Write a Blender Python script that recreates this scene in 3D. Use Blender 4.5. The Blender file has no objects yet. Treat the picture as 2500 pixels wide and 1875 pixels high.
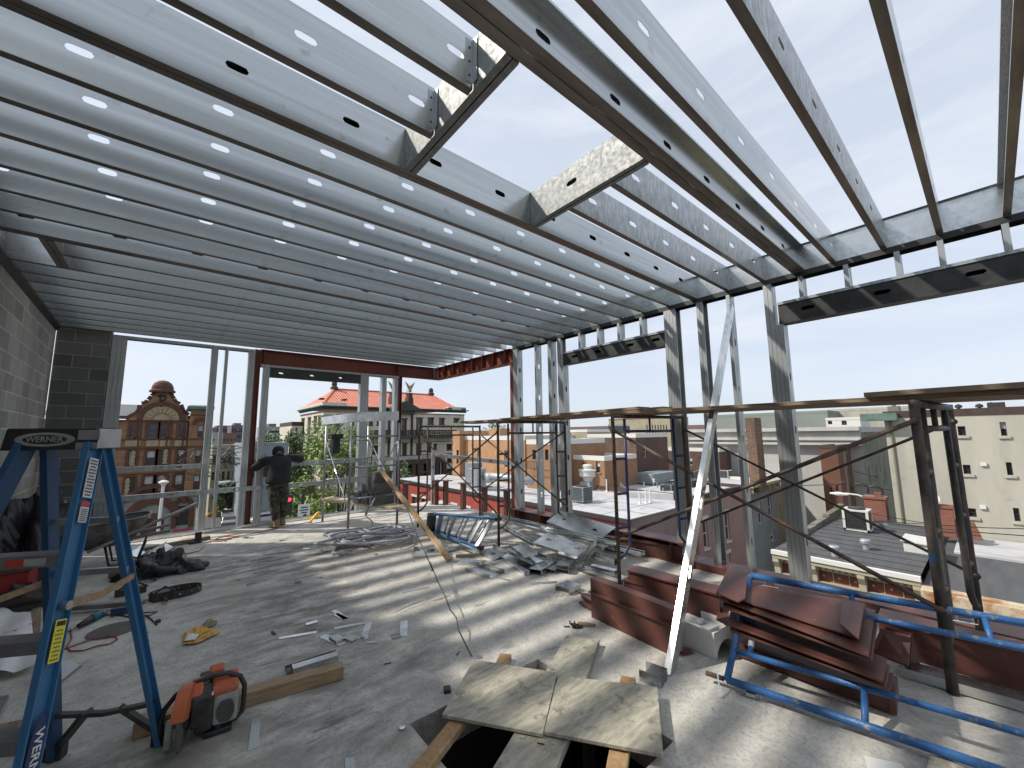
import bpy, bmesh, math, random
import numpy as np
from mathutils import Vector, Matrix
from math import radians, sin, cos, pi
random.seed(7)
scn = bpy.context.scene
C = scn.collection
# ---------------------------------------------------------------- camera
CAMZ = 1.70
_yaw, _pitch, _roll = radians(40.19), radians(7.15), radians(-0.719)
FPX = 980.4                       # focal length in pixels of a 2500 px wide picture
fwd = Vector((sin(_yaw)*cos(_pitch), cos(_yaw)*cos(_pitch), sin(_pitch)))
rgt0 = Vector((cos(_yaw), -sin(_yaw), 0))
up0 = rgt0.cross(fwd)
RGT = rgt0*cos(_roll) + up0*sin(_roll)
UPV = -rgt0*sin(_roll) + up0*cos(_roll)
cam = bpy.data.cameras.new('camera')
camo = bpy.data.objects.new('camera', cam)
C.objects.link(camo)
m = Matrix((RGT, UPV, -fwd)).transposed().to_4x4()
m.translation = (0, 0, CAMZ)
camo.matrix_world = m
cam.sensor_width = 36.0
cam.lens = 36.0*FPX/2500.0
cam.clip_start = 0.03
cam.clip_end = 20000
scn.camera = camo
# ---------------------------------------------------------------- light
SUN = Vector((-0.76, 0.65, 1.0)).normalized()
el = math.asin(SUN.z)
az = math.atan2(SUN.x, SUN.y)
w = bpy.data.worlds.new('World'); scn.world = w; w.use_nodes = True
nt = w.node_tree; nt.nodes.clear()
no, ln = nt.nodes.new, nt.links.new
out = no('ShaderNodeOutputWorld'); bg = no('ShaderNodeBackground'); ln(bg.outputs[0], out.inputs[0])
sky = no('ShaderNodeTexSky'); sky.sky_type = 'NISHITA'; sky.sun_disc = False
sky.sun_elevation = el; sky.sun_rotation = az; sky.dust_density = 1.6; sky.air_density = 0.9; sky.ozone_density = 2.2
tc = no('ShaderNodeTexCoord'); mp = no('ShaderNodeMapping'); mp.inputs['Scale'].default_value = (1.1, 1.1, 5.0)
nz = no('ShaderNodeTexNoise'); nz.inputs['Scale'].default_value = 1.6; nz.inputs['Detail'].default_value = 6; nz.inputs['Roughness'].default_value = 0.55
rp = no('ShaderNodeValToRGB'); rp.color_ramp.elements[0].position = 0.32; rp.color_ramp.elements[1].position = 0.72
rp.color_ramp.elements[0].color = (0.78, 0.78, 0.78, 1); rp.color_ramp.elements[1].color = (0.78, 0.78, 0.78, 1)
mx = no('ShaderNodeMix'); mx.data_type = 'RGBA'; mx.inputs[7].default_value = (4.3, 4.68, 5.3, 1)
ln(tc.outputs['Generated'], mp.inputs[0]); ln(mp.outputs[0], nz.inputs[0]); ln(nz.outputs[0], rp.inputs[0])
ln(rp.outputs[0], mx.inputs[0]); ln(sky.outputs[0], mx.inputs[6])
nz2 = no('ShaderNodeTexNoise'); nz2.inputs['Scale'].default_value = 2.3; nz2.inputs['Detail'].default_value = 7; nz2.inputs['Roughness'].default_value = 0.6; nz2.inputs['Distortion'].default_value = 0.4
mp2 = no('ShaderNodeMapping'); mp2.inputs['Scale'].default_value = (0.8, 1.0, 4.5); mp2.inputs['Location'].default_value = (3.1, 1.7, 0.4); ln(tc.outputs['Generated'], mp2.inputs[0]); ln(mp2.outputs[0], nz2.inputs[0])
rp2 = no('ShaderNodeMapRange'); rp2.inputs[1].default_value = 0.42; rp2.inputs[2].default_value = 0.74; ln(nz2.outputs[0], rp2.inputs[0])
mx2 = no('ShaderNodeMix'); mx2.data_type = 'RGBA'; mx2.inputs[7].default_value = (4.65, 4.95, 5.4, 1); ln(rp2.outputs[0], mx2.inputs[0]); ln(mx.outputs[2], mx2.inputs[6]); ln(mx2.outputs[2], bg.inputs[0])
bg.inputs[1].default_value = 0.13
sl = bpy.data.lights.new('sun', 'SUN'); sl.energy = 3.4; sl.angle = radians(1.8); sl.color = (1.0, 0.94, 0.84)
so = bpy.data.objects.new('sun', sl); C.objects.link(so)
so.rotation_euler = SUN.to_track_quat('Z', 'Y').to_euler()
scn.view_settings.view_transform = 'Standard'; scn.view_settings.look = 'None'
scn.view_settings.gamma = 1; scn.view_settings.use_curve_mapping = False
scn.view_settings.exposure = 0.48
scn.cycles.max_bounces = 8; scn.cycles.glossy_bounces = 4; scn.cycles.diffuse_bounces = 4
# ---------------------------------------------------------------- helpers
def at(x, y, ax, v):
    """point of the plane ax = v that is seen at pixel (x, y) of the survey picture"""
    d = RGT*((x-1250)/FPX) + UPV*((937.5-y)/FPX) + fwd
    i = 'xyz'.index(ax); t = (v-(0, 0, CAMZ)[i])/d[i]
    return Vector((0, 0, CAMZ)) + d*t
def crop(x0, y0, wpx):
    s = wpx/2212.0
    return lambda x, y: (x0+s*x, y0+s*y)
V = Vector
class MB:
    def __init__(s): s.v = []; s.f = []
    def add(s, vs, fs):
        n = len(s.v); s.v += [tuple(p) for p in vs]; s.f += [tuple(i+n for i in f) for f in fs]; return s
    def ob(s, o, a, b, c):
        o, a, b, c = V(o), V(a), V(b), V(c)
        vs = [o, o+a, o+a+b, o+b, o+c, o+a+c, o+a+b+c, o+b+c]
        fs = [(0, 3, 2, 1), (4, 5, 6, 7), (0, 1, 5, 4), (1, 2, 6, 5), (2, 3, 7, 6), (3, 0, 4, 7)]
        if a.cross(b).dot(c) < 0: fs = [f[::-1] for f in fs]
        return s.add(vs, fs)
    def box(s, p, q):
        lo = [min(a, b) for a, b in zip(p, q)]; hi = [max(a, b) for a, b in zip(p, q)]
        return s.ob(lo, (hi[0]-lo[0], 0, 0), (0, hi[1]-lo[1], 0), (0, 0, hi[2]-lo[2]))
    def bar(s, p0, p1, w, h, up=(0, 0, 1)):
        p0, p1, up = V(p0), V(p1), V(up); d = (p1-p0); dn = d.normalized()
        sd = dn.cross(up); sd = sd.normalized() if sd.length > 1e-6 else V((1, 0, 0)); u = sd.cross(dn)
        return s.ob(p0-sd*w/2-u*h/2, d, sd*w, u*h)
    def prism(s, poly, vec):
        poly = [V(p) for p in poly]; vec = V(vec); n = len(poly)
        nrm = V((0, 0, 0))
        for i in range(n): nrm += poly[i].cross(poly[(i+1) % n])
        if nrm.dot(vec) > 0: poly = poly[::-1]
        vs = poly+[p+vec for p in poly]
        fs = [tuple(range(n)), tuple(range(2*n-1, n-1, -1))]+[(i, i+n, (i+1) % n+n, (i+1) % n) for i in range(n)]
        return s.add(vs, fs)
    def tube(s, pts, r, n=8, closed=False, cap=True):
        pts = [V(p) for p in pts]; k = len(pts); rings = []; prev = None
        rr = r if isinstance(r, (list, tuple)) else [r]*k
        for i, p in enumerate(pts):
            if closed: d = pts[(i+1) % k]-pts[i-1]
            else: d = pts[min(i+1, k-1)]-pts[max(i-1, 0)]
            d.normalize()
            if prev is None:
                a = d.orthogonal().normalized()
            else:
                a = prev-d*prev.dot(d); a = a.normalized() if a.length > 1e-6 else d.orthogonal().normalized()
            prev = a; b = d.cross(a)
            rings.append([p+(a*cos(2*pi*j/n)+b*sin(2*pi*j/n))*rr[i] for j in range(n)])
        vs = [q for g in rings for q in g]; fs = []
        for i in range(k if closed else k-1):
            i2 = (i+1) % k
            for j in range(n):
                j2 = (j+1) % n; fs.append((i*n+j, i*n+j2, i2*n+j2, i2*n+j))
        if not closed and cap: fs += [tuple(range(n-1, -1, -1)), tuple((k-1)*n+j for j in range(n))]
        return s.add(vs, fs)
    def lathe(s, c, prof, n=16, ax=(0, 0, 1), cap=True):
        c, ax = V(c), V(ax).normalized(); a = ax.orthogonal().normalized(); b = ax.cross(a)
        vs = [c+ax*h+(a*cos(2*pi*j/n)+b*sin(2*pi*j/n))*max(r, 1e-4) for r, h in prof for j in range(n)]
        fs = [(i*n+j, i*n+(j+1) % n, (i+1)*n+(j+1) % n, (i+1)*n+j) for i in range(len(prof)-1) for j in range(n)]
        if cap: fs += [tuple(range(n-1, -1, -1)), tuple((len(prof)-1)*n+j for j in range(n))]
        return s.add(vs, fs)
    def plate(s, o, u, L, v, W, nrm, t, slots=()):
        """L x W plate of thickness t with stadium slots (centre along u, centre along v, length, width)"""
        o, u, v, nrm = V(o), V(u).normalized(), V(v).normalized(), V(nrm).normalized()
        if not slots: return s.ob(o, u*L, v*W, nrm*t)
        slots = sorted(slots); cuts = [0.0]; cells = []
        for q in slots:
            a, b = q[0]-q[2]*0.5-0.03, q[0]+q[2]*0.5+0.03
            if a <= cuts[-1]+0.01 or b >= L-0.01: continue
            cells.append((cuts[-1], a, None)); cells.append((a, b, q)); cuts.append(b)
        cells.append((cuts[-1], L, None))
        P = lambda a, b, c: o+u*a+v*b+nrm*c
        for a, b, q in cells:
            if q is None: s.ob(P(a, 0, 0), u*(b-a), v*W, nrm*t); continue
            cx, cy, sl_, sw = q; hw, hl = sw/2, sl_/2-sw/2
            ang = [2*pi*i/16+0.05 for i in range(16)]
            for X_, Y_ in ((a-cx, -cy), (b-cx, -cy), (b-cx, W-cy), (a-cx, W-cy)): ang.append(math.atan2(Y_, X_) % (2*pi))
            ang = sorted(set(ang)); inn = []; outr = []
            for g in ang:
                cg, sg = cos(g), sin(g)
                # stadium radius
                r_ = hw/abs(sg) if abs(sg) > 1e-9 else 1e9
                if abs(r_*cg) > hl:
                    k_ = hl if cg > 0 else -hl
                    bq = k_*cg; r_ = bq+math.sqrt(max(bq*bq-(k_*k_-hw*hw), 0))
                inn.append((cx+r_*cg, cy+r_*sg))
                ts = []
                if cg > 1e-9: ts.append((b-cx)/cg)
                if cg < -1e-9: ts.append((a-cx)/cg)
                if sg > 1e-9: ts.append((W-cy)/sg)
                if sg < -1e-9: ts.append(-cy/sg)
                k = min(ts); outr.append((cx+k*cg, cy+k*sg))
            n = len(ang); vs = []
            for c_ in (0, t):
                vs += [P(x_, y_, c_) for x_, y_ in inn]; vs += [P(x_, y_, c_) for x_, y_ in outr]
            fs = []
            for i in range(n):
                j = (i+1) % n
                fs += [(i, j, n+j, n+i), (2*n+i, 3*n+i, 3*n+j, 2*n+j), (i, 2*n+i, 2*n+j, j), (n+i, n+j, 3*n+j, 3*n+i)]
            s.add(vs, fs)
        return s
    def chan(s, o, u, L, v, W, n_, F, t=0.002, lip=0.0, slots=()):
        """C section: web from o along u (length) and v (depth); flanges stand out along n_"""
        o, u, v, n_ = V(o), V(u).normalized(), V(v).normalized(), V(n_).normalized()
        s.plate(o, u, L, v, W, n_, t, slots)
        s.ob(o+n_*t, u*L, v*t, n_*(F-t)); s.ob(o+n_*t+v*(W-t), u*L, v*t, n_*(F-t))
        if lip:
            s.ob(o+n_*(F-t)+v*t, u*L, v*lip, n_*t); s.ob(o+n_*(F-t)+v*(W-t-lip), u*L, v*lip, n_*t)
        return s
    def build(s, name, mat, parent=None, smooth=False, bevel=0.0, org=None):
        me = bpy.data.meshes.new(name)
        a = np.array(s.v, dtype=float)
        if org is None:
            lo, hi = a.min(0), a.max(0); org = V(((lo[0]+hi[0])/2, (lo[1]+hi[1])/2, lo[2]))
        org = V(org)
        me.from_pydata([tuple(p) for p in (a-np.array(org))], [], s.f); me.validate(); me.update()
        if smooth:
            for p in me.polygons: p.use_smooth = True
        o = bpy.data.objects.new(name, me); C.objects.link(o)
        if mat: me.materials.append(M(mat) if isinstance(mat, str) else mat)
        o['w'] = tuple(org)
        if parent:
            o.parent = parent; o.location = org-V(parent['w'])
        else: o.location = org
        if bevel:
            b = o.modifiers.new('bevel', 'BEVEL'); b.width = bevel; b.segments = 2; b.limit_method = 'ANGLE'
        if smooth == 'auto':
            bpy.context.view_layer.update()
        return o
def tag(o, label, cat, group=None):
    o['label'] = label; o['category'] = cat
    if group: o['group'] = group
    return o
def thing(name, loc, label, cat, group=None):
    o = bpy.data.objects.new(name, None); C.objects.link(o); o.location = loc; o['w'] = tuple(loc); o.empty_display_size = 0.1
    return tag(o, label, cat, group)
def struct(o): o['kind'] = 'structure'; return o
def move_copy(root, loc, label, group=None):
    """copy of a thing with its parts and sub-parts"""
    r = root.copy(); C.objects.link(r); r.location = loc; r['w'] = tuple(loc); r['label'] = label
    if group: r['group'] = group
    for ch in list(root.children):
        c_ = ch.copy(); C.objects.link(c_); c_.parent = r
        for g in ch.children:
            d_ = g.copy(); C.objects.link(d_); d_.parent = c_
    return r
ORD = ['first', 'second', 'third', 'fourth', 'fifth', 'sixth', 'seventh', 'eighth', 'ninth', 'tenth', 'eleventh', 'twelfth', 'thirteenth', 'fourteenth', 'fifteenth', 'sixteenth', 'seventeenth', 'eighteenth', 'nineteenth', 'twentieth', 'twenty-first', 'twenty-second', 'twenty-third', 'twenty-fourth', 'twenty-fifth', 'twenty-sixth', 'twenty-seventh', 'twenty-eighth', 'twenty-ninth', 'thirtieth']
# ---------------------------------------------------------------- materials
_M = {}
def mat(name, col, rough=0.6, metal=0.0, col2=None, scale=4.0, stretch=(1, 1, 1), lo=0.35, hi=0.65, detail=6, bump=0.0, bscale=None, rvar=0.0, col3=None, s3=1.0, lo3=0.55, hi3=0.62, spec=0.5, emit=None, bstretch=None, coat=0):
    """noise mixed paint / metal / stone; col3 is a second larger patch layer (rust, stains)"""
    m_ = bpy.data.materials.new(name); m_.use_nodes = True; t = m_.node_tree; b = t.nodes['Principled BSDF']
    N, L = t.nodes.new, t.links.new
    b.inputs['Roughness'].default_value = rough; b.inputs['Metallic'].default_value = metal
    b.inputs['Specular IOR Level'].default_value = spec
    c4_ = lambda c: tuple(c)+(1,)
    b.inputs['Base Color'].default_value = c4_(col)
    if emit:
        b.inputs['Emission Color'].default_value = c4_(emit[0]); b.inputs['Emission Strength'].default_value = emit[1]
    tc_ = N('ShaderNodeTexCoord'); mp_ = N('ShaderNodeMapping'); mp_.inputs['Scale'].default_value = stretch
    L(tc_.outputs['Object'], mp_.inputs[0])
    src = None
    if col2:
        n_ = N('ShaderNodeTexNoise'); n_.inputs['Scale'].default_value = scale; n_.inputs['Detail'].default_value = detail; n_.inputs['Roughness'].default_value = 0.62
        L(mp_.outputs[0], n_.inputs[0]); r_ = N('ShaderNodeMapRange'); r_.inputs[1].default_value = lo; r_.inputs[2].default_value = hi; L(n_.outputs[0], r_.inputs[0])
        x_ = N('ShaderNodeMix'); x_.data_type = 'RGBA'; x_.inputs[6].default_value = c4_(col); x_.inputs[7].default_value = c4_(col2); L(r_.outputs[0], x_.inputs[0]); src = x_.outputs[2]
        if rvar:
            q = N('ShaderNodeMapRange'); q.inputs[3].default_value = rough-rvar; q.inputs[4].default_value = rough+rvar; L(r_.outputs[0], q.inputs[0]); L(q.outputs[0], b.inputs['Roughness'])
        if col3:
            n2 = N('ShaderNodeTexNoise'); n2.inputs['Scale'].default_value = s3; n2.inputs['Detail'].default_value = 8; n2.inputs['Roughness'].default_value = 0.65; L(tc_.outputs['Object'], n2.inputs[0])
            r2 = N('ShaderNodeMapRange'); r2.inputs[1].default_value = lo3; r2.inputs[2].default_value = hi3; L(n2.outputs[0], r2.inputs[0])
            x2 = N('ShaderNodeMix'); x2.data_type = 'RGBA'; x2.inputs[7].default_value = c4_(col3); L(r2.outputs[0], x2.inputs[0]); L(src, x2.inputs[6]); src = x2.outputs[2]
        L(src, b.inputs['Base Color'])
    if bump:
        n3 = N('ShaderNodeTexNoise'); n3.inputs['Scale'].default_value = bscale or scale*6; n3.inputs['Detail'].default_value = 8
        if bstretch:
            mb_ = N('ShaderNodeMapping'); mb_.inputs['Scale'].default_value = bstretch; L(tc_.outputs['Object'], mb_.inputs[0]); L(mb_.outputs[0], n3.inputs[0])
        else: L(tc_.outputs['Object'], n3.inputs[0])
        bp = N('ShaderNodeBump'); bp.inputs['Strength'].default_value = bump; bp.inputs['Distance'].default_value = 0.02
        L(n3.outputs[0], bp.inputs['Height']); L(bp.outputs[0], b.inputs['Normal'])
    _M[name] = m_; return m_
def M(n): return _M[n]
def brickmat(name, c1, c2, mortar, bw=0.2, bh=0.065, ms=0.008, rough=0.85, off=0.5, bump=0.4, stain=None, sscale=0.6, axis='xz', slo=0.45, shi=0.75, wscale=1.0):
    m_ = bpy.data.materials.new(name); m_.use_nodes = True; t = m_.node_tree; b = t.nodes['Principled BSDF']; N, L = t.nodes.new, t.links.new
    b.inputs['Roughness'].default_value = rough
    tc_ = N('ShaderNodeTexCoord'); sp = N('ShaderNodeSeparateXYZ'); L(tc_.outputs['Object'], sp.inputs[0])
    ad = N('ShaderNodeMath'); ad.operation = 'ADD'; L(sp.outputs[0], ad.inputs[0]); L(sp.outputs[1], ad.inputs[1])
    cb_ = N('ShaderNodeCombineXYZ'); L(ad.outputs[0], cb_.inputs[0]); L(sp.outputs[2], cb_.inputs[1])
    k = N('ShaderNodeTexBrick'); L(cb_.outputs[0], k.inputs['Vector']); k.inputs['Scale'].default_value = 1.0
    k.inputs['Brick Width'].default_value = bw; k.inputs['Row Height'].default_value = bh; k.inputs['Mortar Size'].default_value = ms; k.inputs['Mortar Smooth'].default_value = 0.2
    k.offset = off; k.inputs['Color1'].default_value = tuple(c1)+(1,); k.inputs['Color2'].default_value = tuple(c2)+(1,); k.inputs['Mortar'].default_value = tuple(mortar)+(1,); k.inputs['Bias'].default_value = 0.0
    src = k.outputs['Color']
    n_ = N('ShaderNodeTexNoise'); n_.inputs['Scale'].default_value = sscale; n_.inputs['Detail'].default_value = 9; n_.inputs['Roughness'].default_value = 0.65
    ms_ = N('ShaderNodeMapping'); ms_.inputs['Scale'].default_value = (1, 1, 0.35); L(tc_.outputs['Object'], ms_.inputs[0]); L(ms_.outputs[0], n_.inputs[0])
    r_ = N('ShaderNodeMapRange'); r_.inputs[1].default_value = slo; r_.inputs[2].default_value = shi; L(n_.outputs[0], r_.inputs[0])
    x_ = N('ShaderNodeMix'); x_.data_type = 'RGBA'; x_.inputs[7].default_value = tuple(stain or [0.6*c for c in c1])+(1,); L(r_.outputs[0], x_.inputs[0]); L(src, x_.inputs[6])
    L(x_.outputs[2], b.inputs['Base Color'])
    bp = N('ShaderNodeBump'); bp.inputs['Strength'].default_value = bump; bp.inputs['Distance'].default_value = 0.01; bp.invert = True; L(k.outputs['Fac'], bp.inputs['Height']); L(bp.outputs[0], b.inputs['Normal'])
    _M[name] = m_; return m_
GALV = (0.50, 0.545, 0.57); GALV2 = (0.36, 0.40, 0.42)
mat('galv', (0.55, 0.575, 0.57), 0.25, 0.95, (0.42, 0.44, 0.44), 4.0, (0.12, 4, 4), 0.3, 0.7, bump=0.012, bscale=6, bstretch=(.2, 3, 3), rvar=0.07, col3=(0.30, 0.315, 0.315), s3=7, lo3=0.62, hi3=0.74)
mat('galv_scratched', (0.52, 0.545, 0.55), 0.42, 0.75, (0.40, 0.42, 0.425), 26.0, (1.6, 3, .4), 0.38, 0.62, bump=0.05, bscale=30, rvar=0.08, col3=(0.33, 0.345, 0.35), s3=8, lo3=0.56, hi3=0.72)
mat('galv_stud', (0.48, 0.50, 0.505), 0.42, 0.7, (0.30, 0.325, 0.335), 4.0, (4, 4, 0.5), 0.35, 0.65, bump=0.05, bscale=10, rvar=0.1)
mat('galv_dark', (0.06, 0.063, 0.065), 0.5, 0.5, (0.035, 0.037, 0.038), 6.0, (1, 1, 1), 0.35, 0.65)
mat('galv_bright', (0.66, 0.68, 0.68), 0.24, 1.0, (0.54, 0.56, 0.565), 7.0, (1, 1, 1), 0.35, 0.65, rvar=0.05, col3=(0.56, 0.575, 0.58), s3=20, lo3=0.55, hi3=0.7)
mat('flange_grey_brown', (0.30, 0.28, 0.26), 0.5, 0.6, (0.20, 0.165, 0.14), 2.5, (0.6, 3, 3), 0.35, 0.65)  # mottled grey-brown metal of the short left header
mat('primer', (0.125, 0.046, 0.034), 0.5, 0.0, (0.085, 0.033, 0.026), 2.5, (1, 1, 1), 0.35, 0.7, bump=0.05, bscale=30, col3=(0.21, 0.085, 0.06), s3=9, lo3=0.6, hi3=0.70)
mat('primer_beam', (0.17, 0.035, 0.02), 0.5, 0.0, (0.10, 0.022, 0.015), 2.0, (1, 1, 1), 0.35, 0.7, bump=0.04, bscale=25)
mat('rust_tube', (0.085, 0.06, 0.048), 0.65, 0.35, (0.17, 0.115, 0.085), 8.0, (1, 1, 0.6), 0.4, 0.65, bump=0.2, bscale=40, col3=(0.04, 0.036, 0.034), s3=5, lo3=0.5, hi3=0.6)
mat('rust_blue', (0.05, 0.045, 0.042), 0.6, 0.2, (0.13, 0.10, 0.085), 7.0, (1, 1, 0.5), 0.45, 0.62, bump=0.2, bscale=40, col3=(0.02, 0.075, 0.19), s3=4.2, lo3=0.57, hi3=0.61)
mat('blue_paint', (0.018, 0.085, 0.25), 0.45, 0.0, (0.04, 0.15, 0.36), 7.0, (1, 1, 1), 0.35, 0.7, bump=0.25, bscale=60, col3=(0.24, 0.22, 0.20), s3=11, lo3=0.59, hi3=0.63)
mat('navy_tube', (0.016, 0.03, 0.10), 0.5, 0.1, (0.03, 0.045, 0.13), 6.0, (1, 1, 0.5), 0.4, 0.6, col3=(0.10, 0.08, 0.07), s3=6, lo3=0.58, hi3=0.64)
mat('galv_tube', (0.36, 0.38, 0.39), 0.4, 0.8, (0.24, 0.255, 0.26), 8.0, (1, 1, 0.4), 0.35, 0.65, bump=0.06, bscale=30)
mat('plank', (0.30, 0.225, 0.15), 0.8, 0.0, (0.12, 0.085, 0.06), 6.0, (8, 0.7, 8), 0.35, 0.65, bump=0.3, bscale=12, bstretch=(10, 0.8, 10))
mat('lumber', (0.42, 0.27, 0.13), 0.7, 0.0, (0.28, 0.165, 0.075), 5.0, (7, 7, 0.8), 0.35, 0.7, bump=0.15, bscale=10, col3=(0.5, 0.36, 0.2), s3=4, lo3=0.5, hi3=0.6)
mat('lumber_x', (0.36, 0.25, 0.15), 0.75, 0.0, (0.22, 0.15, 0.085), 5.0, (1.0, 9, 9), 0.35, 0.7, bump=0.2, bscale=10)
mat('pale_wood', (0.60, 0.50, 0.34), 0.7, 0.0, (0.46, 0.36, 0.22), 5.0, (1, 8, 8), 0.35, 0.7)
mat('ply', (0.50, 0.47, 0.37), 0.8, 0.0, (0.31, 0.29, 0.235), 9, (0.7, 3.4, 1), 0.36, 0.62, bump=0.45, bscale=30, bstretch=(.8, 4, 1), col3=(0.20, 0.185, 0.15), s3=11, lo3=0.56, hi3=0.68)
mat('white_plastic', (0.72, 0.73, 0.73), 0.5, 0.0, (0.62, 0.62, 0.61), 5.0)
mat('black_plastic', (0.012, 0.012, 0.013), 0.45, 0.0, (0.03, 0.03, 0.03), 9.0, bump=0.05)
mat('black_bag', (0.012, 0.012, 0.014), 0.28, 0.0, (0.03, 0.03, 0.034), 4.0, bump=0.6, bscale=9)
mat('ladder_blue', (0.045, 0.16, 0.31), 0.42, 0.0, (0.035, 0.13, 0.26), 3.0, (1, 1, 1), bump=0.05, bscale=60)
mat('ladder_dark', (0.02, 0.075, 0.17), 0.45, 0.0, (0.015, 0.055, 0.13), 3.0)
mat('aluminium', (0.50, 0.51, 0.52), 0.38, 0.85, (0.36, 0.365, 0.37), 4.0, (1, 1, 1), rvar=0.08)
mat('aluminium_dull', (0.28, 0.27, 0.265), 0.55, 0.6, (0.19, 0.18, 0.175), 4.0, (1, 1, 1), rvar=0.08)
mat('saw_orange', (0.50, 0.105, 0.03), 0.5, 0.0, (0.36, 0.10, 0.045), 6.0, bump=0.05, col3=(0.34, 0.27, 0.22), s3=9, lo3=0.6, hi3=0.7)
mat('saw_grey', (0.38, 0.38, 0.36), 0.6, 0.0, (0.25, 0.24, 0.22), 9.0)
mat('dark_metal', (0.035, 0.033, 0.031), 0.55, 0.4, (0.07, 0.065, 0.06), 12.0, bump=0.1)
mat('disc', (0.075, 0.07, 0.066), 0.8, 0.0, (0.12, 0.11, 0.10), 20.0)
mat('yellow_pack', (0.62, 0.36, 0.03), 0.5, 0.0, (0.42, 0.24, 0.05), 6.0)
mat('yellow', (0.75, 0.42, 0.02), 0.5); mat('label_yellow', (0.68, 0.60, 0.02), 0.5); mat('label_white', (0.62, 0.62, 0.60), 0.6)
mat('label_red', (0.45, 0.05, 0.03), 0.5); mat('ink', (0.02, 0.02, 0.02), 0.6); mat('ink_grey', (0.13, 0.13, 0.14), 0.6)
mat('rope', (0.50, 0.51, 0.54), 0.8, 0.0, (0.26, 0.265, 0.29), 60.0, (1, 1, 1), 0.4, 0.6, bump=0.4, bscale=120)
mat('cord_black', (0.015, 0.015, 0.016), 0.5); mat('cord_red', (0.30, 0.04, 0.035), 0.5); mat('cord_orange', (0.50, 0.20, 0.04), 0.5)
mat('steel_wire', (0.09, 0.09, 0.09), 0.6, 0.3)
mat('cardboard', (0.30, 0.24, 0.17), 0.8, 0.0, (0.23, 0.18, 0.125), 6); mat('leather', (0.022, 0.018, 0.016), 0.5, 0.0, (0.045, 0.038, 0.03), 8)
mat('wb_steel', (0.10, 0.115, 0.115), 0.6, 0.3, (0.17, 0.175, 0.165), 5, col3=(0.11, 0.07, 0.045), s3=5, lo3=0.52, hi3=0.62)
mat('red_tool', (0.28, 0.015, 0.015), 0.45); mat('teal_tool', (0.0, 0.13, 0.16), 0.4)
mat('cmu_block', (0.13, 0.13, 0.128), 0.9, 0.0, (0.085, 0.085, 0.084), 8.0, bump=0.3, bscale=90)
mat('shirt', (0.010, 0.010, 0.012), 0.85, 0.0, (0.02, 0.02, 0.022), 6.0, bump=0.15, bscale=12)
mat('camo', (0.02, 0.025, 0.016), 0.9, 0.0, (0.075, 0.075, 0.052), 11.0, (1, 1, 1.6), 0.47, 0.53, detail=3, col3=(0.024, 0.018, 0.013), s3=13, lo3=0.55, hi3=0.58)
mat('boot', (0.30, 0.20, 0.12), 0.75, 0.0, (0.20, 0.13, 0.08), 10.0); mat('skin', (0.22, 0.12, 0.08), 0.6, 0.0, (0.18, 0.095, 0.06), 5.0)
mat('concrete_side', (0.30, 0.30, 0.285), 0.9, 0.0, (0.20, 0.20, 0.19), 3.0, bump=0.3)
mat('glass_dark', (0.018, 0.020, 0.023), 0.12, 0.0, (0.05, 0.055, 0.06), 0.8, spec=0.6)
mat('glass_pale', (0.33, 0.35, 0.35), 0.3, 0.0, (0.05, 0.055, 0.06), 0.6, (1, 1, 2), 0.45, 0.55)
# CMU walls
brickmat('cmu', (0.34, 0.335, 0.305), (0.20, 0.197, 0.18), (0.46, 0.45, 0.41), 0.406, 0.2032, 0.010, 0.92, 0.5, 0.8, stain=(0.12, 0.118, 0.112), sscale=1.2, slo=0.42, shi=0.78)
brickmat('cmu_dark', (0.16, 0.16, 0.155), (0.10, 0.10, 0.098), (0.26, 0.26, 0.25), 0.406, 0.2032, 0.010, 0.92, 0.5, 0.8, stain=(0.08, 0.082, 0.082), sscale=1.2, slo=0.42, shi=0.78)
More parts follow.
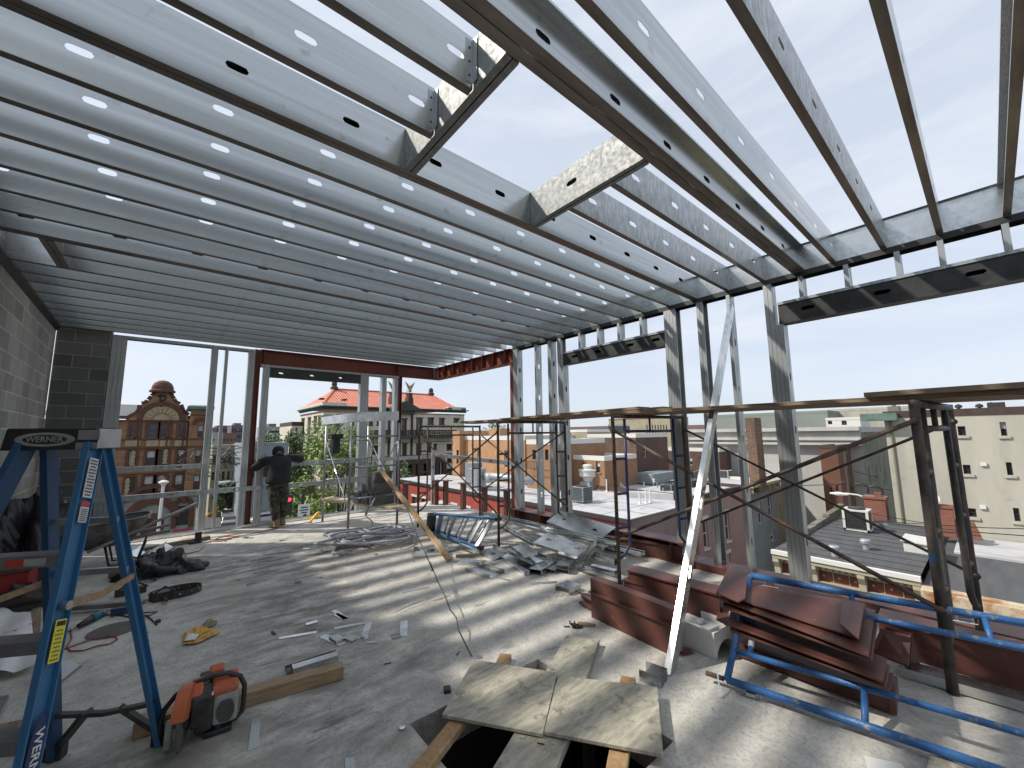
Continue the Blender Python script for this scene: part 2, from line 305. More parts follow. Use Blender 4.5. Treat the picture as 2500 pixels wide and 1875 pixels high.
# concrete deck: worn, blotched, with darker wet-looking stains
def deckmat():
    m_ = bpy.data.materials.new('deck'); m_.use_nodes = True; t = m_.node_tree; b = t.nodes['Principled BSDF']; N, L = t.nodes.new, t.links.new
    tc_ = N('ShaderNodeTexCoord')
    def noise(sc, det, rough, lo, hi, stretch=(1, 1, 1), rot=0.0, dist=0.0):
        mp_ = N('ShaderNodeMapping'); mp_.inputs['Scale'].default_value = stretch; mp_.inputs['Rotation'].default_value = (0, 0, rot); L(tc_.outputs['Object'], mp_.inputs[0])
        n_ = N('ShaderNodeTexNoise'); n_.inputs['Scale'].default_value = sc; n_.inputs['Detail'].default_value = det; n_.inputs['Roughness'].default_value = rough; n_.inputs['Distortion'].default_value = dist
        L(mp_.outputs[0], n_.inputs[0]); r_ = N('ShaderNodeMapRange'); r_.inputs[1].default_value = lo; r_.inputs[2].default_value = hi; L(n_.outputs[0], r_.inputs[0]); return r_.outputs[0]
    def mixc(fac, a, bcol, amt=1.0):
        x_ = N('ShaderNodeMix'); x_.data_type = 'RGBA'
        if amt != 1.0:
            mm = N('ShaderNodeMath'); mm.operation = 'MULTIPLY'; mm.inputs[1].default_value = amt; L(fac, mm.inputs[0]); fac = mm.outputs[0]
        L(fac, x_.inputs[0])
        if isinstance(a, tuple): x_.inputs[6].default_value = a+(1,)
        else: L(a, x_.inputs[6])
        x_.inputs[7].default_value = bcol+(1,); return x_.outputs[2]
    c_ = mixc(noise(1.1, 8, 0.6, 0.35, 0.68), (0.48, 0.462, 0.42), (0.36, 0.345, 0.312))
    c_ = mixc(noise(5.5, 10, 0.7, 0.40, 0.62, dist=0.3), c_, (0.62, 0.60, 0.545), 0.8)
    c_ = mixc(noise(42, 5, 0.7, 0.50, 0.62), c_, (0.22, 0.22, 0.21), 0.5)
    c_ = mixc(noise(0.75, 9, 0.62, 0.56, 0.66, (1, 1.7, 1), 0.5, 0.6), c_, (0.165, 0.155, 0.14), 0.9)
    c_ = mixc(noise(1.6, 9, 0.7, 0.60, 0.66, (0.8, 2.2, 1), 0.6, 0.5), c_, (0.12, 0.115, 0.105), 0.85)
    def spot(cx, cy, rad, sx):
        vm = N('ShaderNodeMapping'); vm.inputs['Location'].default_value = (-cx*sx, -cy, 0); vm.inputs['Scale'].default_value = (sx, 1, 1); L(tc_.outputs['Object'], vm.inputs[0])
        ll = N('ShaderNodeVectorMath'); ll.operation = 'LENGTH'; L(vm.outputs[0], ll.inputs[0]); r_ = N('ShaderNodeMapRange'); r_.inputs[1].default_value = rad; r_.inputs[2].default_value = rad*.25; L(ll.outputs['Value'], r_.inputs[0])
        n_ = noise(3.2, 10, 0.72, 0.40, 0.56, (0.7, 1.9, 1), 0.5, 0.5); mm = N('ShaderNodeMath'); mm.operation = 'MULTIPLY'; L(r_.outputs[0], mm.inputs[0]); L(n_, mm.inputs[1]); return mm.outputs[0]
    c_ = mixc(spot(1.45, 6.6, 1.7, .8), c_, (0.085, 0.08, 0.072), 0.85)
    c_ = mixc(spot(1.15, 4.6, 1.3, 1.2), c_, (0.11, 0.105, 0.095), 0.75)
    c_ = mixc(spot(0.4, 3.1, 1.5, .7), c_, (0.15, 0.145, 0.13), 0.6)
    c_ = mixc(noise(0.5, 4, 0.5, 0.5, 0.75), c_, (0.46, 0.42, 0.34), 0.5)
    L(c_, b.inputs['Base Color']); b.inputs['Roughness'].default_value = 0.85
    n1 = N('ShaderNodeTexNoise'); n1.inputs['Scale'].default_value = 28; n1.inputs['Detail'].default_value = 10; n1.inputs['Roughness'].default_value = 0.7; L(tc_.outputs['Object'], n1.inputs[0])
    bp = N('ShaderNodeBump'); bp.inputs['Strength'].default_value = 0.55; bp.inputs['Distance'].default_value = 0.012; L(n1.outputs[0], bp.inputs['Height']); L(bp.outputs[0], b.inputs['Normal'])
    _M['deck'] = m_
deckmat()
def text(body, size, mat_name, name, parent, origin, xdir, ydir, depth=0.001, bold=0.0, width=None):
    """lettering as a real raised mesh on a surface"""
    cu = bpy.data.curves.new(name, 'FONT'); cu.body = body; cu.size = size; cu.align_x = 'CENTER'; cu.align_y = 'CENTER'; cu.extrude = depth; cu.offset = bold; cu.resolution_u = 2
    to = bpy.data.objects.new('tmp', cu); C.objects.link(to); dg = bpy.context.evaluated_depsgraph_get(); me = bpy.data.meshes.new_from_object(to.evaluated_get(dg)); bpy.data.objects.remove(to)
    xd, yd = V(xdir).normalized(), V(ydir); yd = (yd-xd*yd.dot(xd)).normalized(); zd = xd.cross(yd)
    wx = 1.0
    if width:
        xs = [v.co.x for v in me.vertices]; wx = width/max(max(xs)-min(xs), 1e-6)
    org = V(origin)
    for v in me.vertices: v.co = xd*(v.co.x*wx)+yd*v.co.y+zd*v.co.z
    me.materials.clear(); me.materials.append(M(mat_name)); o = bpy.data.objects.new(name, me); C.objects.link(o)
    o['w'] = tuple(org)
    if parent: o.parent = parent; o.location = org-V(parent['w'])
    else: o.location = org
    return o
# ================================================================ own building
def wx(y): return -1.18-0.034*y            # inner face of the left block wall
HX0, HX1, HY0, HY1 = 1.205, 2.255, 1.316, 2.41   # floor opening
EX, EY = 5.46, 9.62                         # edges of the deck
def deck():
    b = MB(); z0, z1 = -0.24, 0.0
    X = [-2.2, HX0, HX1, EX]; Y = [-4.0, HY0, HY1, EY]
    for i in range(3):
        for j in range(3):
            if i == 1 and j == 1: continue
            x0, x1, y0, y1 = X[i], X[i+1], Y[j], Y[j+1]
            b.add([(x0, y0, z1), (x1, y0, z1), (x1, y1, z1), (x0, y1, z1)], [(0, 1, 2, 3)])
            b.add([(x0, y0, z0), (x1, y0, z0), (x1, y1, z0), (x0, y1, z0)], [(3, 2, 1, 0)])
    for (xa, ya, xb, yb) in ((X[0], Y[0], X[3], Y[0]), (X[3], Y[0], X[3], Y[3]), (X[3], Y[3], X[0], Y[3]), (X[0], Y[3], X[0], Y[0]), (HX0, HY1, HX1, HY1), (HX1, HY1, HX1, HY0), (HX1, HY0, HX0, HY0), (HX0, HY0, HX0, HY1)):
        b.add([(xa, ya, z1), (xa, ya, z0), (xb, yb, z0), (xb, yb, z1)], [(0, 1, 2, 3)])
    return struct(b.build('floor', 'deck', org=(0, 0, 0)))
deck()
# lower storeys of the same building (seen through the opening and over the edge)
b = MB()
b.box((5.36, -4, -11.3), (5.46, 9.62, -0.242)); b.box((-2.2, 9.5, -11.3), (5.358, 9.62, -0.242)); b.box((-2.2, -4, -11.3), (-2.08, 9.498, -0.242)); b.box((-2.078, -4, -11.3), (5.358, -3.88, -0.242))
lw = b.build('lower_storeys', 'concrete_side'); tag(lw, 'grey outer walls of the building below the open roof deck', 'building')
b = MB(); b.box((-2.0, -3.8, -3.3), (5.3, 9.4, -3.2)); struct(b.build('lower_floor', 'concrete_side'))
# block walls
b = MB(); P0, P1 = V((wx(-4), -4, 0.002)), V((wx(9.30), 9.30, 0.002))
b.prism([P0, P1, P1+V((-0.2, 0, 0)), P0+V((-0.2, 0, 0))], (0, 0, 3.93))
cw = b.build('block_wall', 'cmu'); tag(cw, 'long grey concrete block wall down the left side of the deck', 'wall')
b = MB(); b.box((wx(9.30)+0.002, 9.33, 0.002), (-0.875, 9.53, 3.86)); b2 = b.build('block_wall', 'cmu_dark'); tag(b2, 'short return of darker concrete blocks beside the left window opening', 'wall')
b = MB(); b.prism([V((wx(-4)+.001, -4, 3.40)), V((wx(9.28)+.001, 9.28, 3.40)), V((wx(9.28)+.05, 9.28, 3.46)), V((wx(-4)+.05, -4, 3.46))], (0, 0, 0.03))
tag(b.build('ledger_angle', 'galv_dark'), 'dark steel ledger angle along the top of the left block wall', 'ledger')
# ceiling joists --------------------------------------------------
ZJ, ZT = 3.482, 3.785
def slots(x0, L, ph, z=0.155, step=0.59):
    r, k = [], math.ceil((x0+0.1-ph)/step)
    while ph+k*step < x0+L-0.1:
        r.append((ph+k*step-x0, z, 0.105, 0.042)); k += 1
    return r
def joist_c(mb, x0, x1, yw, F=0.047, ph=0.105, holes=True, face=1, zt=ZT):
    mb.chan((x0, yw, ZJ), (1, 0, 0), x1-x0, (0, 0, 1), zt-ZJ, (0, face, 0), F, 0.0022, 0.014, slots(x0, x1-x0, ph) if holes else ())
G = 'ceiling joists of the open roof frame'
lst = [9.29, 8.92, 8.53, 8.13, 7.73, 7.27, 6.83, 6.48, 6.09, 5.65, 5.28, 4.80, 4.41, 4.01, 3.585, 3.195, 2.80, 2.455, 2.01, 1.604, 1.285, 0.93, 0.53, 0.147, -0.245, -0.64, -1.03, -1.43, -1.83]
mat('flange_dark_brown', (0.24, 0.215, 0.195), 0.42, 0.6, (0.15, 0.128, 0.11), 3.0, (0.5, 4, 4), 0.35, 0.65, rvar=0.08)
def soffit(o, x0, x1, ya, yb):  # separate thin plate under a joist flange, darker and browner than the web
    b = MB(); b.box((x0, ya+.0004, ZJ-.0025), (x1, yb-.0004, ZJ-.0003)); b.build('flange_underside', 'flange_dark_brown', o)
def jl(i, extra): return '%s ceiling joist from the far wall, %s' % (ORD[i], extra)
for i, yf in enumerate(lst):
    rr = random.Random(i); dph = rr.uniform(-0.012, 0.012)
    yw = yf-0.047; x0, x1 = wx(yf)+0.004, 5.296; mt = 'galv'
    nm = 'ceiling_joist'
    if yf == 2.455:
        b = MB(); joist_c(b, x0, x1, 2.368, 0.042, 0.13); b.chan((x0, 2.455, ZJ), (1, 0, 0), x1-x0, (0, 0, 1), ZT-ZJ, (0, -1, 0), 0.0435, 0.0022, 0.0)
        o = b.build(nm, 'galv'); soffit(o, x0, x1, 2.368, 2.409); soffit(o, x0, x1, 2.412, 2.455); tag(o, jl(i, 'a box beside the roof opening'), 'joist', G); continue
    if yf == 1.285:
        b = MB(); b.chan((x0, 1.223, ZJ), (1, 0, 0), x1-x0, (0, 0, 1), ZT-ZJ, (0, -1, 0), 0.062, 0.0022, 0.014, slots(x0, x1-x0, 0.08)); b.chan((x0, 1.285, ZJ), (1, 0, 0), x1-x0, (0, 0, 1), ZT-ZJ, (0, -1, 0), 0.058, 0.0022, 0.0)
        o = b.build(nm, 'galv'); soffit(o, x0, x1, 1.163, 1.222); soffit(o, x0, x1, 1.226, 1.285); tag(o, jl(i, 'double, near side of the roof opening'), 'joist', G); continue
    if yf == 5.28:
        b = MB(); b.chan((x0, 5.215, ZJ), (1, 0, 0), x1-x0, (0, 0, 1), ZT-ZJ, (0, -1, 0), 0.05, 0.0022, 0.014, slots(x0, x1-x0, 0.08)); b.chan((x0, 5.268, ZJ), (1, 0, 0), x1-x0, (0, 0, 1), ZT-ZJ, (0, -1, 0), 0.05, 0.0022, 0.0)
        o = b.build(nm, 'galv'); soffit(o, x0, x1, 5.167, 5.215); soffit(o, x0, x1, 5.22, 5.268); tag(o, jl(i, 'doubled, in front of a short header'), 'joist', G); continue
    if yf in (2.01, 1.604):
        w_ = 'farther' if yf == 2.01 else 'nearer'
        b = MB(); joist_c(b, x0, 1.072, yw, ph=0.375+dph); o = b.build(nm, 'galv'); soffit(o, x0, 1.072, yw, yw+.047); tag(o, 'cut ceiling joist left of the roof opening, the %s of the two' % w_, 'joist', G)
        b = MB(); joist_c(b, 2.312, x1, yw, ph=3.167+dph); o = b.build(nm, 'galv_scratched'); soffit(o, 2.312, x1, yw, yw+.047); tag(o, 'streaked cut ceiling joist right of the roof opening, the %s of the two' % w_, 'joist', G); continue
    if yf == 5.65: x0 = -0.925
    if yf < 1: mt = 'galv_scratched' if yf in (0.53, -0.245) else 'galv'
    b = MB(); joist_c(b, x0, x1, yw, ph=0.105+dph if yf > 1 else 0.435+dph, holes=yf < 5)
    # screw-fixed web stiffener clip at the rim end
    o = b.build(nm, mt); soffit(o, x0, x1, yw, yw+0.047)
    d = {5.65: 'cut short near the left wall', 9.29: 'above the window frames', 0.93: 'just nearer than the roof opening', -0.245: 'showing its open side at the right edge'}.get(yf, 'with pale slots' if yf < 5 else 'without slots')
    tag(o, jl(i, d), 'joist', G)
mat('galv_worn', (0.25, 0.262, 0.258), 0.6, 0.35, (0.20, 0.21, 0.208), 30.0, (1, 1, 1), 0.40, 0.62, bump=0.05, bscale=26, rvar=0.06, col3=(0.29, 0.30, 0.295), s3=14, lo3=0.52, hi3=0.64)
# headers of the openings
def header(x0, x1, y0, y1, lab, mt, hole=None):
    t = thing('opening_header', ((x0+x1)/2, (y0+y1)/2, ZJ), lab, 'header')
    b = MB(); b.chan((x0, y0, ZJ-0.003), (0, 1, 0), y1-y0, (0, 0, 1), 0.30, (1, 0, 0), (x1-x0)/2-0.002, 0.0022, 0.0, [(hole-y0, 0.155, 0.105, 0.042)] if hole else ()); b.build('channel', mt, t)
    b = MB(); b.chan((x1, y0, ZJ-0.006), (0, 1, 0), y1-y0, (0, 0, 1), 0.303, (-1, 0, 0), (x1-x0)/2-0.004, 0.0022, 0.0); b.build('channel', mt, t)
header(1.076, 1.160, 1.290, 2.366, 'double header closing the left end of the roof opening', 'galv_worn')
header(2.234, 2.308, 1.290, 2.366, 'bright scratched header with one slot closing the right end of the roof opening', 'galv_worn', 1.90)
header(-1.025, -0.93, 5.27, 6.04, 'short double header between two joists near the left block wall', 'flange_grey_brown')
# rim and wall on the right ---------------------------------------
b = MB(); b.chan((5.300, -4, 3.478), (0, 1, 0), 10.25, (0, 0, 1), 0.308, (-1, 0, 0), 0.038, 0.0022, 0.0)
tag(b.build('rim_track', 'galv'), 'long galvanised rim track that receives the right ends of the joists', 'rim track')
b = MB(); b.chan((5.262, -4, 3.472), (0, 1, 0), 10.2, (1, 0, 0), 0.15, (0, 0, -1), 0.055, 0.002, 0.0)
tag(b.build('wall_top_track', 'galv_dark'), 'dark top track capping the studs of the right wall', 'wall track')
FL = 0.041
def stud(mb, y, z0, z1, face=-1, ph=0.3, holes=True, x=5.262, F=0.041, D=0.148):
    """stud: web faces -y (face=-1) towards the camera or +y"""
    L = z1-z0; sl_ = []
    if holes:
        k = ph
        while k < L-0.1: sl_.append((k, D/2, 0.10, 0.038)); k += 0.60
    yw = y if face < 0 else y+F
    mb.chan((x, yw, z0), (0, 0, 1), L, (1, 0, 0), D, (0, -face, 0), F, 0.0018, 0.012, sl_)
G2 = 'studs of the right wall frame'
ZB, ZS = 0.27, 3.418
def pack(lab, ys, z1=ZS, faces=None, ph=0.32, extra=None):
    t = thing('stud_post', (5.33, ys[0][0], ZB), lab, 'stud post', G2)
    zb_ = ZB if ys[0][0] > 2.75 else 0.09
    for i, (y, f, h) in enumerate(ys):
        b = MB(); stud(b, y, zb_, z1, f, ph, h); b.build('stud', 'galv_stud', t)
    if extra:
        for (y, f, h, z) in extra: b = MB(); stud(b, y, zb_, z, f, ph+0.1, h); b.build('jack_stud', 'galv_stud', t)
    return t
pack('post of three studs beside the red corner column', [(6.062, -1, True), (6.105, 1, False), (6.148, -1, False)])
pack('lone stud with see-through slots left of the small window header', [(5.505, -1, True)])
pack('double slotted stud between the lone stud and the small window jamb', [(5.106, -1, True), (5.150, 1, False)])
pack('jamb post under the left end of the small window header', [(4.862, 1, False), (4.905, -1, False)], extra=[(4.818, -1, True, 2.916)])
pack('jamb post of several studs under the right end of the small window header', [(2.682, 1, False), (2.726, -1, False), (2.770, 1, False), (2.814, -1, False)])
pack('double stud with its open side towards the near end, right of the small window', [(2.300, 1, False), (2.345, -1, False)])
pack('lone stud behind the top of the leaning galvanised stud', [(1.962, -1, True)])
pack('jamb post under the left end of the large window header', [(1.498, -1, True), (1.542, 1, False)], extra=[(1.412, -1, True, 2.916), (1.455, 1, False, 2.916)])
def winhead(y0, y1, z0, z1, lab, hs, x=5.262):
    t = thing('window_header', (x+0.07, (y0+y1)/2, z0), lab, 'window header')
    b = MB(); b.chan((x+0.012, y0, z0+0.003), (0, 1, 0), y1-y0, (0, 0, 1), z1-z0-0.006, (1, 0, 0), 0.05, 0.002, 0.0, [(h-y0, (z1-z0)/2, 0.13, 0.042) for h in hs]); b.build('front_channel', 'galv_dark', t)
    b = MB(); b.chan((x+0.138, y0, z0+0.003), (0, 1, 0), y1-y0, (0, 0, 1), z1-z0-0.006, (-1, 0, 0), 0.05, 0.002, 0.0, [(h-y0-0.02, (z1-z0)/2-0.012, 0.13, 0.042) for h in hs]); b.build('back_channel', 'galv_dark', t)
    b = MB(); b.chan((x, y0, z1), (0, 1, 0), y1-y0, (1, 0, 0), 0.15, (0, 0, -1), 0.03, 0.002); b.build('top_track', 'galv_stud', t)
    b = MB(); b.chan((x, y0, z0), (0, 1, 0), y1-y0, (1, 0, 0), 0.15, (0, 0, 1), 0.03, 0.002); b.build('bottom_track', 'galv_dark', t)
winhead(2.860, 4.815, 2.92, 3.145, 'dark slotted header over the smaller window opening of the right wall', [4.55, 4.04, 3.43, 3.0])
winhead(-3.6, 1.452, 2.92, 3.175, 'dark slotted header over the large opening at the right edge', [1.17, 0.56, -0.05])
b = MB()
for i, y in enumerate((4.40, 4.00, 3.602, 3.205, 1.19, 0.79, 0.40, 0.11, -0.27, -0.68, -1.08)):
    big = y < 2; b = MB(); stud(b, y, 3.148 if not big else 3.178, ZS, -1, 0.08, not big)
    lab = '%s cripple stud %s the %s window header, counted from the far end' % (ORD[i] if not big else ORD[i-4], 'on', 'small' if not big else 'large')
    tag(b.build('cripple_stud', 'galv_stud'), lab, 'cripple stud', 'cripple studs over the window headers')
# red steel --------------------------------------------------------
def ibeam_y(mb, x0, x1, z0, z1, y0, y1, tw=0.012, tf=0.014):
    xm = (x0+x1)/2; mb.box((x0, y0, z0), (x1, y1, z0+tf)); mb.box((x0, y0, z1-tf), (x1, y1, z1)); mb.box((xm-tw/2, y0, z0+tf), (xm+tw/2, y1, z1-tf))
def ibeam_x(mb, y0, y1, z0, z1, x0, x1, tw=0.012, tf=0.014):
    ym = (y0+y1)/2; mb.box((x0, y0, z0), (x1, y1, z0+tf)); mb.box((x0, y0, z1-tf), (x1, y1, z1)); mb.box((x0, ym-tw/2, z0+tf), (x1, ym+tw/2, z1-tf))
t = thing('steel_beam', (5.34, 7.8, 3.165), 'red primed steel beam with stiffener plates, on the right beyond the studs', 'steel beam', 'red roof beams')
b = MB(); ibeam_y(b, 5.262, 5.442, 3.165, 3.476, 6.30, 9.345); b.build('beam', 'primer_beam', t)
for y in (8.96, 8.53, 8.106, 7.69, 7.284, 6.887, 6.469):
    b = MB(); b.box((5.266, y, 3.180), (5.345, y+0.008, 3.461)); b.build('stiffener', 'primer_beam', t)
t = thing('steel_beam', (3.3, 9.42, 3.17), 'red primed steel beam along the far wall between the two columns', 'steel beam', 'red roof beams')
b = MB(); ibeam_x(b, 9.352, 9.512, 3.17, 3.476, 1.285, 5.45); b.build('beam', 'primer_beam', t)
for x in (4.20, 1.33):
    b = MB(); b.box((x, 9.358, 3.185), (x+0.012, 9.42, 3.461)); b.build('stiffener', 'primer_beam', t)
b = MB(); b.box((5.19, 9.354, 3.19), (5.245, 9.36, 3.45)); b.build('clip_angle', 'galv_stud', t)
for j in range(5): b = MB(); b.lathe((5.218, 9.353, 3.22+j*0.05), [(0.011, 0), (0.011, 0.008)], 8, (0, -1, 0)); b.build('bolt', 'dark_metal', t)
def column(x0, x1, y0, y1, z1, lab):
    b = MB(); b.box((x0, y0, 0.002), (x0+0.012, y1, z1)); b.box((x1-0.012, y0, 0.002), (x1, y1, z1)); ym = (y0+y1)/2; b.box((x0+0.012, ym-0.006, 0.002), (x1-0.012, ym+0.006, z1))
    b.box((x0-0.03, y0-0.02, 0.001), (x0-0.0005, y1+0.02, 0.014))
    tag(b.build('steel_column', 'primer_beam'), lab, 'column', 'red steel columns')
column(1.182, 1.278, 9.36, 9.50, 3.474, 'dark red steel column beside the leaning man')
column(4.243, 4.325, 9.37, 9.50, 3.166, 'slim dark red column at the right of the far wall')
column(5.27, 5.40, 6.195, 6.30, 3.160, 'dark red column where the right studs begin')
# low red beam along the right edge of the deck
t = thing('edge_beam', (5.3, 2.0, 0.0), 'red primed beam standing along the right edge of the deck under the studs', 'steel beam')
b = MB(); ibeam_y(b, 5.16, 5.44, 0.002, 0.268, 2.74, 6.42); b.build('beam', 'primer', t)
for k in range(6):
    b = MB(); b.box((5.165, 2.9+k*0.62, 0.017), (5.29, 2.908+k*0.62, 0.253)); b.build('stiffener', 'primer', t)
b = MB(); b.box((5.14, -4, 0.002), (5.44, 2.735, 0.085)); tag(b.build('edge_curb', 'primer'), 'low red steel curb along the near right edge of the deck', 'steel curb')
c6 = crop(1060, 930, 500); c5 = crop(660, 880, 500)
ip = 0
for (px, py) in ((1088, 1234), (1131, 1245), (1183, 1251), (1238, 1262)):
    p = at(px, py, 'x', 5.30); b = MB(); b.box((5.25, p.y-0.05, 0.001), (5.35, p.y+0.05, 0.575)); b.box((5.20, p.y-0.16, 0.575), (5.40, p.y+0.09, 0.595)); b.box((5.21, p.y-0.08, 0.001), (5.2495, p.y+0.08, 0.012))
    tag(b.build('stub_post', 'primer'), '%s red stub post of the right deck edge from the far corner' % ORD[ip+2], 'stub post', 'red stub posts at the deck edge'); ip += 1
for k, (px, py) in enumerate(((989, 1243), (1064, 1232))):
    p = at(px, py, 'z', 0.0); b = MB(); b.box((p.x-0.05, p.y-0.05, 0.001), (p.x+0.05, p.y+0.05, 0.575)); b.box((p.x-0.07, p.y-0.1, 0.575), (p.x+0.10, p.y+0.1, 0.595))
    tag(b.build('stub_post', 'primer'), '%s knee-high red stub post beside the %s' % (ORD[k], 'slim dark red column of the far wall' if k == 0 else 'short galvanised corner post'), 'stub post', 'red stub posts at the deck edge')
# far wall ---------------------------------------------------------
YB = 9.352
def bstud(mb, x0, x1, z0, z1, web=None, D=0.148):
    w_ = x1-x0
    if web == 'r':   # slotted web towards +x
        mb.chan((x1, YB, z0), (0, 0, 1), z1-z0, (0, 1, 0), D, (-1, 0, 0), w_, 0.0018, 0.012, [(k, D/2, 0.10, 0.036) for k in np.arange(0.3, z1-z0-0.1, 0.6)])
    else: mb.chan((x0, YB, z0), (0, 0, 1), z1-z0, (0, 1, 0), D, (1, 0, 0), w_, 0.0018, 0.012, [(k, D/2, 0.10, 0.036) for k in np.arange(0.3, z1-z0-0.1, 0.6)] if web == 'l' else ())
def bpack(lab, xs, z1, web=None):
    t = thing('stud_post', ((xs[0][0]+xs[-1][1])/2, YB+.07, 0.05), lab, 'stud post', 'studs of the far wall frame')
    for x0, x1, w_ in xs: b = MB(); bstud(b, x0, x1-0.001, 0.004, z1, w_); b.build('stud', 'galv_stud', t)
bpack('triple stud against the dark block return, left side of the left window', [(-0.868, -0.808, None), (-0.806, -0.748, None), (-0.746, -0.691, None)], 3.40)
bpack('double stud on the right side of the left window', [(0.475, 0.526, 'l'), (0.527, 0.581, None)], 3.40)
bpack('lone thin stud between the left window and the red column', [(0.688, 0.739, 'l')], 3.40)
bpack('double stud touching the left side of the red column', [(1.069, 1.122, 'l'), (1.123, 1.178, None)], 3.40)
bpack('double stud right of the red column, behind the leaning man', [(1.335, 1.385, None), (1.386, 1.448, None)], 3.12)
bpack('pale triple stud behind the galvanised scaffold', [(3.289, 3.345, 'l'), (3.346, 3.415, None), (3.416, 3.483, None)], 3.12)
bpack('lone slotted stud left of the slim red column', [(3.809, 3.920, 'l')], 3.12)
bpack('stud standing tight against the slim red column', [(4.125, 4.209, None)], 3.12)
b = MB(); b.chan((-0.87, YB-0.003, 3.452), (1, 0, 0), 2.05, (0, 1, 0), 0.154, (0, 0, -1), 0.05, 0.002); tag(b.build('wall_top_track', 'galv_stud'), 'top track over the left window, with a bright gap of sky above it', 'wall track')
b = MB(); b.chan((1.285, YB-0.003, 3.166), (1, 0, 0), 2.95, (0, 1, 0), 0.154, (0, 0, -1), 0.045, 0.002); tag(b.build('wall_top_track', 'galv_stud'), 'top track under the red far beam', 'wall track')
t = thing('window_header', (2.4, YB+.07, 2.93), 'dark slotted header over the far window opening, under the red beam', 'window header')
b = MB(); b.chan((1.452, YB+.004, 2.925), (1, 0, 0), 1.832, (0, 0, 1), 0.185, (0, 1, 0), 0.05, 0.002, 0, [(h-1.452, 0.095, 0.10, 0.036) for h in (1.655, 2.25, 2.85)]); b.build('front_channel', 'galv_dark', t)
b = MB(); b.chan((1.452, YB+.144, 2.925), (1, 0, 0), 1.832, (0, 0, 1), 0.185, (0, -1, 0), 0.05, 0.002, 0, [(h-1.452, 0.095, 0.13, 0.055) for h in (1.655, 2.25, 2.85)]); b.build('back_channel', 'galv_dark', t)
b = MB(); b.chan((-0.87, YB-0.004, 0.003), (1, 0, 0), 5.12, (0, 1, 0), 0.156, (0, 0, 1), 0.05, 0.002); tag(b.build('base_track', 'galv_bright'), 'shiny base track on the floor along the far wall', 'wall track')
# guard rails
def rail(x0, x1, z0, z1, lab, y=YB-0.042, hs=()):
    b = MB(); b.chan((x0, y, z0), (1, 0, 0), x1-x0, (0, 0, 1), z1-z0, (0, 1, 0), 0.038, 0.002, 0.010, [(h-x0, (z1-z0)/2, 0.09, 0.034) for h in hs]); tag(b.build('guard_rail', 'galv_stud'), lab, 'guard rail', 'steel stud guard rails of the far wall')
rail(-0.87, 0.52, 1.160, 1.242, 'upper guard rail across the left window', hs=(-0.5, 0.14))
rail(-0.87, 1.47, 0.690, 0.775, 'lower guard rail across the left window and past the red column', hs=(0.06, 1.0))
rail(1.30, 5.20, 1.115, 1.198, 'upper guard rail the man leans on, running behind the scaffold', hs=(2.4, 3.1))
rail(1.50, 3.48, 0.680, 0.768, 'lower guard rail right of the man, behind the scaffold', hs=(2.1,))
rail(3.2, 4.1, 0.50, 0.572, 'short low guard rail behind the block stack')
b = MB(); b.bar((5.235, 9.25, 1.20), (5.225, 6.12, 1.13), 0.038, 0.085); tag(b.build('guard_rail', 'galv_bright'), 'shiny guard rail along the right edge between corner post and studs', 'guard rail')
t = thing('corner_post', (5.093, 9.156, 0), 'short galvanised post on a base plate at the far right corner', 'post')
b = MB(); b.chan((5.06, 9.14, 0.012), (0, 0, 1), 1.26, (1, 0, 0), 0.075, (0, 1, 0), 0.045, 0.002, 0.01, [(0.3, 0.037, 0.09, 0.034), (0.9, 0.037, 0.09, 0.034)]); b.build('post', 'galv_stud', t)
b = MB(); b.box((5.02, 9.10, 0.001), (5.18, 9.24, 0.012)); b.build('base_plate', 'galv_stud', t)
# partition studs of the storey below, seen through the opening
for k, (x, y) in enumerate(((1.30, 2.38), (1.62, 2.75), (2.05, 2.9), (2.20, 1.9), (1.45, 3.3), (2.5, 2.4), (2.75, 1.7))):
    b = MB(); b.chan((x, y, -3.198), (0, 0, 1), 2.95, (1, 0, 0), 0.09, (0, 1, 0), 0.04, 0.002, 0.01)
    tag(b.build('partition_stud', 'galv_stud'), 'galvanised partition stud of the storey below, seen down the floor opening', 'stud', 'partition studs below the opening')
b = MB(); b.box((HX0-0.02, HY1+0.002, -0.50), (HX1+0.1, HY1+0.02, -0.245)); b.box((HX0-0.02, HY0-0.1, -0.50), (HX0-0.002, HY1, -0.245)); tag(b.build('opening_trim_joist', 'galv_dark'), 'dark steel joists framing the floor opening just under the slab', 'joist')

# clip angles with screws where the cut joists meet the headers, ink stamps and seams on the webs
for (x, y) in ((1.072, 1.557), (1.072, 1.963), (2.312, 1.557), (2.312, 1.963)):
    sx = -1 if x < 2 else 1; w_ = 'left' if x < 2 else 'right'; n_ = 'nearer' if y < 1.8 else 'farther'
    t = thing('clip_angle', (x+sx*.02, y-.02, 3.52), 'small screwed clip angle at the %s header on the %s cut joist' % (w_, n_), 'clip angle', 'clip angles at the roof opening')
    b = MB(); b.box((x+sx*.002, y-.003, 3.51), (x+sx*.042, y-.0005, 3.76)); b.build('leg', 'galv_stud', t); b = MB(); b.box((x+sx*.001, y-.043, 3.51), (x+sx*.0035, y-.0035, 3.76)); b.build('leg', 'galv_stud', t)
    for k in range(3): b = MB(); b.lathe((x+sx*.022, y-.003, 3.55+k*.08), [(.006, 0), (.005, .004)], 8, (0, -1, 0)); b.build('screw', 'dark_metal', t)
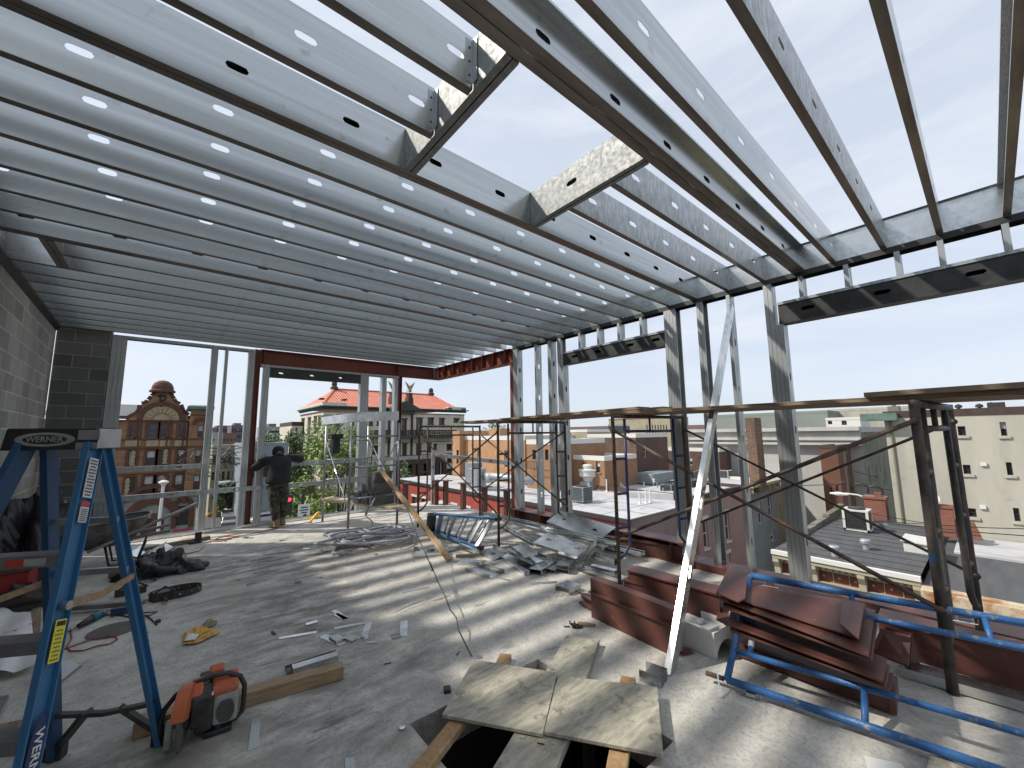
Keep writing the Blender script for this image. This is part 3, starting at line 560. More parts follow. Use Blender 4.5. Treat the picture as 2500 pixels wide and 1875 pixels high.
# ================================================================ the town around
GZ = -11.3
cB = crop(0, 935, 500); cW = crop(240, 780, 500); c5 = crop(660, 880, 500); c6 = crop(1060, 930, 500); c7 = crop(1500, 930, 500); c8 = crop(2000, 930, 500); cb_ = crop(1880, 1150, 500); b9 = crop(1600, 1200, 900); cm = crop(550, 1050, 400); cr = crop(750, 1100, 400)
mat('asphalt', (0.085, 0.085, 0.088), 0.9, 0, (0.06, 0.06, 0.062), 0.6, bump=0.1, bscale=8); mat('sidewalk', (0.33, 0.32, 0.30), 0.9, 0, (0.26, 0.255, 0.24), 0.8)
mat('ground_town', (0.16, 0.155, 0.145), 0.95, 0, (0.10, 0.105, 0.085), 0.02)
brickmat('brownstone', (0.27, 0.155, 0.08), (0.19, 0.105, 0.055), (0.17, 0.10, 0.055), 1.1, 0.32, 0.03, stain=(0.14, 0.075, 0.04), sscale=0.9, slo=0.5, shi=0.8)
mat('brown_trim', (0.115, 0.048, 0.030), 0.85, 0, (0.075, 0.034, 0.022), 1.5); mat('slate', (0.13, 0.135, 0.145), 0.7, 0, (0.10, 0.104, 0.112), 3, (0.3, 1, 6)); mat('green_copper', (0.12, 0.20, 0.165), 0.7, 0, (0.07, 0.12, 0.10), 2)
mat('pale_stone', (0.36, 0.30, 0.20), 0.9, 0, (0.27, 0.215, 0.14), 2); brickmat('grey_stone', (0.27, 0.29, 0.26), (0.24, 0.26, 0.235), (0.18, 0.19, 0.17), 1.6, 0.45, 0.03, sscale=0.5)
mat('hall_wall', (0.64, 0.59, 0.49), 0.9, 0, (0.52, 0.475, 0.39), 0.5, (1, 1, 0.3)); mat('hall_trim', (0.07, 0.045, 0.038), 0.8, 0, (0.05, 0.03, 0.026), 2); mat('hall_green', (0.03, 0.065, 0.052), 0.7, 0, (0.02, 0.045, 0.037), 2)
def tilemat():
    m_ = mat('red_tiles', (0.74, 0.25, 0.16), 0.75, 0, (0.62, 0.195, 0.125), 0.5); t = m_.node_tree; b = t.nodes['Principled BSDF']; N, L = t.nodes.new, t.links.new
    tc_ = N('ShaderNodeTexCoord'); wv = N('ShaderNodeTexWave'); wv.inputs['Scale'].default_value = 0.55; wv.bands_direction = 'X'; wv.inputs['Distortion'].default_value = 0.0; L(tc_.outputs['Object'], wv.inputs[0])
    bp = N('ShaderNodeBump'); bp.inputs['Strength'].default_value = 1.0; bp.inputs['Distance'].default_value = 0.25; L(wv.outputs[1], bp.inputs['Height']); L(bp.outputs[0], b.inputs['Normal'])
tilemat()
mat('tan_stucco', (0.43, 0.245, 0.125), 0.9, 0, (0.36, 0.195, 0.10), 0.7, col3=(0.46, 0.28, 0.16), s3=0.4); mat('tan_stucco_dark', (0.30, 0.17, 0.095), 0.9, 0, (0.25, 0.14, 0.08), 0.8)
mat('white_roof', (0.50, 0.50, 0.515), 0.75, 0, (0.38, 0.38, 0.39), 0.5, col3=(0.30, 0.30, 0.305), s3=0.9, lo3=0.55, hi3=0.68, bump=0.3, bscale=2); mat('white_trim', (0.62, 0.61, 0.58), 0.7); mat('black_edge', (0.03, 0.03, 0.032), 0.8)
mat('red_painted', (0.34, 0.062, 0.042), 0.85, 0, (0.28, 0.055, 0.04), 1.2, bump=0.1, bscale=10)
brickmat('mauve_brick', (0.27, 0.215, 0.205), (0.25, 0.20, 0.19), (0.22, 0.175, 0.165), 0.5, 0.12, 0.008, sscale=0.5, bump=0.1)
mat('pink_wall', (0.36, 0.25, 0.235), 0.85, 0, (0.31, 0.215, 0.20), 0.8); mat('bluegrey_wall', (0.25, 0.29, 0.315), 0.85, 0, (0.21, 0.245, 0.27), 0.8)
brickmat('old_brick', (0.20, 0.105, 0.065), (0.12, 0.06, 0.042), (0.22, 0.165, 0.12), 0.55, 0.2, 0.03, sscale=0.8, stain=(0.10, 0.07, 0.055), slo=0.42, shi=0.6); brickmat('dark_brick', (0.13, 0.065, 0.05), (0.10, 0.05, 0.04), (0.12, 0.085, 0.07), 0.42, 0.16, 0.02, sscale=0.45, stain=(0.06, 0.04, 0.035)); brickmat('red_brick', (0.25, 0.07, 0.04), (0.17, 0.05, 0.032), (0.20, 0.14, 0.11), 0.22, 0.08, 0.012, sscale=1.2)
mat('beige_wall', (0.36, 0.325, 0.23), 0.9, 0, (0.29, 0.26, 0.185), 0.6)
mat('cream_stucco', (0.43, 0.41, 0.345), 0.9, 0, (0.35, 0.335, 0.28), 0.8, (1, 1, 0.22), 0.4, 0.62, bump=0.15, bscale=3, col3=(0.26, 0.25, 0.21), s3=1.1, lo3=0.6, hi3=0.8)
brickmat('pale_block', (0.43, 0.425, 0.40), (0.40, 0.395, 0.37), (0.37, 0.365, 0.345), 1.6, 0.4, 0.02, sscale=0.25, stain=(0.31, 0.305, 0.28), bump=0.1)
mat('theatre_stone', (0.46, 0.455, 0.43), 0.9, 0, (0.38, 0.375, 0.35), 0.6); mat('mossy_wall', (0.20, 0.195, 0.15), 0.9, 0, (0.12, 0.12, 0.09), 0.5, (1, 1, .4), col3=(0.10, 0.12, 0.05), s3=0.4)
mat('sage_wall', (0.24, 0.265, 0.235), 0.9, 0, (0.21, 0.235, 0.21), 0.3); mat('narrow_brown', (0.15, 0.07, 0.045), 0.9, 0, (0.12, 0.055, 0.038), 0.6)
mat('tar_roof', (0.062, 0.064, 0.068), 0.85, 0, (0.088, 0.09, 0.094), 0.9, (0.5, 3, 1), bump=0.1, bscale=6, col3=(0.13, 0.13, 0.135), s3=0.8, lo3=0.64, hi3=0.72)
mat('cornice_cream', (0.42, 0.38, 0.27), 0.8, 0, (0.33, 0.295, 0.20), 1.5); mat('cornice_red', (0.20, 0.065, 0.04), 0.85, 0, (0.16, 0.05, 0.032), 2); mat('rusty_flashing', (0.50, 0.42, 0.30), 0.8, 0, (0.30, 0.13, 0.05), 1.6, (1, 1, 1), 0.45, 0.6)
mat('ac_white', (0.60, 0.60, 0.57), 0.6, 0, (0.5, 0.5, 0.47), 3); mat('ac_grey', (0.26, 0.29, 0.31), 0.6, 0.2, (0.21, 0.235, 0.25), 2); mat('vent_metal', (0.42, 0.45, 0.47), 0.5, 0.5, (0.32, 0.34, 0.36), 5)
mat('far_dark', (0.10, 0.105, 0.13), 0.8, 0, (0.15, 0.13, 0.145), 0.2, (1, 1, 2.5)); mat('far_brick', (0.20, 0.135, 0.115), 0.9, 0, (0.16, 0.11, 0.095), 0.1); mat('far_grey', (0.33, 0.33, 0.32), 0.9, 0, (0.27, 0.27, 0.265), 0.1); mat('far_pale', (0.50, 0.49, 0.46), 0.9, 0, (0.42, 0.41, 0.39), 0.1)
mat('curtain', (0.42, 0.44, 0.44), 0.8); mat('car_white', (0.6, 0.6, 0.6), 0.3, coat=1); mat('car_black', (0.015, 0.015, 0.017), 0.25); mat('car_silver', (0.30, 0.31, 0.32), 0.3, 0.5); mat('tyre', (0.015, 0.015, 0.015), 0.9)
mat('lamp_red', (0.6, 0.02, 0.03), 0.4, emit=((1.0, 0.03, 0.08), 2.0)); mat('bark', (0.07, 0.055, 0.042), 0.9, 0, (0.045, 0.036, 0.03), 6, (1, 1, 0.3), bump=0.4); mat('sign_red', (0.35, 0.02, 0.04), 0.6)
for nm, c1, c2_ in (('leaf', (0.17, 0.245, 0.035), (0.08, 0.14, 0.022)), ('leaf_deep', (0.06, 0.13, 0.024), (0.03, 0.075, 0.016))):
    m_ = mat(nm, c1, 0.6, 0, c2_, 0.9, detail=4); b_ = m_.node_tree.nodes['Principled BSDF']; b_.inputs['Transmission Weight'].default_value = 0.0
# ground and streets ------------------------------------------------
def sheet(name, x0, y0, x1, y1, z, m_):
    b = MB(); b.add([(x0, y0, z), (x1, y0, z), (x1, y1, z), (x0, y1, z)], [(0, 1, 2, 3)]); return struct(b.build(name, m_, org=(0, 0, z)))
sheet('ground', -4000, -4000, 6000, 6000, GZ, 'ground_town')
sheet('street', 6.4, -200, 17.8, 400, GZ+0.02, 'asphalt'); sheet('street', -300, 24, 6.39, 52, GZ+0.02, 'asphalt'); sheet('street', 17.81, 7.6, 300, 13.4, GZ+0.02, 'asphalt'); sheet('street', 4.6, 52.01, 6.39, 400, GZ+0.02, 'asphalt')
for k in range(9): sheet('crosswalk', 7+k*1.15, 25, 7.55+k*1.15, 28.5, GZ+0.03, 'white_trim')
b = MB(); b.box((17.8, 14.2, GZ), (21.0, 400, GZ+0.14)); struct(b.build('pavement', 'sidewalk')); b = MB(); b.box((-300, 52.1, GZ), (4.5, 60, GZ+0.14)); struct(b.build('pavement', 'sidewalk')); b = MB(); b.box((-4, 9.7, GZ), (6.3, 13, GZ+0.14)); struct(b.build('pavement', 'sidewalk'))
# generic house with real window openings on its -x and -y faces ------
def wallface(mb, ax, pv, a0, a1, z0, z1, rects, dep):
    """ax 'x': plane x=pv, running along y; windows recessed by dep"""
    rects = [r for r in rects if r[0] > a0 and r[2] < a1]
    us = sorted(set([a0, a1]+[r[0] for r in rects]+[r[2] for r in rects])); vs = sorted(set([z0, z1]+[r[1] for r in rects]+[r[3] for r in rects]))
    vs = [v for v in vs if z0 <= v <= z1]
    P = (lambda u, v, d: (pv+d, u, v)) if ax == 'x' else (lambda u, v, d: (u, pv+d, v))
    fl = ax == 'x'
    def q(p): mb.add(p, [(0, 1, 2, 3)] if not fl else [(3, 2, 1, 0)])
    for i in range(len(us)-1):
        for j in range(len(vs)-1):
            uc, vc = (us[i]+us[i+1])/2, (vs[j]+vs[j+1])/2
            if any(r[0] < uc < r[2] and r[1] < vc < r[3] for r in rects): continue
            q([P(us[i], vs[j], 0), P(us[i+1], vs[j], 0), P(us[i+1], vs[j+1], 0), P(us[i], vs[j+1], 0)])
    for r in rects:
        a, c_, b_, d = r[0], r[1], r[2], r[3]
        for (u0, v0, u1, v1) in ((a, c_, b_, c_), (b_, c_, b_, d), (b_, d, a, d), (a, d, a, c_)):
            q([P(u0, v0, dep), P(u1, v1, dep), P(u1, v1, 0), P(u0, v0, 0)])
def window(parent, ax, pv, r, dep, frame='hall_trim', pane='glass_dark', sill=None, lintel=None, curtain=False, sash=True):
    a, c_, b_, d = r[:4]; fw = min(0.08, (b_-a)*0.11); P = (lambda u, v, q: (pv+q, u, v)) if ax == 'x' else (lambda u, v, q: (u, pv+q, v))
    mb = MB(); e = 0.004; q0, q1 = dep-0.06, dep-0.005
    for (u0, v0, u1, v1) in ((a+e, c_+e, a+fw, d-e), (b_-fw, c_+e, b_-e, d-e), (a+fw, c_+e, b_-fw, c_+fw), (a+fw, d-fw, b_-fw, d-e)): mb.box(P(u0, v0, q0), P(u1, v1, q1))
    if sash: mb.box(P(a+fw, (c_+d)/2-fw*.35, q0+.01), P(b_-fw, (c_+d)/2+fw*.35, q1))
    w_ = mb.build('window', frame, parent)
    p = MB(); p.box(P(a+e, c_+e, dep-0.003), P(b_-e, d-e, dep+0.02)); p.build('pane', pane, w_)
    if curtain:
        p = MB(); p.box(P(a+fw, c_+(d-c_)*(0.5 if curtain is True else curtain), dep-0.02), P(b_-fw, d-fw, dep-0.004)); p.build('blind', 'curtain', w_)
    if sill: p = MB(); p.box(P(a-0.1, c_-0.13, -0.08), P(b_+0.1, c_-0.002, 0.0)); p.build('sill', sill, w_)
    if lintel: p = MB(); p.box(P(a-0.12, d+0.002, -0.06), P(b_+0.12, d+0.24, 0.0)); p.build('lintel', lintel, w_)
    return w_
def house(name, label, cat, x0, x1, y0, y1, z1, wall, wx_=(), wy_=(), z0=None, roof='tar_roof', frame='hall_trim', pane='glass_dark', sill=None, lintel=None, dep=0.16, parapet=0.35, cop='white_trim', curt=0.3, group=None, wall2=None):
    z0 = GZ if z0 is None else z0; rr = random.Random(len(label))
    t = thing(name, ((x0+x1)/2, (y0+y1)/2, z0), label, cat, group)
    wx_ = [tuple(r) for r in wx_]; wy_ = [tuple(r) for r in wy_]
    mb = MB(); wallface(mb, 'x', x0, y0, y1, z0, z1, wx_, dep)
    if wall2: mb.build('wall', wall, t); mb = MB()
    wallface(mb, 'y', y0, x0, x1, z0, z1, wy_, dep); mb.add([(x1, y0, z0), (x1, y1, z0), (x1, y1, z1), (x1, y0, z1)], [(0, 1, 2, 3)]); mb.add([(x0, y1, z0), (x1, y1, z0), (x1, y1, z1), (x0, y1, z1)], [(3, 2, 1, 0)]); mb.build('wall', wall2 or wall, t)
    for r in wx_: window(t, 'x', x0, r, dep, frame, pane, sill, lintel, rr.random() < curt)
    for r in wy_: window(t, 'y', y0, r, dep, frame, pane, sill, lintel, rr.random() < curt)
    mb = MB(); zr = z1-parapet
    mb.add([(x0, y0, zr), (x1, y0, zr), (x1, y1, zr), (x0, y1, zr)], [(0, 1, 2, 3)]); mb.build('roof', roof, t)
    if parapet > 0:
        mb = MB(); w_ = 0.28; e = 0.03
        mb.box((x0-e, y0-e, zr-.05), (x0+w_, y1+e, z1+0.06)); mb.box((x1-w_, y0-e, zr-.05), (x1+e, y1+e, z1+0.06)); mb.box((x0+w_, y0-e, zr-.05), (x1-w_, y0+w_, z1+0.06)); mb.box((x0+w_, y1-w_, zr-.05), (x1-w_, y1+e, z1+0.06)); mb.build('parapet', cop, t)
    return t
def R(cf, ax, pv, *rects):
    """pixel rectangles measured on a facade plane"""
    o = []
    for (a, b, c_, d) in rects:
        p, q = at(*cf(a, b), ax, pv), at(*cf(c_, d), ax, pv); i = 1 if ax == 'x' else 0
        o.append((min(p[i], q[i]), min(p.z, q.z), max(p[i], q[i]), max(p.z, q.z)))
    return o
def ppart(mb, name, m_, t): return mb.build(name, m_, t)
# ---- gabled stone and brick building -------------------------------
YG = 60.0
g = lambda x, y, d=0.0: at(*cB(x, y), 'y', YG)+V((0, d, 0))
t = thing('gabled_building', (-1, YG, GZ), 'ornate brown and tan stone building with curved gable and dome finial, behind the left window', 'building')
winsG = R(cB, 'y', YG, (1415, 435, 1495, 590), (1605, 435, 1700, 590), (1735, 435, 1830, 590), (1935, 435, 2005, 590), (1390, 735, 1460, 885), (1585, 730, 1670, 885), (1715, 725, 1810, 885), (1920, 720, 1980, 880), (1360, 1020, 1440, 1190), (1555, 1005, 1645, 1185), (1695, 1000, 1785, 1170), (1890, 990, 1965, 1155))
xg0, xg1 = -10.0, g(2045, 600).x; ze = g(1700, 402).z; zgs = g(1700, 1235).z
mb = MB(); wallface(mb, 'y', YG, xg0, xg1, zgs, ze, winsG, 0.2); mb.add([(xg0, YG, GZ), (xg0, YG+14, GZ), (xg0, YG+14, ze), (xg0, YG, ze)], [(3, 2, 1, 0)]); ppart(mb, 'wall', 'brownstone', t)
mb = MB(); sw = R(cB, 'y', YG, (1915, 1330, 2030, 1530)); dw = R(cB, 'y', YG, (1530, 1470, 1750, 1720)); dw = [(dw[0][0], GZ, dw[0][2], dw[0][3])]; wallface(mb, 'y', YG-0.12, xg0, g(2200, 0).x+0.25, GZ, zgs, sw+dw, 0.5); mb.box((xg0, YG-.3, zgs-.12), (g(2200, 0).x+.3, YG-.1, zgs+.15)); ppart(mb, 'ground_storey', 'grey_stone', t)
rg = random.Random(3)
for i, r in enumerate(winsG): window(t, 'y', YG, r, 0.2, 'brown_trim', 'glass_dark', None, None, (False, False, False, False, 0.0, 0.5, False, 0.7, False, 0.5, 0.6, 0.4)[i] or (i in (4,) and 0.05), True)
w_ = window(t, 'y', YG-.12, sw[0], 0.45, 'brown_trim', 'glass_dark'); d_ = MB(); d_.box((dw[0][0], YG+.3, GZ), (dw[0][2], YG+.36, dw[0][3])); ppart(d_, 'door', 'narrow_brown', t)
# trims: arches, belts, pilasters, panels
def arch(mb, cx, cz, r0, r1, y0, y1, a0=0.0, a1=pi, n=14, sx=1.0):
    for i in range(n):
        t0, t1 = a0+(a1-a0)*i/n, a0+(a1-a0)*(i+1)/n
        poly = [V((cx+cos(a)*r*sx, y0, cz+sin(a)*r)) for a, r in ((t0, r0), (t0, r1), (t1, r1), (t1, r0))]; mb.prism(poly, (0, y1-y0, 0))
mb = MB()
for y_ in ((402, 416), (600, 612), (688, 704), (960, 972)):
    mb.box((xg0, YG-.14, g(1750, y_[1]).z), (xg1, YG, g(1750, y_[0]).z))
for xx in (1560, 1860, 2040, 1310, 1520, 1885):
    w2 = 14 if xx != 1720 else 8
    mb.box((g(xx-w2, 0).x, YG-.09, g(1750, 600).z), (g(xx+w2, 0).x, YG, g(1750, 417).z))
for xx in (1560, 1860, 1330, 2030): mb.box((g(xx-10, 0).x, YG-.1, g(1750, 688).z), (g(xx+10, 0).x, YG, g(1750, 613).z))
for r in winsG:
    mb.box((r[0]-.22, YG-.07, r[1]-.1), (r[0], YG, r[3]+.12)); mb.box((r[2], YG-.07, r[1]-.1), (r[2]+.22, YG, r[3]+.12)); mb.box((r[0], YG-.07, r[3]+.002), (r[2], YG, r[3]+.24)); mb.box((r[0], YG-.09, r[1]-.2), (r[2], YG, r[1]-.002))
o_ = g(1745, 400); arch(mb, o_.x, o_.z, 1.60, 2.05, YG-.2, YG-.02+.2)
dz = g(1975, 1330); arch(mb, dz.x, dz.z, (sw[0][2]-sw[0][0])/2, (sw[0][2]-sw[0][0])/2+.5, YG-.3, YG-.12); mb.box((sw[0][0]-.45, YG-.28, sw[0][1]-.2), (sw[0][0]-.02, YG-.12, sw[0][3])); mb.box((sw[0][2]+.02, YG-.28, sw[0][1]-.2), (sw[0][2]+.45, YG-.12, sw[0][3]))
da = g(1640, 1470); arch(mb, da.x, da.z, 1.6, 2.4, YG-.4, YG-.12); arch(mb, g(1640, 1400).x, g(1640, 1395).z, 2.6, 3.0, YG-.5, YG-.12, 0.25, pi-0.25)
for xx in (1450, 1800): mb.box((g(xx-28, 0).x, YG-.4, GZ), (g(xx+28, 0).x, YG-.13, g(1750, 1400).z))
ppart(mb, 'carved_trim', 'brown_trim', t)
mb = MB()
for (a, b0, c_, d) in ((1355, 620, 1515, 682), (1585, 620, 1705, 682), (1728, 620, 1828, 682), (1890, 620, 2005, 680)):
    r = R(cB, 'y', YG, (a, b0, c_, d))[0]; mb.box((r[0], YG-.06, r[1]), (r[2], YG, r[3])); mb.box((r[0]+.4, YG-.11, r[1]+.3), (r[2]-.4, YG-.06, r[3]-.25))
for (xx, za, zb_) in ((1520, 725, 880), (1860, 720, 875), (1490, 1010, 1180), (1840, 1000, 1160)):
    for k in range(8):
        zz = za+(zb_-za)*k/8; ww = 26 if k % 2 else 18; mb.box((g(xx-ww, 0).x, YG-.12, g(1750, zz+(zb_-za)/8).z+.02), (g(xx+ww, 0).x, YG-.0, g(1750, zz).z))
ppart(mb, 'stone_panels', 'pale_stone', t)
gp = [(1375, 402), (1400, 380), (1440, 360), (1485, 338), (1518, 300), (1530, 270), (1530, 235), (1570, 230), (1600, 212), (1612, 190), (1640, 172), (1655, 148), (1682, 125), (1692, 92), (1815, 92), (1830, 125), (1842, 150), (1862, 178), (1872, 200), (1888, 218), (1935, 238), (1948, 270), (1958, 300), (1990, 335), (2030, 355), (2042, 402)]
mb = MB(); mb.prism([g(x, y, -.05) for x, y in gp], (0, 0.6, 0)); ppart(mb, 'gable', 'brownstone', t)
mb = MB()
for i in range(len(gp)-1):
    if i in (13,): continue
    mb.bar(g(*gp[i], .2), g(*gp[i+1], .2), 0.75, 0.20, (0, 1, 0.01))
ppart(mb, 'gable_coping', 'brown_trim', t)
mb = MB(); dm = g(1755, 92, .25); mb.lathe(dm, [(1.15, -.1), (1.15, .12), (0.98, .2), (0.98, .3), (0.93, .62), (0.76, .95), (0.45, 1.2), (0.05, 1.3)], 18); ppart(mb, 'dome_finial', 'brown_trim', t)
mb = MB(); arch(mb, o_.x, o_.z, 0.0, 1.55, YG-.12, YG-.051, n=18); ppart(mb, 'fan_panel', 'pale_stone', t)
mb = MB()
for k in range(9): a = pi*(k+.5)/9; mb.bar(o_+V((cos(a)*.85, -.14, sin(a)*.85)), o_+V((cos(a)*1.45, -.14, sin(a)*1.45)), .05, .05, (0, 1, 0))
arch(mb, o_.x, o_.z, .72, .82, YG-.18, YG-.121, n=14); ppart(mb, 'fan_tracery', 'brownstone', t)
mb = MB(); e_ = g(1745, 190, -.1)
mb.tube([e_+V((-.35, 0, .45)), e_+V((0, -.05, .6)), e_+V((.35, 0, .45)), e_+V((.3, 0, .1)), e_+V((0, -.05, 0)), e_+V((.25, 0, -.3)), e_+V((.05, 0, -.65)), e_+V((-.3, 0, -.6))], .09, 6); mb.tube([e_+V((-.1, 0, .6)), e_+V((-.1, 0, -.6))], .1, 6); ppart(mb, 'iron_monogram', 'ink', t)
mb = MB(); zr0, zr1 = g(1750, 357).z, g(1290, 196).z; mb.prism([(xg0, YG+.7, zr0), (xg0, YG+5.5, zr1), (xg0, YG+10.3, zr0)], (g(2010, 0).x-xg0, 0, 0)); ppart(mb, 'roof', 'slate', t)
tx0, tx1 = g(2050, 400).x, g(2245, 400).x
mb = MB(); tw_ = R(cB, 'y', YG-.5, (2140, 450, 2190, 590), (2112, 716, 2165, 862), (2096, 985, 2150, 1145)); wallface(mb, 'y', YG-.5, tx0, tx1, zgs, g(1750, 280).z, tw_, .3); mb.box((tx1-.05, YG-.49, zgs), (tx1-.001, YG+5, g(1750, 280).z)); ppart(mb, 'corner_bay', 'brownstone', t)
for r in tw_: window(t, 'y', YG-.5, r, .3, 'brown_trim', 'glass_dark', None, None, 0.5)
mb = MB(); mb.box((tx0-.3, YG-.9, g(1750, 275).z), (tx1+.5, YG+6, g(1750, 245).z)); mb.prism([(tx0-.3, YG-.9, g(1750, 245).z), (tx1+.5, YG-.9, g(1750, 245).z), (tx1, YG, g(1750, 228).z), (tx0, YG, g(1750, 228).z)], (0, 5, 0)); ppart(mb, 'cornice', 'green_copper', t)
mb = MB(); mb.box((tx0-.05, YG-.6, g(1750, 345).z), (tx1+.1, YG-.5, g(1750, 335).z)); mb.box((tx0-.05, YG-.6, g(1750, 700).z), (tx1+.1, YG-.5, g(1750, 685).z)); mb.box((tx0-.05, YG-.6, g(1750, 612).z), (tx1+.1, YG-.5, g(1750, 600).z)); a_ = tw_[0]; arch(mb, (a_[0]+a_[2])/2, a_[3], .45, .85, YG-.62, YG-.5); ppart(mb, 'bay_trim', 'brown_trim', t)
sg = R(cB, 'y', YG-.4, (1872, 1590, 2050, 1650))[0]
sn = MB(); sn.box((sg[0], YG-.42, sg[1]), (sg[2], YG-.35, sg[3])); sb_ = ppart(sn, 'shop_sign', 'sign_red', t); text('Body Work', .62, 'label_white', 'lettering', sb_, ((sg[0]+sg[2])/2, YG-.43, (sg[1]+sg[3])/2-.1), (1, 0, 0), (0, 0, 1), .01)
# ---- town hall -------------------------------------------------------
YH = 85.0
h = lambda x, y, d=0.0: at(*c5(x, y), 'y', YH)+V((0, d, 0))
t = thing('town_hall', (35, YH, GZ), 'large pale stone civic building with red hipped roof, green cornice and two eagle statues', 'building')
hx0, hx1 = h(575, 560).x, h(2095, 560).x; hz = h(1300, 560).z
wl = R(c5, 'y', YH, (650, 602, 755, 740), (868, 606, 908, 700), (1065, 612, 1110, 700), (1150, 615, 1195, 700), (1575, 625, 1645, 800), (1700, 625, 1768, 690), (1822, 628, 1884, 692), (1980, 630, 2042, 668), (1420, 635, 1475, 805), (1905, 912, 1965, 965), (1425, 905, 1478, 1025), (1575, 905, 1635, 1020), (1910, 1015, 1965, 1100), (1700, 900, 1740, 990), (1765, 910, 1800, 960), (1100, 930, 1195, 1010), (1905, 1180, 1960, 1240), (1000, 930, 1060, 1020))
mb = MB(); wallface(mb, 'y', YH, hx0, hx1, GZ, hz, wl, .6)
ysd = 100.0; sidew = []
for (a, b0, c_, d) in ((338, 635, 362, 820), (405, 625, 430, 815), (470, 612, 497, 780), (515, 605, 542, 740)):
    p, q = at(*c5(a, b0), 'x', hx0), at(*c5(c_, d), 'x', hx0); sidew.append((min(p.y, q.y), min(p.z, q.z), max(p.y, q.y), max(p.z, q.z)))
ys1 = at(*c5(325, 600), 'x', hx0).y
wallface(mb, 'x', hx0, YH, ys1, GZ, hz, sidew, .6); ppart(mb, 'wall', 'hall_wall', t)
for r in wl: window(t, 'y', YH, r, .6, 'hall_trim', 'glass_dark', 'hall_trim', 'hall_trim')
for r in sidew: window(t, 'x', hx0, r, .6, 'hall_trim', 'glass_dark', 'hall_trim', 'hall_trim')
mb = MB()
for (za, zb_) in ((545, 490),): mb.box((hx0-.8, YH-.8, h(1300, 524).z), (hx1+.8, YH, h(1300, 512).z)); mb.box((hx0-.8, YH, h(1300, 524).z), (hx0, ys1, h(1300, 512).z)); mb.box((hx0-.35, YH-.35, h(1300, 545).z), (hx1+.35, YH, h(1300, 524).z)); mb.box((hx0-.35, YH, h(1300, 545).z), (hx0, ys1, h(1300, 524).z))
ppart(mb, 'cornice', 'hall_green', t)
mb = MB(); mb.box((hx0-.15, YH-.15, h(1300, 572).z), (hx1+.15, YH, h(1300, 566).z)); mb.box((hx0-.15, YH-.15, h(1300, 835).z), (hx1, YH, h(1300, 822).z)); mb.box((hx0-.15, YH, h(1300, 572).z), (hx0, ys1, h(1300, 566).z)); mb.box((hx0-.15, YH-.1, h(1300, 890).z), (hx1, YH, h(1300, 884).z)); mb.box((hx0-.15, YH-.1, h(1300, 1040).z), (hx1, YH, h(1300, 1032).z))
for x_ in (1390, 1540, 1300): mb.box((h(x_-9, 0).x, YH-.3, h(1300, 1050).z), (h(x_+9, 0).x, YH, h(1300, 580).z))
ppart(mb, 'belt_courses', 'hall_trim', t)
zt_ = h(1300, 515).z
mb = MB(); mb.box((hx0-.3, YH-.4, zt_), (h(838, 0).x, YH+.8, h(700, 455).z)); mb.box((hx0-.3, YH+.8, zt_), (hx0+.6, ys1, h(700, 455).z)); ppart(mb, 'parapet', 'hall_wall', t); mb = MB(); mb.box((h(1915, 0).x, YH-.4, zt_), (hx1+.2, YH+.8, h(2000, 505).z)); ppart(mb, 'parapet', 'hall_wall', t)
mb = MB()
for x_ in (575, 815, 1935, 2080): mb.box((h(x_-22, 0).x, YH-.6, h(1300, 455).z if x_ < 900 else h(1300, 505).z), (h(x_+22, 0).x, YH+.9, (h(1300, 440).z if x_ < 900 else h(1300, 492).z)))
ppart(mb, 'parapet_blocks', 'hall_trim', t)
rx0, rx1, ry0, ry1 = hx0-.2, hx1-1, YH+.9, YH+22; rdz = at(*c5(690, 312), 'y', YH+11); rd2 = at(*c5(1735, 372), 'y', YH+11)
mb = MB(); zr = zt_+.2
mb.add([(rx0, ry0, zr), (rx1, ry0, zr), (rx1, ry1, zr), (rx0, ry1, zr), (rdz.x, YH+11, rdz.z), (rd2.x, YH+11, rdz.z)], [(0, 1, 5, 4), (1, 2, 5), (2, 3, 4, 5), (3, 0, 4), (3, 2, 1, 0)]); ppart(mb, 'roof', 'red_tiles', t)
mb = MB(); mb.bar((rx0, ry0, zr), (rdz.x, YH+11, rdz.z+.1), .35, .3); mb.bar((rx1, ry0, zr), (rd2.x, YH+11, rdz.z+.1), .35, .3); mb.bar((rdz.x, YH+11, rdz.z+.1), (rd2.x, YH+11, rdz.z+.1), .35, .3); ppart(mb, 'ridge_tiles', 'red_tiles', t)
for p in (rdz, rd2): mb = MB(); mb.lathe((p.x, YH+11, rdz.z), [(.9, 0), (.8, .5), (.5, .8), (.62, 1.1), (.55, 1.6), (.2, 1.9)], 10); ppart(mb, 'roof_finial', 'hall_trim', t)
mb = MB(); pc = h(1430, 470); mb.prism([h(1262, 545, -1.6), h(1600, 545, -1.6), h(1585, 525, -1.6), h(1440, 440, -1.6), h(1270, 520, -1.6)], (0, 3.4, 0)); mb.box((h(1330, 0).x, YH-1.4, h(1300, 580).z), (h(1545, 0).x, YH, h(1300, 547).z)); ppart(mb, 'pediment', 'hall_green', t)
mb = MB(); mb.prism([h(1325, 548, -1.75), h(1535, 548, -1.75), h(1432, 482, -1.75)], (0, .14, 0)); ppart(mb, 'tympanum', 'hall_trim', t)
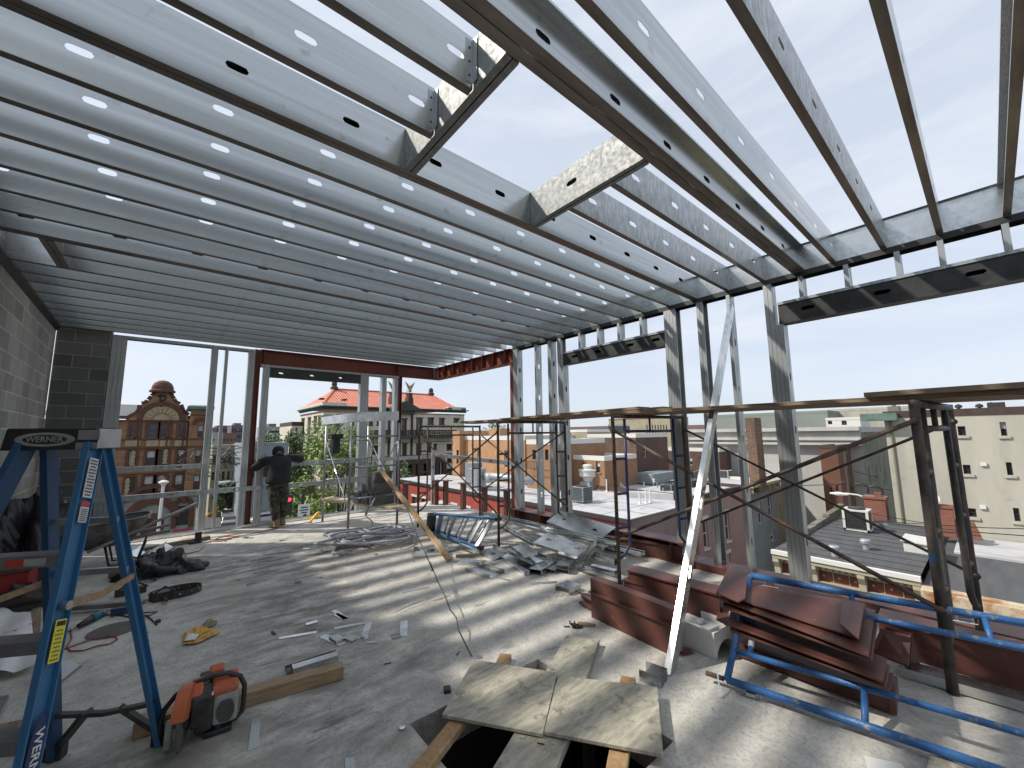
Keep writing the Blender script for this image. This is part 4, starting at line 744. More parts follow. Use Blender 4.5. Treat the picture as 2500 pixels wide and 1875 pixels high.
for xx in (1328, 1508):
    mb = MB(); mb.box((h(xx-26, 0).x, YH-.9, h(1300, 470).z), (h(xx+26, 0).x, YH+.9, h(1300, 395).z)); mb.box((h(xx-20, 0).x, YH-.7, h(1300, 395).z), (h(xx+20, 0).x, YH+.7, h(1300, 350).z)); mb.box((h(xx-24, 0).x, YH-.8, h(1300, 352).z), (h(xx+24, 0).x, YH+.8, h(1300, 344).z)); ped = ppart(mb, 'pedestal', 'hall_trim', t)
    e_ = h(xx, 344); mb = MB(); mb.lathe(e_, [(.35, 0), (.42, .5), (.3, 1.1), (.12, 1.6)], 8)
    for s_ in (-1, 1): mb.prism([e_+V((0, 0, .5)), e_+V((s_*.5, 0, .8)), e_+V((s_*1.25, 0, 2.5)), e_+V((s_*.5, 0, 1.9)), e_+V((0, 0, 1.2))], (0, .12, 0))
    mb.build('eagle_statue', 'pale_stone', ped)
mb = MB(); b0 = h(1290, 800); mb.box((h(870, 0).x, YH-2.2, h(1300, 845).z), (h(1965, 0).x, YH, h(1300, 812).z)); ppart(mb, 'balcony_slab', 'hall_green', t)
mb = MB(); mb.box((h(900, 0).x, YH-2.1, h(1300, 762).z), (h(1965, 0).x, YH-1.8, h(1300, 752).z))
for k in range(60): x_ = h(905+k*18, 0).x; mb.box((x_, YH-2.05, h(1300, 810).z), (x_+.22, YH-1.85, h(1300, 762).z))
ppart(mb, 'balustrade', 'hall_trim', t)
mb = MB(); mb.box((h(1405, 0).x, YH-3, h(1300, 1125).z), (h(1825, 0).x, YH, h(1300, 1065).z)); 
for k in range(6): x_ = h(1412+k*80, 0).x; mb.box((x_, YH-2.9, GZ), (x_+.9, YH-2.0, h(1300, 1125).z))
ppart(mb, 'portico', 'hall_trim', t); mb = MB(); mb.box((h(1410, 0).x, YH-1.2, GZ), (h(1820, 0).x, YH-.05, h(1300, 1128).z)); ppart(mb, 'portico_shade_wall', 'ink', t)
# lower wing left of the hall
wx0 = hx0+.0; xw_ = at(*c5(200, 690), 'y', ys1).x
house('hall_wing', 'lower pale stone wing at the left end of the civic building', 'building', xw_, hx0-.05, ys1-3.2, ys1+10, at(*c5(250, 665), 'y', ys1-3.2).z, 'hall_wall', (), R(c5, 'y', ys1-3.2, (222, 728, 236, 822), (272, 725, 288, 820), (205, 915, 228, 1020), (262, 915, 284, 1030)), parapet=.8, cop='hall_trim', curt=0, dep=.3)
b = MB(); b.box((h(1645, 0).x-.05, YH+11, rdz.z-.5), (h(1645, 0).x+.05, YH+11.1, h(1300, 205).z+2)); tag(b.build('antenna', 'dark_metal'), 'thin taller roof antenna behind the red ridge', 'antenna'); b = MB(); b.box((h(1705, 0).x-.05, YH+11, rdz.z-1.5), (h(1705, 0).x+.05, YH+11.1, h(1300, 285).z+1)); tag(b.build('antenna', 'dark_metal'), 'shorter roof antenna near the right end of the red ridge', 'antenna')
# ---- distant blocks -----------------------------------------------------
def pxhouse(cf, a, b0, c_, yv, depth, label, wall, nx=0, nz=0, name='apartment_block', roof='far_grey', ww=.5, wh=.5, zlow=None):
    p, q = at(*cf(a, b0), 'y', yv), at(*cf(c_, b0), 'y', yv); x0, x1, zt = p.x, q.x, p.z; rects = []
    if nx:
        zb = zlow if zlow is not None else GZ; dx, dz = (x1-x0)/nx, (zt-1-zb)/nz
        rects = [(x0+(i+.5-ww/2)*dx, zb+(j+.5-wh/2)*dz, x0+(i+.5+ww/2)*dx, zb+(j+.5+wh/2)*dz) for i in range(nx) for j in range(nz)]
    return house(name, label, 'building', x0, x1, yv, yv+depth, zt, wall, (), rects, roof=roof, parapet=.3, cop=wall, curt=0.2, dep=.3)
cZ = crop(500, 900, 250); cz = lambda x, y: (500+x*250/1270., 900+y*250/1270.)
pxhouse(cz, 335, 702, 520, 240, 30, 'dark blue glassy tower on the far left skyline', 'far_dark', 8, 6, ww=.7, wh=.6)
pxhouse(cz, 368, 676, 452, 262, 10, 'dark rooftop block standing on the far glassy tower', 'far_dark')
pxhouse(cz, 150, 706, 334, 262, 20, 'dull brown brick tower left of the far glassy tower', 'far_brick', 5, 6)
pxhouse(cz, 100, 732, 152, 225, 20, 'small dark block at the left end of the far skyline', 'far_dark')
pxhouse(cz, 228, 800, 402, 150, 12, 'grey and brown low block with square windows below the far towers', 'far_brick', 4, 3, ww=.35, wh=.3, zlow=-4)
pxhouse(cz, 96, 790, 200, 140, 12, 'dark grey low block with small windows, behind the thin lone stud', 'far_grey', 2, 3, ww=.3, wh=.3, zlow=-4)
pxhouse(cz, 745, 720, 1040, 190, 20, 'long grey concrete block with ribbon windows right of the red column', 'far_grey', 1, 6, ww=.97, wh=.35, zlow=-8)
pxhouse(cz, 800, 684, 886, 200, 8, 'small dark machine room on top of the long grey concrete block', 'far_dark')
pxhouse(cz, 470, 930, 1040, 75, 10, 'long low dark-fronted shop with grey canopy beyond the street', 'bluegrey_wall', 3, 1, ww=.7, zlow=-6)
pxhouse(cz, 100, 955, 470, 85, 12, 'row of low pale flat roofed shops beyond the left street', 'beige_wall', 6, 2, roof='white_roof', zlow=-6)
house('shop_row', 'rows of low pale roofs further along the left street', 'building', 2.2, 4.0, 100, 150, -4.2, 'far_pale', roof='white_roof')
rs = random.Random(11)
kinds = ['far_pale', 'far_brick', 'far_grey', 'beige_wall', 'old_brick', 'far_dark']; nm_ = {'far_pale': 'pale plastered', 'far_brick': 'dull brick', 'far_grey': 'grey', 'beige_wall': 'beige', 'old_brick': 'brown brick', 'far_dark': 'dark'}
Gf = 'distant houses of the town skyline'
# skyline seen between the studs and above the white roofs
k = 0
for a in np.arange(1100, 2080, 26):
    dist = 150+rs.random()*260; p = at(a, 1050, 'x', dist) if a > 1300 else at(a, 1050, 'y', dist)
    top = 1.0+rs.random()*3.6-(1.5 if a < 1500 else 0); kd = rs.choice(kinds); wdt = dist*.035+rs.random()*6
    o = house('distant_house', '%s flat-roofed house of the far skyline' % nm_[kd], 'house', p.x, p.x+wdt*1.5, p.y, p.y+wdt*1.5, top, kd, [(p.y+wdt*.3*i+.8, top-3.4, p.y+wdt*.3*i+1.8, top-1.6) for i in range(4)], [(p.x+wdt*.3*i+.8, top-3.4, p.x+wdt*.3*i+1.8, top-1.6) for i in range(4)], roof=rs.choice(['white_roof', 'far_grey']), parapet=.3, cop=kd, group=Gf, curt=0); k += 1
# ---- tan stucco row behind the white roof ----------------------------------
XT = 29.0
zt1 = at(*c6(390, 600), 'x', XT).z
house('stucco_building', 'orange tan stucco building with narrow windows behind the white roof', 'building', XT, XT+9, at(*c6(835, 700), 'x', XT).y-2.2, at(*c6(335, 700), 'x', XT).y, zt1, 'tan_stucco', R(c6, 'x', XT, (465, 745, 490, 910), (755, 750, 790, 940)), (), frame='white_trim', parapet=.4, roof='white_roof', curt=0)
yt0 = at(*c6(335, 600), 'x', XT).y
house('stucco_building', 'taller tan stucco tower at the left end of the orange stucco building', 'building', XT-.8, XT+5, yt0+.05, at(*c6(200, 700), 'x', XT-.8).y, at(*c6(250, 545), 'x', XT-.8).z, 'tan_stucco', R(c6, 'x', XT-.8, (240, 745, 265, 895)), parapet=.3, cop='tan_stucco', curt=0)
b = MB(); p = at(*c6(650, 560), 'x', XT+.5); b.box((XT+.5, p.y-1.1, zt1-.3), (XT+2, p.y+1.1, p.z+.5)); tag(b.build('chimney', 'tan_stucco'), 'square tan stucco chimney on the orange stucco building', 'chimney')
XU = 26.5; yu0, yu1 = at(*c6(1255, 700), 'x', XU).y, at(*c6(1000, 700), 'x', XU).y
house('stucco_building', 'darker brown stucco house with a fire escape seen between the right studs', 'building', XU, XU+8, yu0, yu1, at(*c6(1100, 640), 'x', XU).z, 'tan_stucco_dark', R(c6, 'x', XU, (1060, 745, 1100, 850), (1195, 740, 1235, 855)), parapet=.35, roof='white_roof', curt=0)
b = MB()
for zz in (865, 940): b.bar((XU-.6, yu0+.3, at(*c6(1100, zz), 'x', XU).z), (XU-.6, yu1-.3, at(*c6(1100, zz), 'x', XU).z), .04, .04)
for k in range(14): yy = yu0+.3+(yu1-yu0-.6)*k/13; b.bar((XU-.6, yy, at(*c6(1100, 865), 'x', XU).z), (XU-.6, yy, at(*c6(1100, 940), 'x', XU).z), .025, .025)
tag(b.build('fire_escape', 'ink'), 'black iron fire escape railing on the darker brown stucco house', 'fire escape')
XS = 29.6; ys0, ys1_ = at(*c6(1838, 900), 'x', XS).y, at(*c6(1480, 900), 'x', XS).y
house('brown_house', 'small brown two-window house with a white roof edge behind the rooftop fan', 'building', XS, XS+5, ys0, ys1_, at(*c6(1700, 815), 'x', XS).z, 'tan_stucco_dark', R(c6, 'x', XS, (1600, 880, 1655, 1000), (1745, 870, 1795, 990), (1755, 1130, 1810, 1175)), frame='hall_trim', parapet=.3, roof='white_roof', sill='tan_stucco_dark', curt=.9)
XK = 36.2; yk0 = at(*c7(240, 800), 'x', XK).y
house('brick_building', 'brown brick building with a weathered lit side and darker front, behind the scaffold', 'building', XK, XK+6.2, yk0, at(*c6(1660, 700), 'x', XK).y, at(*c7(240, 575), 'x', XK).z, 'old_brick', (), R(c7, 'y', yk0, (315, 700, 350, 830), (325, 950, 365, 1040)), frame='white_trim', wall2='dark_brick', parapet=.3, roof='white_roof', curt=0)  # front wall uses a darker brick: its shade is put into the colour
XE = 37.0; house('beige_house', 'beige rendered wall left of the brown brick building', 'building', XE, XE+5, at(*c6(1655, 600), 'x', XE).y, at(*c6(1490, 600), 'x', XE).y+1, at(*c6(1600, 530), 'x', XE).z, 'beige_wall', parapet=.2, cop='white_trim')
house('beige_house', 'low beige walls with white copings behind the pale slotted studs', 'building', 34, 42, 33, 42, at(*c6(1150, 560), 'x', 34).z, 'beige_wall', parapet=.3, roof='white_roof')
XN = 47.0; yn0 = at(*c7(900, 760), 'x', XN).y
house('brick_building', 'low dark brick house behind the leaning galvanised stud', 'building', XN, XN+14, at(*c7(1130, 760), 'x', XN).y, at(*c7(445, 760), 'x', XN).y, at(*c7(700, 725), 'x', XN).z, 'dark_brick', R(c7, 'x', XN, (800, 820, 845, 910), (920, 820, 945, 900)), (), frame='white_trim', parapet=.3, roof='white_roof', curt=.8)
XO = 120.0
house('office_block', 'wide beige office block with rows of narrow windows on the skyline', 'building', XO, XO+12, at(*c7(600, 450), 'x', XO).y, at(*c7(-60, 450), 'x', XO).y, at(*c7(300, 398), 'x', XO).z, 'beige_wall', [r for yy in (475, 555) for r in R(c7, 'x', XO, *[(345+k*30, yy, 360+k*30, yy+50) for k in range(8)])], parapet=.4, cop='far_brick', curt=0)
house('brick_building', 'long dark flat parapet of a far brick building', 'building', 90, 100, at(*c6(1880, 480), 'x', 90).y, at(*c6(1600, 480), 'x', 90).y+8, at(*c6(1700, 478), 'x', 90).z, 'far_dark', parapet=.3, roof='white_roof')
# ---- white roofed block with red street wall ----------------------------------
X0, Y0, ZR = 21.1, 14.45, -3.4
lw_ = []
for (a, b0, c_, d) in ((55, 1310, 92, 1330), (190, 1340, 247, 1364), (350, 1370, 390, 1396), (640, 1430, 690, 1460)):
    p, q = at(*c6(a, b0), 'x', X0), at(*c6(c_, d), 'x', X0); lw_.append((q.y, q.z-.55, p.y, q.z+.1))
p, q = at(*cr(1418, 615), 'x', X0), at(*cr(1475, 745), 'x', X0); lw_.append((q.y, q.z, p.y, p.z)); p, q = at(*cr(1545, 640), 'x', X0), at(*cr(1600, 740), 'x', X0); lw_.append((q.y, q.z, p.y, p.z))
lw_ = [r for r in lw_ if r[2] > r[0]+.1]
blk = house('row_building', 'long low building with white roof and red painted street wall across the street', 'building', X0, 27.7, Y0, 47, ZR, 'red_painted', lw_, (), roof='white_roof', lintel='white_trim', frame='hall_trim', parapet=0.0, wall2='mauve_brick', curt=0)
mb = MB(); mb.box((X0-.18, Y0-.06, ZR-.22), (X0-.001, 47, ZR+.02)); mb.build('gutter', 'black_edge', blk); mb = MB(); mb.box((X0-.001, Y0-.12, ZR-.02), (27.7, Y0-.001, ZR+.05)); mb.build('roof_edging', 'white_trim', blk)
mb = MB()
for k in range(9): mb.box((X0+.1, Y0+2+k*3.4, ZR+.002), (27.6, Y0+2.05+k*3.4, ZR+.012))
for k in range(2): mb.box((X0+2.2+k*2.3, Y0+.1, ZR+.0125), (X0+2.24+k*2.3, 46, ZR+.02))
mb.build('roof_seams', 'ac_grey', blk)
blk2 = house('row_building', 'wide rear part of the white roofed block full of roof equipment', 'building', 27.71, 52, Y0+.3, 30, ZR+.01, 'mauve_brick', (), (), roof='white_roof', parapet=0)
def rwins(cf, pv, lst): return R(cf, 'y', pv, *lst)
YP = Y0-.06
def pk(a, b0, c_, d): return (a, b0, c_, d)
pw = R(b9, 'y', YP, (282, 172, 322, 335), (415, 130, 452, 290), (425, 375, 458, 500))
pk0, pk1 = at(*b9(255, 200), 'y', YP).x, at(*b9(560, 200), 'y', YP).x
house('row_house', 'pink rendered row house with white window surrounds behind the right studs', 'row house', pk0, pk1, YP, YP+9, ZR+.4, 'pink_wall', (), [r for r in pw if r[3] < ZR+.2], frame='white_trim', sill='white_trim', lintel='white_trim', roof='white_roof', parapet=.2, cop='hall_trim', curt=.5)
bw_ = R(b9, 'y', YP, (612, 65, 645, 190), (672, 30, 705, 160), (690, 240, 718, 290), (570, 110, 590, 210))
bk1 = at(*c7(1740, 1150), 'y', YP).x; zc = at(*c7(1640, 1090), 'y', YP).z
bh = house('row_house', 'blue grey row house with a bracketed wooden cornice', 'row house', pk1+.02, bk1, YP, YP+9, zc, 'bluegrey_wall', (), [r for r in bw_ if r[3] < zc-.3 and r[0] > pk1+.1 and r[2] < bk1-.1], frame='white_trim', sill='bluegrey_wall', lintel='bluegrey_wall', roof='white_roof', parapet=.2, cop='white_trim', curt=.4)
mb = MB(); mb.box((pk1+.02, YP-.6, zc-.1), (bk1+.2, YP-.001, zc+.12)); mb.box((pk1+.02, YP-.15, zc-.75), (bk1, YP-.001, zc-.65)); mb.build('cornice', 'cornice_cream', bh)
for k in range(6): x_ = pk1+.3+k*(bk1-pk1-.6)/5; mb = MB(); mb.box((x_-.09, YP-.5, zc-.65), (x_+.09, YP-.002, zc-.11)); mb.build('bracket', 'cornice_cream', bh)
house('row_house', 'beige row house right of the blue grey one', 'row house', bk1+.03, bk1+4.5, YP+.1, YP+9, zc-.6, 'beige_wall', (), R(c7, 'y', YP+.1, (1772, 1345, 1810, 1525)), frame='white_trim', roof='tar_roof', parapet=.2, curt=0)
# roof equipment on the white roof
def onroof(cf, x, y, z=ZR): return at(*cf(x, y), 'z', z)
p = onroof(c6, 1670, 1175); t = thing('exhaust_fan', p, 'white mushroom shaped exhaust fan on the white roof', 'exhaust fan')
b = MB(); b.box(p+V((-.55, -.55, 0)), p+V((.55, .55, .75))); b.build('curb', 'vent_metal', t); b = MB(); b.lathe(p+V((0, 0, .75)), [(.45, 0), (.5, .3), (.84, .5), (.86, .56), (.84, .62), (.84, .95), (.9, .97), (.9, 1.05), (.62, 1.12), (.52, 1.15), (.52, 1.42), (.42, 1.52), (.1, 1.56)], 20); b.build('hood', 'ac_white', t)
def condenser(p, s, lab, m_='ac_grey', grp=None):
    t = thing('air_conditioner', p, lab, 'air conditioner', grp); b = MB(); a, hgt = s
    b.box(p+V((-a, -a, .1)), p+V((a, a, .16+hgt))); b.build('cabinet', m_, t)
    b = MB()
    for k in range(9):
        z = .2+k*hgt/9.5; b.box(p+V((-a-.03, -a+.08, z)), p+V((-a-.004, a-.08, z+.05))); b.box(p+V((-a+.08, -a-.03, z)), p+V((a-.08, -a-.004, z+.05)))
    b.build('louvres', 'dark_metal', t); b = MB(); b.lathe(p+V((0, 0, .165+hgt)), [(a*.8, 0), (a*.8, .05), (a*.5, .09), (.05, .1)], 14); b.build('fan_grille', 'dark_metal', t)
    b = MB()
    for sx in (-1, 1):
        for sy in (-1, 1): b.box(p+V((sx*a*.8-.04, sy*a*.8-.04, 0)), p+V((sx*a*.8+.04, sy*a*.8+.04, .1)))
    b.build('feet', 'dark_metal', t)
GA = 'air conditioning units on the town roofs'
condenser(onroof(c6, 1600, 1310), (.55, 1.0), 'grey condenser on the white roof in front of the mushroom fan', grp=GA)
condenser(onroof(c7, 590, 1230), (.5, .7), 'small grey condenser beside the long pipe run on the white roof', grp=GA)
condenser(onroof(c7, 840, 1065), (.6, .8), 'pale condenser at the back of the white roof left of the leaning stud', 'ac_white', GA); condenser(onroof(c7, 1195, 1060), (.6, .8), 'pale condenser at the back of the white roof right of the leaning stud', 'ac_white', GA)
p = onroof(c7, 440, 1125); b = MB(); b.box(p+V((-2.0, -1.0, .3)), p+V((2.6, 1.0, 1.25))); tag(b.build('rooftop_unit', 'ac_grey', bevel=.05), 'long blue grey rooftop air handler on the white roof', 'air handler')
t = thing('duct_unit', onroof(c6, 480, 1180), 'grey sheet metal ducts and plenum boxes on the white roof behind the red stub posts', 'duct'); p = onroof(c6, 480, 1180)
b = MB(); b.box(p+V((-.5, -.5, 0)), p+V((.5, .9, 2.0))); b.build('plenum', 'vent_metal', t, bevel=.03); b = MB(); b.box(p+V((0.2, 1.2, .0)), p+V((1.3, 2.6, 2.4))); b.build('plenum', 'ac_grey', t, bevel=.03)
b = MB(); b.tube([p+V((.3, -.4, 1.3)), p+V((.5, -2.2, 1.35)), p+V((1.2, -6, 1.2))], .33, 12); b.build('round_duct', 'vent_metal', t, True); b = MB(); b.lathe(p+V((.35, -1.2, .75)), [(.3, 0), (.36, .1), (.36, .7), (.2, .85)], 14); b.build('blower', 'vent_metal', t, True)
for i, (q, hh) in enumerate(((c7(275, 1330), .9), (c7(345, 1320), 1.0), (c7(390, 1315), .9), (c6(1865, 1200), 1.1), (c7(320, 1165), .6))):
    p = at(*q, 'z', ZR); b = MB(); b.tube([p, p+V((0, 0, hh))], .06, 8); b.lathe(p+V((0, 0, 0)), [(.16, 0), (.08, .15)], 8)
    tag(b.build('vent_pipe', 'white_trim'), '%s white plumbing vent pipe of the white roof, counted from the left studs' % ORD[i], 'vent pipe', 'vent pipes on the white roof')
pp = [onroof(c7, 160, 1095)+V((0, 0, .9)), onroof(c7, 440, 1160)+V((0, 0, .6))]; b = MB(); b.tube(pp, .06, 6); b.tube([q+V((0, 0, .18)) for q in pp], .06, 6)
for k in (0.05, .5, .95): q = pp[0].lerp(pp[1], k); b.bar(q+V((0, 0, .2)), V((q.x, q.y, ZR)), .06, .06)
tag(b.build('pipe_run', 'white_trim'), 'pair of pale pipes on stands across the white roof', 'pipe')
b = MB(); b.prism([onroof(c7, 130, 1250), onroof(c7, 640, 1250), onroof(c7, 640, 1290), onroof(c7, 130, 1262)], (0, 0, .45)); tag(b.build('roof_curb', 'white_roof'), 'low white curb wall crossing the white roof', 'roof curb')
rq = random.Random(77)
for i in range(34):
    xx = rq.uniform(30, 50); yy = rq.uniform(15.5, 29) if xx < 52 else 20
    kd = rq.choice(['pipe', 'box', 'hood']); z = ZR+.01; b = MB()
    if kd == 'pipe': b.tube([(xx, yy, z), (xx, yy, z+rq.uniform(.3, .9))], .05, 6)
    elif kd == 'box': s1, s2 = rq.uniform(.2, .6), rq.uniform(.2, .5); b.box((xx-s1, yy-s2, z), (xx+s1, yy+s2, z+rq.uniform(.25, .7))); b.box((xx-s1-.05, yy-s2-.05, z+.7), (xx+s1+.05, yy+s2+.05, z+.76))
    else: b.lathe((xx, yy, z), [(.12, 0), (.12, .35), (.25, .36), (.22, .5), (.03, .58)], 10)
    tag(b.build('roof_fixture', rq.choice(['vent_metal', 'ac_white', 'ac_grey', 'dark_metal'])), 'small %s among the equipment at the back of the white roof' % {'pipe': 'upright pipe', 'box': 'metal box', 'hood': 'round vent hood'}[kd], 'roof fixture', 'small fixtures on the white roof')
# ---- right hand side -----------------------------------------------------------
b = MB(); p, q = at(*c7(1405, 400), 'x', 40), at(*c7(1430, 1000), 'x', 40); y0_ = at(*c7(1510, 400), 'x', 40).y; b.box((40, y0_, -3.6), (41.6, p.y, p.z)); tag(b.build('chimney', 'old_brick'), 'tall red brick chimney stack right of the leaning stud', 'chimney')
XH = 50.0; yh0 = at(*c8(440, 490), 'x', XH).y; yh1 = at(*c7(770, 560), 'x', XH).y
t = house('theatre', 'pale windowless theatre wall with a broad stone cornice band', 'building', XH, XH+16, yh0, yh1, at(*c8(300, 505), 'x', XH).z, 'pale_block', (), R(c8, 'y', yh0, (505, 650, 512, 740), (545, 640, 553, 735), (580, 630, 590, 720), (533, 930, 545, 1090), (615, 905, 628, 1050), (655, 910, 668, 990), (690, 890, 700, 960)), wall2='mossy_wall', parapet=.4, cop='theatre_stone', curt=0)
zz = [at(*c8(0, y_), 'x', XH).z for y_ in (500, 540, 605, 640, 665, 690)]
mb = MB(); mb.box((XH-.7, yh0, zz[1]), (XH-.031, yh1, zz[0])); mb.box((XH-.25, yh0, zz[2]), (XH-.001, yh1, zz[1]-.01)); mb.box((XH-.4, yh0, zz[3]), (XH-.001, yh1, zz[2]-.01)); mb.box((XH-.8, yh0, zz[5]), (XH-.001, yh1, zz[4])); mb.build('cornice', 'theatre_stone', t)
X9 = 45.0; p, q = at(*c8(0, 700), 'x', X9), at(*c8(190, 690), 'x', X9)
house('narrow_building', 'narrow reddish brown rear wing in front of the theatre wall', 'building', X9, X9+4.8, q.y, p.y, p.z, 'narrow_brown', R(c8, 'x', X9, (118, 1150, 145, 1240), (178, 1130, 205, 1250)), parapet=.2, cop='hall_trim', curt=0)
X1 = 62.0
house('penthouse', 'white two-level penthouse hut with terrace on the theatre roof', 'building', X1-8, X1-3, at(*c8(440, 420), 'x', X1-8).y, at(*c8(70, 420), 'x', X1-8).y, at(*c8(250, 400), 'x', X1-8).z, 'white_trim', R(c8, 'x', X1-8, (92, 432, 142, 468), (240, 430, 300, 475)), z0=zz[0]-.5, parapet=.15, roof='white_roof', curt=0)
house('warehouse', 'large plain sage green wall rising behind the theatre', 'building', 75, 95, at(*c8(95, 400), 'x', 75).y, at(*c7(1100, 400), 'x', 75).y, at(*c7(1700, 345), 'x', 75).z, 'sage_wall', parapet=.3, cop='sage_wall')
house('warehouse', 'plain cream wall behind the sage green one, nearer the right', 'building', 82, 95, at(*c8(1060, 300), 'x', 82).y, at(*c8(100, 300), 'x', 82).y, at(*c8(600, 290), 'x', 82).z, 'cream_stucco', parapet=.3, cop='cream_stucco')
XC = 30.35; yc1 = at(*c8(690, 345), 'x', XC).y; zc_ = at(*c8(900, 335), 'x', XC).z
cw_ = R(c8, 'x', XC, (1945, 445, 2035, 592), (2012, 878, 2100, 1020), (2090, 1370, 2180, 1520), (1490, 490, 1590, 590), (1548, 905, 1645, 1008), (1600, 1372, 1705, 1475))
cw_ = [r for r in cw_]
t = house('cream_building', 'tall cream stucco building with small scattered windows on the far right', 'building', XC, XC+14, yc1-14, yc1, zc_, 'cream_stucco', cw_, (), sill='cream_stucco', frame='hall_trim', parapet=.25, cop='hall_trim', curt=.2)
for q in ((1775, 900), (1768, 1363)): p = at(*c8(*q), 'x', XC); mb = MB(); mb.box((XC-.1, p.y-.1, p.z-.08), (XC-.001, p.y+.1, p.z+.08)); mb.build('wall_light', 'white_trim', t)
mb = MB(); mb.tube([(XC-.08, yc1-5.7, GZ+2), (XC-.08, yc1-5.0, zc_-3.4)], .04, 6); mb.tube([(XC-.06, yc1-.25, GZ), (XC-.06, yc1-.25, zc_-.3)], .05, 6); mb.build('downpipe', 'mossy_wall', t)
mb = MB(); mb.box((XC-.7, yc1-.6, zc_-.45), (XC+.3, yc1+.9, zc_-.05)); mb.build('cornice_end', 'green_copper', t)
for i, (x_, y_) in enumerate(((1505, 290), (1730, 285), (1860, 270), (1300, 300))):
    p = at(*c8(x_, y_), 'x', XC+2); b = MB(); b.tube([(p.x, p.y, zc_-.1), (p.x, p.y, p.z+.05)], .07, 8); b.lathe((p.x, p.y, p.z+.0), [(.14, 0), (.14, .12), (.02, .2)], 8); tag(b.build('vent_pipe', 'dark_metal'), '%s small roof pipe on top of the cream building' % ORD[i], 'vent pipe', 'roof pipes of the cream building')
p = at(*c8(1910, 265), 'x', XC+2); b = MB(); b.box(p+V((-.3, -.3, -.4)), p+V((.3, .3, .15))); tag(b.build('roof_box', 'dark_metal'), 'small dark box on the roof of the cream building', 'roof box')
p = at(*c8(800, 300), 'x', XC+1.5); b = MB(); b.box((p.x, p.y-.25, zc_-.2), (p.x+.6, p.y+.25, p.z+.15)); b.lathe((p.x+.3, p.y, p.z+.15), [(.1, 0), (.1, .4), (.22, .45), (.18, .55)], 8); tag(b.build('chimney', 'mossy_wall'), 'dark chimney with a cowl on the cream building left corner', 'chimney')
# black roofed row house on the corner, with carved cornice
XB, ZB_ = 20.0, -3.35; yb0, yb1 = 2.12, 6.6
t = thing('corner_house', ((XB+30)/2, 4.4, GZ), 'corner row house with black tar roof and bracketed cream cornice over red panels', 'row house')
mb = MB(); wallface(mb, 'x', XB+.45, yb0, yb1, GZ, ZB_-.3, [(yb0+.7+i*1.3, ZB_-4.2, yb0+1.45+i*1.3, ZB_-2.4) for i in range(3)], .15); wallface(mb, 'y', yb0, XB+.45, 30.3, GZ, ZB_-.3, [], .1); mb.add([(XB+.45, yb1, GZ), (30.3, yb1, GZ), (30.3, yb1, ZB_-.1), (XB+.45, yb1, ZB_-.1)], [(3, 2, 1, 0)]); mb.build('wall', 'cornice_red', t)
for i in range(3): window(t, 'x', XB+.45, (yb0+.7+i*1.3, ZB_-4.2, yb0+1.45+i*1.3, ZB_-2.4), .15, 'white_trim', sill='white_trim', lintel='white_trim')
mb = MB(); mb.add([(XB+.1, yb0, ZB_), (30.3, yb0, ZB_+.05), (30.3, yb1, ZB_+.05), (XB+.1, yb1, ZB_)], [(0, 1, 2, 3)]); mb.add([(XB+.1, yb1, ZB_-.3), (30.3, yb1, ZB_-.3), (30.3, yb1, ZB_+.05), (XB+.1, yb1, ZB_)], [(3, 2, 1, 0)]); mb.build('roof', 'tar_roof', t)
mb = MB(); mb.box((XB-.06, yb0-.02, ZB_-.14), (XB+.12, yb1+.02, ZB_+.02)); mb.build('roof_edging', 'white_trim', t)
mb = MB(); mb.box((XB+.0, yb0, ZB_-.30), (XB+.45, yb1, ZB_-.145)); mb.box((XB+.34, yb0, ZB_-.52), (XB+.449, yb1, ZB_-.31)); mb.box((XB+.25, yb0, ZB_-1.02), (XB+.449, yb1, ZB_-.93)); mb.box((XB+.3, yb0, ZB_-1.42), (XB+.449, yb1, ZB_-1.33))
for k in range(22): y_ = yb0+.1+k*(yb1-yb0-.2)/21; mb.box((XB+.12, y_-.05, ZB_-.42), (XB+.34, y_+.05, ZB_-.301))
mb.build('cornice', 'cornice_cream', t)
for y_ in (yb0+.1, yb0+1.6, yb0+3.1, yb1-.1):
    mb = MB(); mb.prism([(XB+.02, y_-.11, ZB_-.301), (XB+.02, y_-.11, ZB_-.45), (XB+.18, y_-.11, ZB_-.7), (XB+.2, y_-.11, ZB_-.95), (XB+.32, y_-.11, ZB_-1.25), (XB+.448, y_-.11, ZB_-1.32), (XB+.448, y_-.11, ZB_-.301)], (0, .22, 0)); mb.build('bracket', 'cornice_cream', t)
mb = MB()
for k in range(9): y_ = yb0+.28+k*.5; mb.lathe((XB+.449, y_+.05, ZB_-.72), [(.045, 0), (.04, .03), (.01, .045)], 8, (-1, 0, 0))
for k in range(10): y_ = yb0+.02+k*.5; mb.box((XB+.42, y_-.012, ZB_-.92), (XB+.449, y_+.012, ZB_-.53))
mb.build('rosettes', 'cornice_cream', t)
mb = MB()
for k in range(11): mb.box((XB+.6+k*.88, yb0+.02, ZB_+.012+k*.0045), (XB+.64+k*.88, yb1-.02, ZB_+.026+k*.0045))
mb.build('roof_seams', 'tar_roof', t); mb = MB()
for k in range(8): mb.box((XB+2+k*1.25, yb1-.28, ZB_+.0), (XB+3.22+k*1.25, yb1, ZB_+.22+(k % 2)*.05+max(0, k-3)*.07))
mb.build('parapet', 'mossy_wall', t)
p = at(*cb_(960, 640), 'z', ZB_+.03); 
t = thing('air_conditioner', p, 'white framed condenser with black grilles standing on the black roof', 'air conditioner', GA)
b = MB(); a = .46
for sx in (-1, 1):
    for sy in (-1, 1): b.box(p+V((sx*a-.05, sy*a-.05, .04)), p+V((sx*a+.05, sy*a+.05, .98)))
